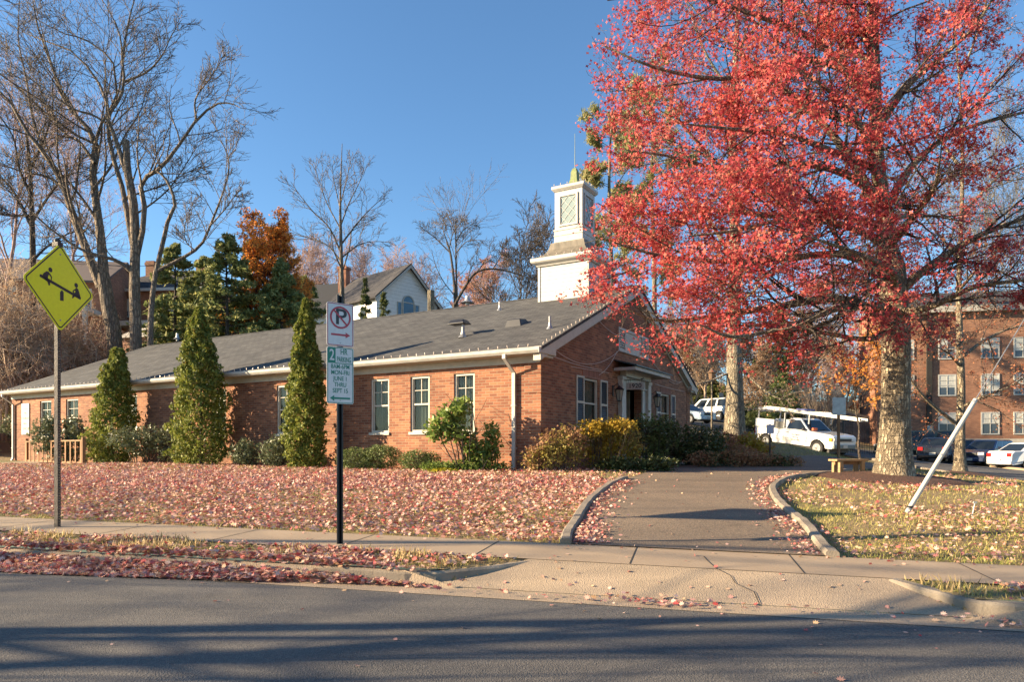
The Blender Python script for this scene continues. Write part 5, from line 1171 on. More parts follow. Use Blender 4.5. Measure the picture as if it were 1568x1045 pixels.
sh('hedge', 'long reddish brown hedge on top of the far bank', 1320, 632, [(-3,0,1.0,2.2,.8,.9),(0,0,1.0,2.4,.8,.9),(2.6,0,1.1,2.2,.8,.9)], 6500, (.12, .24), [L_RUSSET, L_BROWN], 131, shell=.3, stems=20, stem_m='twig', cat='hedge')
# tangle of brown brush on the slope at the left
def brush(label, px, Z, hgt, wid, seed, m='twig', leafm=None, n=38):
    bp = gpos(px, Z); T = Tree(seed); g = T.g; paths = []
    for k in range(n):
        x, y = g.uniform(-wid, wid), g.uniform(-1.5, 1.5); zz = h1(bp.x+x, bp.y+y); s0 = Vector((bp.x+x, bp.y+y, zz-.1)); hh = hgt*g.uniform(.5, 1)*(1-.35*(abs(x)/wid)**2)
        dx = g.normal()*.5*wid*.6; paths.append(([s0, s0+Vector((dx*.2, g.normal()*.3, hh*.5)), s0+Vector((dx*.6, g.normal()*.6, hh*.9)), s0+Vector((dx*1.2, g.normal(), hh*.8)), s0+Vector((dx*1.7, g.normal(), hh*.5))], .05, .012))
    T.limbs(paths, 9); T.grow(0, 9, .2, 1, (20, 70), (.22, .5), .22, .0, 6, .5, .011).grow(1, 6, .1, 1, (20, 70), (.3, .6), .28, -.02, 5, .6, .009).grow(2, 4, .1, 1, (20, 70), (.3, .7), .3, -.03, 4, .6, .008)
    o = empty('brush', tuple(bp), 0, label, 'brush'); lp = T.pts(3, 1, .08) - np.array(tuple(bp)); localise(T, bp)
    T.mesh([0, 1, 2, 3], 'stem', M[m], o, {0: 4, 1: 3, 2: 3, 3: 3})
    if leafm: lp = lp[T.g.random(len(lp)) < .5]; scatter('foliage', lp, T.g.uniform(.1, .2, len(lp)), STAR, leafm, T.g, parent=o)
brush('tan tangle of leafless brush just left of the yellow sign post', 20, 37, 8.6, 3.0, 141, 'twig', L_BROWN)
brush('tan tangle of leafless brush behind the far end of the roof', 95, 38.5, 5.8, 2.8, 142, 'twig', L_BROWN)
brush('lower brown brush on the slope to the right of the sign post', 150, 41, 5.2, 2.2, 143, 'twig_red')
brush('brown brush at the extreme left edge above the stone wall', -20, 35, 7.5, 2.4, 144, 'twig')
shrub('shrub', 'yellow green bush on the slope at the left edge', gpos(12, 35.5), [(0,0,1.6,.9,.8,.9)], 1400, (.12, .22), leaf_mat('yellow_green_leaves', [(.16,.17,.03,0),(.30,.28,.05,1)], .3), 145, gaps=.4)
shrub('shrub', 'dark rhododendron on the slope above the left end of the roof', gpos(196, 41), [(-.8,0,1.6,1.2,.8,1.1),(1.4,0,1.3,1.3,.8,1.0)], 2200, (.12, .25), L_DARKG, 146, gaps=.5)
shrub('shrub', 'green bush below the porch beside the yellow sign', gpos(122, 46), [(0,0,1.6,1.4,.8,1.1)], 1800, (.14, .26), L_BOX, 147, gaps=.5)
shrub('shrub', 'grey green bush behind the far downspout', gpos(22, 31.5), [(0,0,.9,.7,.6,.8),(-.9,0,.6,.7,.5,.5)], 1600, (.09, .18), L_HOLLY, 148, gaps=.5)
# ---- low stone wall at the far left
a, b_ = gpos(-40, 29.6), gpos(27, 31.6)
mb = MB(); dv = Vector((b_.x-a.x, b_.y-a.y, 0)); n = 12
for k in range(n):
    p = a + dv*k/n; q = a + dv*(k+.985)/n
    for r_ in range(3):
        o_ = .04*math.sin(k*5+r_*3); z0 = min(a.z, b_.z)-.2+r_*.38; mb.add([(p.x+.02*r_, p.y-.2-o_, z0), (q.x, q.y-.2-o_, z0), (q.x, q.y+.2, z0), (p.x, p.y+.2, z0), (p.x+.02*r_, p.y-.2-o_, z0+.37), (q.x, q.y-.2-o_, z0+.37), (q.x, q.y+.2, z0+.37), (p.x, p.y+.2, z0+.37)], [(0,3,2,1),(4,5,6,7),(0,1,5,4),(1,2,6,5),(2,3,7,6),(3,0,4,7)])
tag(mb.build('stone_wall', M['stonewall'], bevel=.03), 'low grey stone retaining wall at the far left behind the building', 'wall')

# ---------------------------------------------------------------- wooden railing with its slab
p0 = ground(41, 709.5); p1 = ground(128, 712)
rl = empty('wooden_railing', tuple(p0), math.atan2(p1.y-p0.y, p1.x-p0.x), 'brown wooden slat railing in front of the far windows', 'railing')
Lr = math.hypot(p1.x-p0.x, p1.y-p0.y); zr_ = .84
for x in (0, Lr): mb = MB(); mb.cbox((x, 0, .43), .1, .1, 1.0); mb.build('post', M['wood'], rl, bevel=.01)
mb = MB(); mb.box(.055, -.05, zr_-.05, Lr-.055, .05, zr_); mb.build('top_rail', M['wood'], rl, bevel=.006)
mb = MB(); mb.box(.055, -.03, .06, Lr-.055, .03, .12); mb.build('bottom_rail', M['wood'], rl)
for k in range(13):
    x = .12 + (Lr-.24)*k/12; mb = MB(); mb.box(x-.05, -.052, .0, x+.05, -.0305, zr_-.052); mb.build('slat', M['wood'], rl)
pa = ground(-5, 712); pb = ground(60, 712); mb = MB(); zz = max(pa.z, pb.z)+.07
mb.add([(pa.x, pa.y, zz), (pb.x, pb.y, zz), (pb.x+.1, pb.y+1.3, zz), (pa.x, pa.y+1.3, zz), (pa.x, pa.y, zz-.25), (pb.x, pb.y, zz-.25), (pb.x+.1, pb.y+1.3, zz-.25), (pa.x, pa.y+1.3, zz-.25)], [(0, 1, 2, 3), (0, 4, 5, 1), (1, 5, 6, 2), (2, 6, 7, 3), (3, 7, 4, 0)])
tag(mb.build('path', M['concrete']), kind='structure')

# ---------------------------------------------------------------- signs
def rrect(w, h, r, n=6, cx=0, cz=0):
    out = []
    for sx, sz, a0 in ((1, 1, 0), (-1, 1, 90), (-1, -1, 180), (1, -1, 270)):
        for k in range(n+1):
            a = math.radians(a0 + 90*k/n); out.append((cx+sx*(w/2-r)+r*math.cos(a), cz+sz*(h/2-r)+r*math.sin(a)))
    return out
def rot2(pts, a): c, s = math.cos(a), math.sin(a); return [(x*c-y*s, x*s+y*c) for x, y in pts]
def ring(mb, outer, inner, t0, t1):
    n = len(outer); v = [(p[0], t0, p[1]) for p in outer] + [(p[0], t0, p[1]) for p in inner] + [(p[0], t1, p[1]) for p in outer] + [(p[0], t1, p[1]) for p in inner]
    f = []
    for i in range(n):
        j = (i+1) % n; f += [(i, j, n+j, n+i), (2*n+i, 3*n+i, 3*n+j, 2*n+j), (i, 2*n+i, 2*n+j, j), (n+i, n+j, 3*n+j, 3*n+i)]
    mb.add(v, f)
SGW = flat('sign_white', (.62, .60, .60), .35, coat=.3); SGR = flat('sign_red', (.42, .02, .045), .35); SGG = flat('sign_green', (.0, .18, .115), .35); SGK = flat('sign_black', (.018, .016, .02), .4)
SGY = flat('sign_yellow_green', (.76, .76, .01), .35); ALU = M['metal']
# playground warning sign
yb = ground(88, 809); YS = empty('warning_sign', tuple(yb), math.atan2(.986, .165), 'yellow diamond sign with a black seesaw symbol on a perforated steel post', 'sign')
ctr = 2.93
mb = MB(); hw = .024; n = 112
mb.box(-hw, -hw, -.3, -hw+.006, hw, 3.43); mb.box(hw-.006, -hw, -.3, hw, hw, 3.43)
# perforated front and back faces: a strip either side of the holes and a bridge between each pair
for y0, y1 in ((-hw, -hw+.004), (hw-.004, hw)):
    mb.box(-hw+.006, y0, -.3, -.012, y1, 3.43); mb.box(.012, y0, -.3, hw-.006, y1, 3.43)
    for k in range(n): z0 = -.1+k*.0315; mb.box(-.012, y0, z0, .012, y1, z0+.016)
yp = mb.build('post', mat('rusty_galvanised', (.11, .095, .085), (.045, .038, .035), 14, .55, .2, metal=.3), YS)
mb = MB(); mb.cbox((0, 0, 3.45), .08, .08, .05); mb.lathe([(.035, 3.475), (.04, 3.50), (.02, 3.53)], (0, 0, 0), 8); mb.build('post_cap', M['steel_dark'], YS)
dia = rot2(rrect(.765, .765, .055), math.pi/4)
mb = MB(); mb.prism([(x, z_+ctr) for x, z_ in dia], -.038, -.035); yp = mb.build('sign_panel', SGY, YS)
mb = MB(); o1 = [(x, z_+ctr) for x, z_ in rot2(rrect(.725, .725, .045), math.pi/4)]; i1 = [(x, z_+ctr) for x, z_ in rot2(rrect(.695, .695, .035), math.pi/4)]; ring(mb, o1, i1, -.0395, -.0382); mb.build('border', SGK, yp)
def c5(px, py): return ((px-415)/660*1.06, -(py-(512+(px-415)*.265))/800*1.08 + ctr)
mb = MB(); T0, T1 = -.0396, -.0383
def poly(pts): mb.prism([c5(*p) for p in pts], T0, T1)
def disc(cx, cy, r): c = c5(cx, cy); mb.prism([(c[0]+r*math.cos(a*math.pi/8), c[1]+r*math.sin(a*math.pi/8)) for a in range(16)], T0, T1)
poly([(228,400),(240,398),(618,606),(612,628),(228,420)])
poly([(413,556),(430,536),(447,556),(447,636),(413,630)])
disc(324, 357, .029); poly([(250,412),(262,388),(288,370),(308,374),(318,388),(308,404),(300,424),(310,450),(320,462),(322,494),(308,496),(296,462),(262,438)])
poly([(308,385),(322,392),(338,418),(336,448),(328,448),(328,420),(312,402)])
disc(569, 492, .029); poly([(560,520),(574,514),(590,530),(604,572),(612,604),(580,606),(552,598),(536,614),(528,608),(532,588),(552,574),(560,556)])
poly([(566,526),(545,532),(532,548),(540,566),(556,572),(558,564),(544,556),(548,544),(566,540)])
mb.build('symbol', SGK, yp)
mb = MB()
for zz in (ctr+.40, ctr-.40): mb.tube((0, -.044, zz), (0, -.034, zz), .011, n=6)
mb.build('bolts', ALU, yp)
# parking restriction signs
nb_ = ground(519, 835); PS = empty('parking_sign', tuple(nb_), math.atan2(.63, .77), 'black post carrying a red no parking plate above a green two hour parking plate', 'sign')
mb = MB(); mb.box(-.022, .004, -.3, .022, .009, 2.66); mb.box(-.022, -.024, -.3, -.017, .009, 2.66); mb.box(.017, -.024, -.3, .022, .009, 2.66); mb.box(-.034, -.028, -.3, -.017, -.024, 2.66); mb.box(.017, -.028, -.3, .034, -.024, 2.66)
mb.build('post', flat('black_steel', (.02, .02, .022), .45, .3), PS)
def plate(zc, w, h, border, name, label=None):
    m_ = MB(); m_.prism(rrect(w, h, .022, cz=zc), -.0345, -.031); p = m_.build(name, SGW, PS)
    m_ = MB(); ring(m_, rrect(w-.012, h-.012, .019, cz=zc), rrect(w-.026, h-.026, .013, cz=zc), -.036, -.0347); m_.build('border', border, p); 
    if label: p['label'] = label
    m_ = MB()
    for s_ in (-1, 1): m_.tube((0, -.038, zc+s_*(h/2-.035)), (0, -.0335, zc+s_*(h/2-.035)), .007, n=6)
    m_.build('bolts', ALU, p); return p
zc1 = 2.34; P1 = plate(zc1, .305, .457, SGR, 'no_parking_plate', 'white plate with a red ringed letter P and a right arrow')
zr0 = zc1+.075; F0, F1 = -.0362, -.0349
mb = MB(); N = 48; ro, ri = .118, .099; ring(mb, [(ro*math.cos(2*math.pi*k/N), zr0+ro*math.sin(2*math.pi*k/N)) for k in range(N)], [(ri*math.cos(2*math.pi*k/N), zr0+ri*math.sin(2*math.pi*k/N)) for k in range(N)], -.0382, -.0369)
c_, s_ = math.cos(math.radians(-45)), math.sin(math.radians(-45)); mb.prism([(x*c_-y*s_, zr0+x*s_+y*c_) for x, y in ((-.102, -.009), (.102, -.009), (.102, .009), (-.102, .009))], -.0380, -.0366)
mb.prism([(-.105, zc1-.118), (.06, zc1-.118), (.06, zc1-.138), (.112, zc1-.108), (.06, zc1-.078), (.06, zc1-.098), (-.105, zc1-.098)][::1], F0, F1)
mb.build('symbol', SGR, P1)
text_obj('P', .235, 'lettering', SGK, P1, (.004, -.0354, zr0), (math.radians(90), 0, 0), .0008, sx=1.15)
zc2 = 1.80; P2 = plate(zc2, .305, .60, SGG, 'parking_hours_plate', 'white plate with green lettering and a left arrow')
mb = MB(); mb.box(-.139, F0, zc2+.128, -.055, F1, zc2+.288); mb.box(-.0551, F0, zc2+.124, .139, F1, zc2+.132); mb.build('green_field', SGG, P2); mb = MB()
mb.prism([(.112, zc2-.232), (-.07, zc2-.232), (-.07, zc2-.212), (-.118, zc2-.242), (-.07, zc2-.272), (-.07, zc2-.252), (.112, zc2-.252)], F0, F1); mb.build('arrow', SGG, P2)
def tx(s, size, x, z_, m_=SGG, sx=.8, y=-.0355): return text_obj(s, size, 'lettering', m_, P2, (x, y, z_), (math.radians(90), 0, 0), .0008, sx=sx)
tx('2', .165, -.097, zc2+.208, SGW, .72, -.0370); tx('HR', .085, .040, zc2+.25, sx=.72); tx('PARKING', .078, .042, zc2+.168, sx=.50)
for k, s in enumerate(('8AM-6PM', 'MON-FRI', 'JUNE 1', 'THRU', 'SEPT 15')): tx(s, .066, 0, zc2+.092-.064*k, sx=.80)

# ---------------------------------------------------------------- guy wire with its white guard, stake, bench
gb = ground(1388, 787); gt = px_at(1494, 612, gb.y+.15)
gw = empty('guy_wire', tuple(gb), 0, 'slanting white plastic guard on a steel guy wire in the right lawn', 'guy wire')
mb = MB(); q = gt-gb; mb.tube(-q*.0, q, .032, .030, 10); mb.build('guard', M['white'], gw, smooth=False)
mb = MB(); mb.tube(-q*.1, q*2.6, .007, n=6); mb.build('wire', M['metal'], gw)
mb = MB(); mb.tube((0, 0, -.1), (.045, .004, .09), .014, n=8); mb.lathe([(.03, .075), (.045, .09), (.03, .105)], (.05, 0, 0), 10); mb.build('anchor_rod', M['steel_dark'], gw)
mb = MB()
for f_ in (.03, .5, .97): mb.tube(q*f_, q*(f_+.012), .0345, n=12)
mb.build('clamp', M['metal'], gw)
# the utility pole it holds, off to the right
up_ = gb + q*6.5
mbp = MB(); gz = h1(gb.x+q.x*5.3, gb.y+q.y*5.3)
sk = ground(1487, 792); st = empty('survey_stake', tuple(sk), 0, 'tiny pale metal stake leaning in the right lawn', 'stake')
mb = MB(); mb.tube((0, 0, -.05), (.05, 0, .18), .008, n=5); mb.build('rod', M['metal'], st); mb = MB(); mb.cbox((.055, 0, .19), .05, .012, .03); mb.build('head', M['white'], st)
bb = ground(1299, 729); BN = empty('bench', tuple(bb), .12, 'small weathered timber bench standing on the lawn left of the oak', 'bench')
mb = MB(); 
for k in range(3): mb.box(-.38, -.17+k*.118, .33, .38, -.06+k*.118, .375)
mb.build('seat', M['wood_pale'], BN, bevel=.004)
for x in (-.26, .26):
    for y in (-.12, .12): mb = MB(); mb.cbox((x, y, .15), .085, .085, .36); mb.build('leg', M['wood_pale'], BN, bevel=.004)
mb = MB(); mb.box(-.34, -.03, .25, .34, .03, .33); mb.build('stretcher', M['wood'], BN)

# ---------------------------------------------------------------- street furniture in the background
def post_sign(name, label, base, h_, w, hh, m_, post='steel_dark', rz=0., r=.035):
    o = empty(name, tuple(base), rz, label, 'sign'); mb = MB(); mb.box(-r/2, -r/2, -.3, r/2, r/2, h_); mb.build('post', M[post], o)
    mb = MB(); mb.prism(rrect(w, hh, .03, cz=h_-hh/2-.02), -r/2-.006, -r/2-.002); mb.build('sign_panel', m_, o); return o
post_sign('street_sign', 'back of a grey sign on a brown post in front of the pickup', ground(1284, 703), 1.95, .42, .55, M['metal'], 'wood', r=.07)
post_sign('street_sign', 'short post with a pale blue plate by the back wheel of the pickup', ground(1179, 706), 1.05, .22, .26, flat('pale_blue', (.45, .5, .62), .5))
post_sign('street_sign', 'white sign on a green post beyond the silver van', gpos(1104, 62), 2.5, .4, .6, M['white'], 'patina', r=.09)
post_sign('street_sign', 'small white sign in front of the brick apartments', gpos(1424, 49), 2.3, .42, .7, M['white'], 'steel_dark', r=.07)
lb = gpos(1090, 30); lo = empty('street_lamp', tuple(lb), 0, 'slim street lamp post between the brick gable and the thick pale trunk', 'street lamp')
mb = MB(); mb.tube((0, 0, -.2), (0, 0, 3.0), .05, .035, 10); mb.lathe([(.09, 0), (.09, .3), (.05, .4)], (0, 0, 0), 10); mb.build('post', M['bark_pale'], lo)
mb = MB(); mb.lathe([(.05, 2.98), (.12, 3.06), (.15, 3.3), (.2, 3.34), (.06, 3.48), (.02, 3.55)], (0, 0, 0), 10); mb.build('lantern', flat('dull_lantern', (.16, .10, .06), .4), lo)
# fences behind the truck
def picket_fence(name, label, a, b, h_, step, m_, r=.022, posts=2.4, lift=0.0):
    o = empty(name, (a.x, a.y, h1(a.x, a.y)+lift), 0, label, 'fence'); L = math.hypot(b.x-a.x, b.y-a.y); z0 = h1(a.x, a.y)+lift; n = int(L/step); pk = MB(); rails = MB(); pts_ = []
    for k in range(n+1):
        t = k/n; x, y = (b.x-a.x)*t, (b.y-a.y)*t; zz = h1(a.x+x, a.y+y)+lift - z0; pts_.append(Vector((x, y, zz))); pk.tube((x, y, zz+.02), (x, y, zz+h_), r/2, n=4)
    pk.build('pickets', m_, o)['kind'] = 'stuff'
    for f in (.12, .88):
        rails = MB()
        for k in range(0, n, 6): rails.tube(pts_[k]+Vector((0, 0, h_*f)), pts_[min(k+6, n)]+Vector((0, 0, h_*f)), r*.6, n=4)
        rails.build('rail', m_, o)
    for k in range(int(L/posts)+1):
        t = min(k*posts/L, 1); i = min(int(t*n), n); mb = MB(); mb.cbox((pts_[i].x, pts_[i].y, pts_[i].z+h_/2-.1), r*3, r*3, h_+.3); mb.build('post', m_, o)
picket_fence('iron_fence', 'black iron picket fence running behind the pickup', gpos(1228, 44), gpos(1350, 42), 2.0, .13, M['black'])
picket_fence('iron_fence', 'grey picket fence along the top of the bank behind the bare vase shaped tree', gpos(1222, 58), gpos(1352, 56), 1.9, .16, M['steel_dark'], .035, lift=1.6)
a = gpos(1215, 59); b_ = gpos(1400, 54)
mb = MB(); mb.prism([(a.x, a.z-.5), (b_.x, b_.z-.5), (b_.x, b_.z+1.9), (a.x, a.z+1.8)], 55.0, 59.5); tag(mb.build('bank_wall', M['stonewall']), 'dark retaining bank under the long reddish hedge', 'wall')
def pine_post(px, Z, y0, y1, r, label):
    zt = CAMZ+(HY-y1)/F*Z; p = gpos(px, Z); o = empty('wooden_post', tuple(p), 0, label, 'post'); mb = MB(); mb.tube((0, 0, -.3), (0, 0, zt-p.z), r, r*.9, 8); mb.build('shaft', M['bark_pale'], o)
pine_post(660, 50, 0, 445, .28, 'stubby wooden post rising above the roof ridge by the white house')

# ---------------------------------------------------------------- background houses
def hbox(mb, x0, x1, y0, y1, z0, z1): return mb.box(x0, y0, z0, x1, y1, z1)
def gable_house(name, label, loc, rz, Lx, Dy, hw_, rise, wallm, roofm, wins=(), base=-6, hip=False, ridge='x', cat='house', ov=.35, trim=None):
    """front wall on y=0 facing -y; x centred. ridge 'x' along the front, 'y' gable towards the viewer"""
    o = empty(name, tuple(loc), rz, label, cat); a = Lx/2; mb = MB()
    if ridge == 'x':
        mb.box(-a, 0, base, a, Dy, hw_)
        if not hip:
            for s in (-1, 1): mb.add([(s*a, 0, hw_), (s*a, Dy, hw_), (s*a, Dy/2, hw_+rise)], [(0, 1, 2)])
    else:
        mb.prism([(-a, base), (a, base), (a, hw_), (0, hw_+rise), (-a, hw_)], 0, Dy, 'y')
    mb.build('wall', wallm, o); r = MB()
    if ridge == 'x':
        if hip:
            k = min(Dy/2, a*.8); e = [(-a-ov, -ov, hw_), (a+ov, -ov, hw_), (a+ov, Dy+ov, hw_), (-a-ov, Dy+ov, hw_), (-a+k, Dy/2, hw_+rise), (a-k, Dy/2, hw_+rise)]
            r.add(e, [(0, 1, 5, 4), (1, 2, 5), (2, 3, 4, 5), (3, 0, 4), (3, 2, 1, 0)])
        else:
            for s in (0, 1):
                y0 = -ov if s == 0 else Dy+ov; slab(r, [(-a-ov, y0, hw_-ov*rise/(Dy/2)), (a+ov, y0, hw_-ov*rise/(Dy/2)), (a+ov, Dy/2, hw_+rise+.02), (-a-ov, Dy/2, hw_+rise+.02)], .18)
    else:
        for s in (-1, 1): slab(r, [(s*(a+ov), -ov, hw_-ov*rise/a+.03), (s*(a+ov), Dy+ov, hw_-ov*rise/a+.03), (0, Dy+ov, hw_+rise+.03), (0, -ov, hw_+rise+.03)], .16)
    r.build('roof', roofm, o)
    if ridge == 'y':
        t_ = MB()
        for s in (-1, 1): t_.add([(s*(a+ov), -ov-.02, hw_-ov*rise/a-.10), (0, -ov-.02, hw_+rise-.10), (0, -ov-.02, hw_+rise-.35), (s*(a+ov), -ov-.02, hw_-ov*rise/a-.35), (s*(a+ov), -ov+.03, hw_-ov*rise/a-.10), (0, -ov+.03, hw_+rise-.10), (0, -ov+.03, hw_+rise-.35), (s*(a+ov), -ov+.03, hw_-ov*rise/a-.35)],
            [(0, 1, 2, 3), (4, 7, 6, 5), (0, 4, 5, 1), (3, 2, 6, 7)])
        t_.build('trim', trim or M['white'], o)
    for (wx, wz, ww, wh) in wins: far_window(o, wx, wz, ww, wh)
    return o
FG = flat('far_glass', (.06, .08, .11), .08)
def far_window(o, wx, wz, ww, wh, y=0.0):
    m_ = MB(); f = .09
    for a0, a1, b0, b1 in ((-ww/2-f, -ww/2, -f, wh+f), (ww/2, ww/2+f, -f, wh+f), (-ww/2, ww/2, wh, wh+f), (-ww/2, ww/2, -f, 0), (-ww/2, ww/2, wh/2-.03, wh/2+.03), (-.02, .02, 0, wh/2-.03), (-.02, .02, wh/2+.03, wh), (-ww/2, -.02, wh*.75-.02, wh*.75+.02), (.02, ww/2, wh*.75-.02, wh*.75+.02)):
        m_.box(wx+a0, y-.06, wz+b0, wx+a1, y-.003, wz+b1)
    w_ = m_.build('window', M['white'], o); m_ = MB(); m_.box(wx-ww/2, y-.03, wz, wx+ww/2, y-.02, wz+wh); m_.build('pane', FG, w_)
    hb = wh*(.25+.6*((math.sin(wx*12.9+wz*7.7)*43758.5) % 1.0)); m_ = MB(); m_.box(wx-ww/2, y-.036, wz+wh-hb, wx+ww/2, y-.031, wz+wh); m_.build('blind', M['curtain'], w_)
    return w_
# white house with arched window
gc = px_at(624, 440, 59.5); wl = (-11.2, 57); wr = (-6.6, 62); rz = math.atan2(wr[1]-wl[1], wr[0]-wl[0])
cx_, cy_ = (wl[0]+wr[0])/2, (wl[1]+wr[1])/2; Hg = h1(cx_, cy_)
WHs = gable_house('white_house', 'white clapboard house with an arched window in its gable, above the roof ridge', (cx_, cy_, 0), rz, 6.6, 7.5, 14.2, 3.0, M['lap_far'], M['shingle_far'], ridge='y', base=Hg-3, ov=.4, wins=())
aw = MB(); N = 14; zc_, r_ = 13.9, .55
fr_o = [(-r_-.1, zc_-1.3)] + [((r_+.1)*-math.cos(math.pi*k/N), zc_+(r_+.1)*math.sin(math.pi*k/N)) for k in range(N+1)] + [(r_+.1, zc_-1.3)]
gls = [(-r_, zc_-1.3)] + [(-r_*math.cos(math.pi*k/N), zc_+r_*math.sin(math.pi*k/N)) for k in range(N+1)] + [(r_, zc_-1.3)]
ring(aw, fr_o, gls, -.08, -.004); aw.box(-r_, -.07, zc_-.04, r_, -.02, zc_+.04); w_ = aw.build('arched_window', M['white'], WHs)
skyg = flat('sky_blue_glass', (.10, .22, .34), .06); g_ = MB(); g_.prism(gls, -.03, -.01); g_.build('pane', skyg, w_)
for s in (-1, 1):
    g_ = MB(); 
    for a0, a1, b0, b1 in ((.72, .78, -1.3, -.05), (1.12, 1.18, -1.3, -.05), (.78, 1.12, -.11, -.05), (.78, 1.12, -1.3, -1.24)): x_a, x_b = sorted((s*a0, s*a1)); g_.box(x_a, -.07, zc_+b0, x_b, -.004, zc_+b1)
    w_ = g_.build('window', M['white'], WHs); g_ = MB(); x_a, x_b = sorted((s*.78, s*1.12)); g_.box(x_a, -.04, zc_-1.24, x_b, -.01, zc_-.11); g_.build('pane', skyg, w_)
for yy in (1.8, 3.8, 5.8):
    m_ = MB(); m_.box(-3.36, yy-.4, 11.6, -3.303, yy+.4, 13.2); m_.build('window', FG, WHs)
# dark roofed house left of it
gz = h1(-19.5, 66); DH = gable_house('dark_roofed_house', 'house with a black roof and white gable end beside the conifers', (-18.6, 64, 0), -.25, 5.6, 8, 13.9, 3.6, M['lap_far'], flat('black_shingles', (.03, .032, .036), .8), ridge='x', base=gz-3)
mb = MB(); mb.box(2.2, 1.2, gz-3, 3.0, 2.0, 18.4); mb.box(2.12, 1.12, 18.1, 3.08, 2.08, 18.35); mb.build('chimney', brick_mat('orange_brick', (.52, .20, .10), (.44, .16, .08), (.4, .25, .18)), DH)
# brick house behind the leaning trunks
RB = gable_house('brick_house', 'two storey red brick house with grey hipped roof and chimneys behind the leaning trunks', (-31.2, 60, 0), -.1, 10.5, 8, 15.2, 2.6, M['brick_far'], M['shingle_far'], hip=True, base=6, wins=[(-2.4, 12.9, .7, 1.4), (-4.4, 12.9, .7, 1.4), (1.8, 12.9, .7, 1.4), (-2.4, 9.6, .9, 1.5)])
for x in (-2.2, 2.6): mb = MB(); mb.box(x, 2.6, 15.4, x+.8, 3.3, 18.4); mb.box(x-.06, 2.54, 18.0, x+.86, 3.36, 18.25); mb.build('chimney', M['brick_far'], RB)
mb = MB(); mb.box(-5.4, -.5, 14.95, 5.4, -.3, 15.2); mb.box(-4.0, -2.2, 11.7, 4.4, -.02, 12.1); mb.build('trim', M['white'], RB)
for x in (-3.8, -1.5, .9, 4.0): mb = MB(); mb.cbox((x, -2.0, 10.2), .25, .25, 3.0); mb.build('porch_column', M['white'], RB)
PH = gable_house('porch_house', 'brick house with a white porch behind the brush at the left edge', (-37.5, 55, 0), .12, 9.5, 8, 15.0, 2.4, M['brick_far'], flat('brown_shingles', (.14, .11, .10), .85), ridge='x', base=5, wins=[(-2, 12.6, .8, 1.5), (1.2, 12.6, .8, 1.5), (3.5, 12.6, .8, 1.5)])
mb = MB(); mb.box(-4.7, -2.4, 12.0, 4.7, -.02, 12.35); mb.box(-4.7, -2.4, 10.0, 4.7, -2.3, 10.1); mb.box(-4.7, -2.4, 9.1, 4.7, -.02, 9.3); mb.build('trim', M['white'], PH)
for x in (-4.5, -2.2, 0, 2.2, 4.5): mb = MB(); mb.cbox((x, -2.25, 10.6), .28, .28, 2.8); mb.build('porch_column', M['white'], PH)
mb = MB(); 
for k in range(60): mb.box(-4.6+k*.155, -2.37, 9.3, -4.56+k*.155, -2.33, 10.0)
mb.build('baluster', M['white'], PH)
gable_house('brick_garage', 'small brick outbuilding with a pale roof between the tree trunks', (-27.0, 50, 0), -.25, 2.6, 4, 9.4, 1.6, M['brick_far'], mat('pale_shingles', (.42, .38, .33), (.32, .29, .25), 3, .9), hip=True, base=3, cat='garage')
# brick apartments at the right
AP = gable_house('brick_apartments', 'three storey red brick apartment block with white windows behind the parked cars', (41.43, 50.26, 0), -.2, 27.6, 5, 12.0, 1.6, M['brick_far'], M['shingle_far'], hip=True, base=0, cat='building')
for ix, px in enumerate((1386, 1450, 1516, 1566, 1620, 1680)):
    k_ = (px-CX)/F; x = (53*k_-27.9)/(.98+.199*k_)-13.8
    for z0, hh in ((2.55, 1.5), (5.45, 1.45), (8.2, 1.35)):
        if ix == 0 and z0 < 3: continue
        far_window(AP, x, z0, 1.05, hh)
mb = MB(); mb.box(-13.9, -.12, 1.2, 13.9, -.004, 2.15); mb.build('plinth', M['cream'], AP)
mb = MB(); mb.box(-13.9, -.5, 11.6, 13.9, -.02, 12.05); mb.build('cornice', M['cream'], AP)
mb = MB(); mb.box(-10.45, -.18, 2.2, -10.1, -.03, 11.5); mb.build('dark_strip', M['dark'], AP)  # near-black upright strip standing just off the apartment front
mb = MB(); mb.box(-13.98, -.5, 1.5, -13.3, -.02, 11.5); mb.build('pilaster', M['brick_far'], AP)

# ---- overhead service lines crossing behind the building
for (p_, q_, lab) in (((-10, 497, 44), (470, 498, 46), 'thin service cable crossing behind the far end of the roof'), ((-10, 389, 47), (330, 402, 48), 'higher thin service cable passing behind the yellow sign')):
    a_, b2_ = W3(*p_), W3(*q_); o = empty('service_cable', tuple(a_), 0, lab, 'cable'); mb = MB(); pr_ = Vector()
    for k in range(1, 17): t_ = k/16; c_ = (b2_-a_)*t_ - Vector((0, 0, .5*4*t_*(1-t_))); mb.tube(pr_, c_, .018, n=4); pr_ = c_
    mb.build('cable', M['steel_dark'], o)

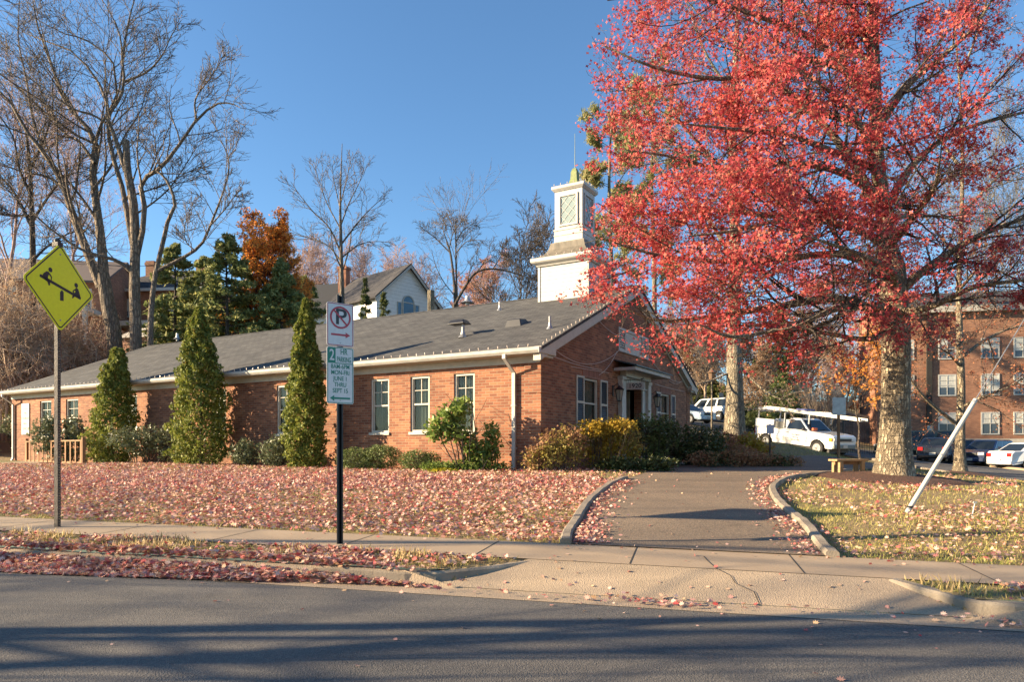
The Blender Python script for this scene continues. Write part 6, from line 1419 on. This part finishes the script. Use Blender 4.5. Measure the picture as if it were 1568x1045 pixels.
# ---------------------------------------------------------------- vehicles
CG = flat('car_glass', (.015, .02, .025), .04); TY = flat('tyre_rubber', (.018, .018, .018), .8); RIM = flat('alloy_rim', (.45, .45, .46), .3, .7); CHR = flat('chrome', (.6, .6, .6), .15, 1.0)
HLM = flat('headlight_lens', (.7, .72, .74), .1); TLM = flat('tail_lens', (.45, .02, .02), .15); AMB = flat('amber_lens', (.8, .25, .03), .2); BLK = flat('black_trim', (.02, .02, .02), .5)
def arc(cx, r, z0, n=9): return [(cx+r*math.cos(a), z0+r*math.sin(a)) for a in np.linspace(0, math.pi, n)]
def vehicle(name, label, cat, loc, rz, spec, tilt=(0, 0)):
    """x forward. spec: L W wheelr axles(rear,front) low(list of (x,z) top line from front to rear) cab(list) belt colour"""
    o = empty(name, tuple(loc), rz, label, cat); o.rotation_euler = (tilt[0], tilt[1], rz); W2 = spec['W']/2; wr_ = spec['wr']; ra, fa = spec['ax']; m_ = spec['m']; g0 = spec.get('clear', .28)
    # lower body: top line front->rear, then underside rear->front with wheel arches
    top = spec['low']; und = [(top[-1][0], g0+.1), (top[-1][0]+.1, g0)]
    for cx in (ra, fa): und += [(x, max(z_, g0)) for x, z_ in arc(cx, wr_*1.2, wr_)[::-1]]
    und += [(top[0][0]-.1, g0), (top[0][0], g0+.1)]
    out = list(top) + und
    def hw_(z_): return W2 - .05*max(0, (z_-spec['belt']*.8))/(spec['belt']*.2+1e-6)*.5 - (.06 if z_ < g0+.15 else 0)
    n = len(out); mb = MB(); v = []
    cx0 = (top[0][0]+top[-1][0])/2; hl = (top[0][0]-top[-1][0])/2
    def hx(x, z_): return hw_(z_) - .13*max(0, (abs(x-cx0)/hl-.72)/.28)**2
    for s in (1, -1):
        for f in (1.0, .93): v += [(x, s*hx(x, z_)*f if f == 1 else s*hx(x, z_)*f, z_ + (0 if f == 1 else (.035 if z_ > spec['belt']*.75 else 0))) for x, z_ in out]
    f = [tuple(range(n)), tuple(range(2*n, 3*n))[::-1]]
    for i in range(n):
        j = (i+1) % n; f += [(i, n+i, n+j, j), (n+i, 3*n+i, 3*n+j, n+j), (2*n+i, 2*n+j, 3*n+j, 3*n+i)]
    mb.add(v, f); body = mb.build('body', m_, o)
    # cab
    c = spec['cab']; bz = spec['belt']; rf = spec['roof']; xs = c  # (front base, front roof, rear roof, rear base)
    def cabpts(off, dz=0): return [(c[0], W2-.10+off, bz), (c[1], W2-.26+off, rf-.04), (c[2], W2-.26+off, rf-.03), (c[3], W2-.10+off, bz)]
    mb = MB(); A = [(x, y, z_) for x, y, z_ in cabpts(0)]; B = [(x, -y, z_) for x, y, z_ in cabpts(0)]; T = [(c[1]-.12, W2-.36, rf+.015), (c[2]+.1, W2-.36, rf+.015), (c[2]+.1, -W2+.36, rf+.015), (c[1]-.12, -W2+.36, rf+.015)]
    mb.add(A+B+T, [(0, 1, 2, 3), (7, 6, 5, 4), (0, 4, 5, 1), (3, 2, 6, 7), (1, 8, 9, 2), (5, 6, 10, 11), (8, 11, 10, 9), (1, 5, 11, 8), (2, 9, 10, 6)])
    mb.build('cabin', m_, o, bevel=.03)
    def lerp3(a, b, t): return tuple(a[i]+(b[i]-a[i])*t for i in range(3))
    def quadwin(nm, P, inset, push, m__=CG):
        P = [Vector(p) for p in P]; cc = sum(P, Vector())/4; nrm = (P[1]-P[0]).cross(P[3]-P[0]).normalized()
        if nrm.dot(cc - Vector((cc.x*.5, 0, bz))) < 0: nrm = -nrm
        Q = [cc + (p-cc)*inset for p in P]; m2 = MB(); m2.add([q+nrm*push for q in Q]+[q+nrm*(push-.012) for q in Q], [(0, 1, 2, 3), (4, 7, 6, 5), (0, 4, 5, 1), (1, 5, 6, 2), (2, 6, 7, 3), (3, 7, 4, 0)]); return m2.build(nm, m__, o)
    quadwin('windscreen', [A[0], A[1], B[1], B[0]], .88, .012); quadwin('rear_window', [A[3], A[2], B[2], B[3]], .84, .012)
    splits = spec.get('splits', [0, .5, 1])
    for S_ in (A, B):
        for t0, t1 in zip(splits[:-1], splits[1:]):
            a0, a1 = lerp3(S_[3], S_[0], t0), lerp3(S_[3], S_[0], t1); b0, b1 = lerp3(S_[2], S_[1], t0), lerp3(S_[2], S_[1], t1)
            quadwin('side_window', [a0, a1, b1, b0], .84, .006)
    for ax in (ra, fa):
        for s in (1, -1):
            y = s*(W2-.12); m2 = MB(); m2.lathe([(wr_*.62, -.11), (wr_*.93, -.11), (wr_, -.08), (wr_, .08), (wr_*.93, .11), (wr_*.62, .11)], (ax, y, wr_), 20, 'y'); w_ = m2.build('wheel', TY, o, smooth=False)
            m2 = MB(); yy = s*.085; m2.lathe(sorted([(wr_*.62, yy-.03), (wr_*.62, yy+.0), (wr_*.56, yy+.0), (wr_*.5, yy-s*.02)], key=lambda q: q[1]), (ax, y, wr_), 16, 'y')
            for k in range(6):
                a = k*math.pi/3; m2.tube((ax+.05*math.cos(a), y+s*.095, wr_+.05*math.sin(a)), (ax+wr_*.6*math.cos(a), y+s*.09, wr_+wr_*.6*math.sin(a)), .032, .026, 5)
            m2.lathe([(.07, -.015), (.05, .02)], (ax, y+s*.1, wr_), 10, 'y'); m2.build('rim', RIM, w_)
    fx, rx = top[0][0], top[-1][0]; hz = spec['hz']; yl = W2-.13-.22
    for s in (1, -1):
        m2 = MB(); m2.cbox((fx+.0-.05, s*(yl+.02), hz), .16, .34, .17); m2.build('headlight', HLM, o, bevel=.03)
        m2 = MB(); m2.cbox((rx+.04, s*(yl+.06), spec['tz']), .14, .26, .20 if not spec.get('truck') else .4); m2.build('taillight', TLM, o, bevel=.02)
        m2 = MB(); m2.cbox((c[0]-.28, s*(W2+.05), bz+.10), .10, .16, .13); m2.build('mirror', spec.get('mm', m_), o, bevel=.02)
        for k in range(len(splits)-1):
            x_ = c[3]+(c[0]-c[3])*splits[k]+.2; m2 = MB(); m2.cbox((x_, s*(W2+.004), bz-.13), .16, .025, .035); m2.build('door_handle', spec.get('hm', m_), o)
    m2 = MB(); m2.cbox((fx-.015, 0, hz-.02), .10, 2*yl-.36, .17); m2.build('grille', BLK, o, bevel=.01)
    m2 = MB(); m2.cbox((fx-.04, 0, g0+.12), .20, W2*2-.32, .22); m2.build('front_bumper', spec.get('bm', m_), o, bevel=.05)
    m2 = MB(); m2.cbox((rx+.04, 0, g0+.14), .20, W2*2-.32, .22); m2.build('rear_bumper', spec.get('bm', m_), o, bevel=.05)
    for x_, zz in ((fx+.07, g0+.14), (rx-.075, g0+.26)): m2 = MB(); m2.cbox((x_, 0, zz), .012, .32, .15); m2.build('number_plate', M['white'], o)
    m2 = MB(); m2.box(rx+.3, -W2+.25, .2, fx-.3, W2-.25, .5); m2.build('underbody', BLK, o)
    return o
def paint(n_, c): return flat(n_, c, .25, .0, .8)
WHT = paint('white_car_paint', (.78, .77, .74)); NAVY = paint('navy_car_paint', (.012, .025, .075)); BLKP = paint('black_car_paint', (.02, .022, .03)); SIL = paint('silver_car_paint', (.50, .51, .52)); GRN = paint('dark_green_car_paint', (.02, .035, .03))
SED = dict(W=1.8, wr=.32, ax=(-1.32, 1.38), low=[(2.25, .62), (2.18, .74), (1.3, .88), (.95, .93), (-1.6, .97), (-2.15, .95), (-2.28, .80), (-2.3, .5)], cab=(1.05, .30, -.95, -1.72), belt=.92, roof=1.43, hz=.66, tz=.78, splits=[0.12, .5, .92], clear=.24)
HAT = dict(W=1.8, wr=.32, ax=(-1.25, 1.35), low=[(2.15, .62), (2.08, .76), (1.25, .92), (.95, .95), (-1.7, 1.0), (-2.0, .98), (-2.1, .75), (-2.12, .5)], cab=(1.1, .35, -1.45, -1.95), belt=.95, roof=1.50, hz=.70, tz=.85, splits=[0.1, .38, .66, .95], clear=.24)
SUV = dict(W=1.95, wr=.36, ax=(-1.45, 1.5), low=[(2.4, .72), (2.33, .9), (1.5, 1.05), (1.2, 1.1), (-2.1, 1.12), (-2.38, 1.0), (-2.42, .55)], cab=(1.3, .6, -2.1, -2.34), belt=1.08, roof=1.80, hz=.85, tz=1.0, splits=[0.05, .35, .65, .95], clear=.28)
TRK = dict(W=2.0, wr=.39, ax=(-1.75, 1.72), low=[(2.62, .80), (2.60, 1.02), (2.45, 1.10), (1.15, 1.20), (-.55, 1.22), (-.60, 1.20), (-2.68, 1.20), (-2.72, .55)], cab=(1.12, .40, -.35, -.52), belt=1.20, roof=1.84, hz=.90, tz=.98, splits=[0.0, 1.0], clear=.42, truck=True, bm=flat('grey_bumper', (.16, .19, .19), .5), mm=BLK, hm=BLK)
def head(dx, dy): return math.atan2(dy, dx)
# pickup
tb = Vector((16.07, 38.5, 0)); a, c = h1(15.27, 40.05), h1(16.87, 36.95); tb.z = (a+c)/2+.03
TK = vehicle('pickup_truck', 'white work pickup with ladders on its roof rack parked across the driveway lawn', 'pickup truck', tb, head(.454, -.891), dict(TRK, m=WHT), (0, math.atan2(a-c, 3.49)))
# open bed, tool boxes, ladder rack, ladders
mb = MB(); mb.box(-2.5, -.8, 1.19, -.7, .8, 1.262); mb.build('bed_liner', BLK, TK)
for s in (1, -1):
    mb = MB(); a_, b2_ = sorted((s*.62, s*.985)); mb.box(-2.62, a_, 1.205, -1.25, b2_, 1.66); mb.build('tool_box', WHT, TK, bevel=.02)
    mb = MB(); mb.box(-1.25, a_, 1.205, -.66, b2_, 1.24); mb.box(-1.25, a_+.1, 1.241, -.66, b2_-.1, 1.58); mb.build('side_tray', flat('grey_tray', (.12, .12, .11), .6), TK)
mb = MB()
for x in (-2.5, -.62, 1.0):
    for s in (1, -1): mb.box(x-.03, s*.86-.03, 1.25 if x < 0 else 1.60, x+.03, s*.86+.03, 2.05)
    mb.box(x-.03, -.89, 2.05, x+.03, .89, 2.10)
mb.build('ladder_rack', M['metal'], TK)
def ladder(y, z_, x0, x1, w=.42, m_=None, tiltz=.0, name='ladder'):
    L_ = MB(); 
    for s in (-1, 1): L_.add([(x0, y+s*w/2-.025, z_), (x1, y+s*w/2-.025, z_+tiltz), (x1, y+s*w/2+.025, z_+tiltz), (x0, y+s*w/2+.025, z_), (x0, y+s*w/2-.025, z_+.15), (x1, y+s*w/2-.025, z_+.15+tiltz), (x1, y+s*w/2+.025, z_+.15+tiltz), (x0, y+s*w/2+.025, z_+.15)], [(0,3,2,1),(4,5,6,7),(0,1,5,4),(1,2,6,5),(2,3,7,6),(3,0,4,7)])
    k = x0+.15
    while k < x1: zz = z_+.055+tiltz*(k-x0)/(x1-x0); L_.tube((k, y-w/2, zz), (k, y+w/2, zz), .018, n=5); k += .3
    return L_
TKM = Matrix.Translation(tb) @ Matrix.Rotation(TK.rotation_euler.z, 4, 'Z') @ Matrix.Rotation(TK.rotation_euler.y, 4, 'Y')
for (yy, x0, x1, lab, zz) in ((-.62, -2.2, 4.1, 'long pale ladder on the pickup rack reaching out past the bonnet', 2.12), (.1, -3.3, 1.4, 'second ladder lying on the middle of the pickup rack', 2.13), (.62, -2.9, .1, 'short ladder on the far side of the pickup rack', 2.12)):
    o = ladder(yy, zz+(.12 if x1 > 4 else 0), x0, x1, tiltz=(-.28 if x1 > 4 else -.02)).build('ladder', mat('aluminium_ladder', (.66, .64, .58), (.5, .48, .44), 8, .45, metal=.2), None, loc=tb); o.rotation_euler = TK.rotation_euler; tag(o, lab, 'ladder', 'ladders on the pickup rack')
mb = MB(); mb.box(-.3, -.45, 2.24, .55, .1, 2.36); o = mb.build('tarp_roll', flat('blue_tarp', (.12, .14, .30), .7), None, loc=tb, bevel=.04); o.rotation_euler = TK.rotation_euler; tag(o, 'folded blue tarp tied over the ladders on the pickup', 'tarp')
# door lettering (as unreadably small script as in the photograph), door seam, amber lamps, dashboard vest
dk = flat('door_lettering', (.12, .12, .12), .5)
for k, s in enumerate(('Perry Moore', 'Plumbing', '202-431-1988')): 
    text_obj(s, .13 if k < 2 else .11, 'lettering', dk, TK, (.30, -1.0025, .97-.145*k), (math.radians(90), 0, 0), sx=.85)
for s in (1, -1):
    mb = MB(); mb.cbox((2.47, s*.91, .90), .20, .06, .18); mb.build('indicator', AMB, TK, bevel=.01)
    mb = MB(); mb.box(1.02, s*1.001-.002, .5, 1.035, s*1.001+.002, 1.2); mb.box(-.52, s*1.001-.002, .5, -.505, s*1.001+.002, 1.2); mb.build('door_seam', BLK, TK)
mb = MB(); mb.cbox((1.15, -.55, 1.33), .12, .35, .14); mb.build('dashboard_vest', flat('orange_vest', (.7, .15, .05), .7), TK, bevel=.03)
mb = MB(); mb.box(2.585, -.62, .80, 2.66, .62, .83); mb.build('grille_bar', CHR, TK)
# other vehicles
def place(px, Z, rz, spec, m_, nm, lab, cat, group=None, dz=0):
    p = gpos(px, Z); p.z += .06+dz; o = vehicle(nm, lab, cat, p, rz, dict(spec, m=m_)); 
    if group: o['group'] = group
    return o
place(1513, 41, math.radians(212), HAT, NAVY, 'parked_car', 'dark blue hatchback parked facing left beside the white car', 'car')
place(1436, 41.5, math.radians(52), SED, BLKP, 'parked_car', 'black sedan seen from behind between the two oak trunks', 'car')
place(1402, 46, math.radians(150), SUV, GRN, 'parked_car', 'dark green car half hidden behind the thick oak trunk', 'car')
place(1583, 38, math.radians(12), SED, WHT, 'parked_car', 'white car cut off by the right edge of the photo', 'car')
place(1478, 45, math.radians(215), SED, BLKP, 'parked_car', 'dark car hidden behind the slimmer oak trunk', 'car', dz=0)
place(1089, 57, math.radians(128), SUV, SIL, 'minivan', 'silver minivan driving up the street behind the lamp post', 'minivan')
place(1050, 52, math.radians(300), SED, paint('pale_blue_car_paint', (.35, .45, .55)), 'parked_car', 'pale blue car nose just past the brick corner', 'car')
# ---------------------------------------------------------------- fallen leaves and grass
g = np.random.default_rng(99)
def sample(n, u0, u1, d0, d1, dens):
    u = g.uniform(u0, u1, n); d = g.uniform(d0, d1, n); X, Y = xy(u, d); k = g.random(n) < dens(u, d, X, Y)
    X, Y, u, d = X[k], Y[k], u[k], d[k]
    px = CX + F*X/np.maximum(Y, .1); k = (Y > 1.5) & (px > -420) & (px < 2150) & ~in_house(X, Y, .02); return X[k], Y[k], u[k], d[k]
def nz(X, Y, s, p=0): return np.sin(X*s+1.3+p)*np.sin(Y*s*1.3+.4+p*2) + .6*np.sin(X*s*2.3+Y*s*1.1+p) + .4*np.sin(X*s*4.1-Y*s*3.3+p)
AX = np.array([p.x for p in dl_]); 
def is_drive(X, Y): return in_poly(X, Y, DRV) | in_poly(X, Y, PTH)
def is_paved_far(X, Y): return in_poly(X, Y, ST1) | in_poly(X, Y, ST2) | in_poly(X, Y, PKL)
def left_of_drive(X, Y): return (X < np.interp(Y, [7, 8, 10, 14, 16, 18], [.6, .65, 1.0, 2.2, 3.6, 4.5])) 
def zlift(X, Y, u, d, base=.0):
    z = H(X, Y) + base; dr = is_drive(X, Y); z = z + np.where(dr, .024, 0) + np.where((d > .63) & (d < 1.6) & ~dr, .014, 0); return z
def lawn_dens(u, d, X, Y):
    q = np.where(left_of_drive(X, Y), 0.92 + .2*nz(X, Y, .9), .13 + .18*np.clip(nz(X, Y, 1.1, 2), -1, 1))
    q = np.where(left_of_drive(X, Y) & (d > 7.4), q*np.interp(d, [7.4, 8.7, 10], [1, .42, .3]), q)
    q = np.where(~left_of_drive(X, Y) & (np.hypot(X-6.5, Y-8.2) < 2.2), q+.16, q); q = np.where((X > 1.8) & (Y > 13), q*.35, q)
    q = np.where((d < 2.2) & (nz(X, Y, 2.0, 5) > .2), q*.6, q)
    q = np.where(is_drive(X, Y) | is_paved_far(X, Y), 0.0, q); return q*np.interp(d, [1.6, 1.9, 3.2, 9, 16], [.3, .9, 1, .9, .25])
parts = []
X, Y, u, d = sample(300000, -22, 14, 1.62, 14, lawn_dens); parts.append((X, Y, zlift(X, Y, u, d, .015)+g.random(len(X))*.04, np.full(len(X), 1.0)))
vd = lambda u, d, X, Y: np.where((u < .2) & ~in_apron(u, d-.07), (.5+.45*nz(X, Y, 1.6, 3))*np.interp(u, [-14, -3, -1], [1, .85, .75]), np.where(u > APR[3]+.1, .25+.25*nz(X, Y, 2, 1), 0))*(d < .62)
X, Y, u, d = sample(21000, -16, 9, .1, .62, vd); parts.append((X, Y, H(X, Y)+.015+g.random(len(X))*.035, np.full(len(X), 1.0)))
# the drift in the gutter, left part deep, thin by the apron
gd = lambda u, d, X, Y: np.clip(np.interp(u, [-16, -3, -1.7, -.9, -.7], [1, 1, .85, .5, .03])*(d > -.34-.14*np.sin(u*.9)-.12*np.interp(u, [-9, -6, -2.4, -1], [0, .5, .6, -1.2])), 0, 1)
X, Y, u, d = sample(38000, -16, -.7, -.62, .1, gd); hgt = np.clip(.11*np.exp(-((d+.08)/.22)**2)*np.interp(u, [-16, -2, -.8], [1, 1, .2]), 0, .2)
parts.append((X, Y, H(X, Y)+.012+g.random(len(X))*hgt, np.full(len(X), 1.0)))
gd2 = lambda u, d, X, Y: np.clip(np.exp(-((u-4.2)/.45)**2) + .35*np.exp(-((u-1.25)/.35)**2) + .05, 0, 1)*(d > -.26)
X, Y, u, d = sample(2600, -.7, 6, -.28, .03, gd2); parts.append((X, Y, H(X, Y)+.014+g.random(len(X))*.03, np.full(len(X), .9)))
# strays on road, pavement, apron and driveway; drifts along the driveway kerbs
X, Y, u, d = sample(1200, -12, 9, -2.6, -.3, lambda u, d, X, Y: np.interp(d, [-2.6, -.9, -.4], [.03, .06, .30])+0*u); parts.append((X, Y, H(X, Y)+.008, np.full(len(X), .75)))
X, Y, u, d = sample(2600, -15, 9, .63, 1.6, lambda u, d, X, Y: .05+.35*np.exp(-(1.6-d)/.10)+.3*np.exp(-(d-.63)/.05)*(u < -1)); parts.append((X, Y, H(X, Y)+.022, np.full(len(X), .8)))
X, Y, u, d = sample(400, -1, 3.8, 0, .6, lambda u, d, X, Y: .10+0*u); parts.append((X, Y, H(X, Y)+.016, np.full(len(X), .8)))
def along(line, n, w, off):
    P = np.array([(p.x, p.y) for p in line]); T = np.gradient(P, axis=0); T /= np.linalg.norm(T, axis=1, keepdims=True); Nn = np.stack([-T[:, 1], T[:, 0]], -1)
    i = g.integers(0, len(P)-1, n); f = g.random(n)[:, None]; q = P[i]*(1-f)+P[i+1]*f + Nn[i]*(off+np.abs(g.normal(size=n))*w)[:, None]; return q[:, 0], q[:, 1]
X, Y = along(dl_[:38], 1500, -.16, -.10); parts.append((X, Y, H(X, Y)+.03+g.random(len(X))*.03, np.full(len(X), .9)))
X, Y = along(dr_[:50], 1300, .15, .10); parts.append((X, Y, H(X, Y)+.03+g.random(len(X))*.02, np.full(len(X), .8)))
dx = lambda u, d, X, Y: is_drive(X, Y)*np.where(d < 2.1, .10, .035)
X, Y, u, d = sample(9000, -2, 12, 1.6, 12, dx); parts.append((X, Y, H(X, Y)+.03, np.full(len(X), .75)))
X = np.concatenate([p[0] for p in parts]); Y = np.concatenate([p[1] for p in parts]); Z_ = np.concatenate([p[2] for p in parts]); Sx = np.concatenate([p[3] for p in parts])
L_FALL = leaf_mat('fallen_oak_leaves', [(.40,.05,.06,0),(.52,.16,.14,.14),(.62,.34,.28,.34),(.72,.52,.42,.55),(.48,.23,.20,.68),(.64,.42,.24,.8),(.58,.40,.30,.92),(.20,.06,.07,1)], .15, .65)
near = Y < 12.5; P = np.stack([X, Y, Z_], -1)
o = scatter('fallen_leaves', P[near], g.uniform(.032, .080, near.sum())*np.where(left_of_drive(P[near][:, 0], P[near][:, 1]), 1, .9)*Sx[near], LOBED, L_FALL, g, tilt=1.25); tag(o, 'fallen oak leaves, red and pinkish brown, over the near lawn, verge and gutter', 'fallen leaves', kind='stuff')
o = scatter('fallen_leaves', P[~near], g.uniform(.06, .115, (~near).sum())*Sx[~near], STAR, L_FALL, g, tilt=1.25); tag(o, 'fallen leaves thinning out towards the foot of the building', 'fallen leaves', kind='stuff')
NFALL = len(P)
# grass
def grass_dens(u, d, X, Y):
    q = np.where(left_of_drive(X, Y) & (d > 1.6) & (d < 8), .62, .95); q = np.where(is_drive(X, Y) | is_paved_far(X, Y), 0, q); q = np.where((d > .60) & (d < 1.63), 0, q)
    q = np.where(in_apron(u, d-.06) | (in_apron(u, d)), 0, q)
    for c, rx, ry in ((BIGT, 1.7, 1.45), (TREE2, 1.6, 1.2)): q = np.where(((X-c.x)/rx)**2+((Y-c.y)/ry)**2 < 1, 0, q)
    return q*np.interp(nz(X, Y, 1.4, 7), [-1, 1], [.45, 1])
sets = [sample(150000, -14, 9, .14, 5, grass_dens), sample(215000, -22, 22, 5, 26, grass_dens)]
BL = np.array([(-.07,0,0),(.07,0,0),(.03,.55,.1),(0,1,.32)])
def grass(X, Y, u, d, smin, smax, m, label):
    N = len(X); P = np.stack([X, Y, zlift(X, Y, u, d, -.004)], -1); a = g.uniform(0, 2*np.pi, N); t = np.stack([g.normal(size=N)*.45, g.normal(size=N)*.45, np.ones(N)], -1); t /= np.linalg.norm(t, axis=1, keepdims=True)
    w_ = np.stack([np.cos(a), np.sin(a), np.zeros(N)], -1); n_ = np.cross(w_, t); s = g.uniform(smin, smax, N)[:, None, None]
    V = P[:, None]+s*(BL[None, :, 0:1]*1.4*w_[:, None]+BL[None, :, 1:2]*t[:, None]+BL[None, :, 2:3]*n_[:, None])
    o = link('grass', np_mesh('grass', V.reshape(-1, 3), [np.arange(N*4).reshape(N, 4)]), m); tag(o, label, 'grass', kind='stuff')
L_GR = leaf_mat('autumn_grass', [(.17,.20,.04,0),(.30,.30,.08,.35),(.50,.40,.14,.6),(.60,.46,.20,.85),(.20,.25,.05,1)], .3)
X, Y, u, d = sets[0]; grass(X, Y, u, d, .02, .06, L_GR, 'thin autumn grass on the near lawn and verge')
X, Y, u, d = sets[1]; grass(X, Y, u, d, .03, .08, L_GR, 'thin autumn grass farther up the lawn')
# straw-coloured tussocks along the verge
X, Y, u, d = sample(16000, -14, 6, .14, .6, lambda u, d, X, Y: np.where(~in_apron(u, d-.07), np.clip(nz(X, Y, 2.2, 9)*.8+.2, 0, 1), 0)); grass(X, Y, u, d, .05, .12, leaf_mat('straw_grass', [(.42,.30,.14,0),(.56,.42,.22,.6),(.30,.26,.09,1)], .3), 'straw coloured tufts on the kerb side verge')

# ---------------------------------------------------------------- trees across the road that throw the long shadows (out of frame, left)
for k, (x, y, hh, sd_, r) in enumerate(((-13.5, 3.6, 12, 201, .17), (-17.5, 2.2, 14, 202, .15), (-22, 4.6, 14, 203, .16), (-10.5, 1.6, 10, 204, .13), (-26, 1.4, 16, 205, .18))):
    T = Tree(sd_); gg = T.g; bs_ = Vector((x, y, .2)); pts = [bs_-Vector((0, 0, .3))] + [bs_+Vector((gg.normal()*.15*q, gg.normal()*.15*q, hh*q/6)) for q in range(1, 7)]
    T.limbs([(pts, r, r*.2)], 12); T.grow(0, 14, .12, 1, (35, 75), (.25, .5), .1, .03, 8, .5, .02).grow(1, 7, .2, 1, (28, 60), (.35, .6), .12, .03, 6, .5, .012)
    o = tree_thing('bare_tree', bs_, ('leafless roadside tree nearest the yellow sign, outside the photo', 'tall leafless roadside tree outside the photo', 'leafless roadside tree farther left outside the photo', 'young leafless roadside tree outside the photo', 'largest leafless roadside tree outside the photo')[k]); localise(T, bs_)
    T.mesh([0, 1], 'trunk', M['bark_grey'], o, {0: 8, 1: 5}); T.mesh([2], 'crown', M['bark_grey'], o)
shrub('hedge', 'tall clipped evergreen hedge beside the road, outside the photo', (-11.2, 2.4, .2), [(-3, 0, 1.2, 2.2, 1.0, 1.4), (0, 0, 1.1, 2.4, 1.0, 1.3), (2.6, -.4, .9, 2.0, 1.0, 1.1)], 9000, (.18, .32), L_DARKG, 210, shell=.4, cat='hedge')
print('LEAVES', NLEAF, 'FALL', NFALL, 'OBJ', len(bpy.data.objects))
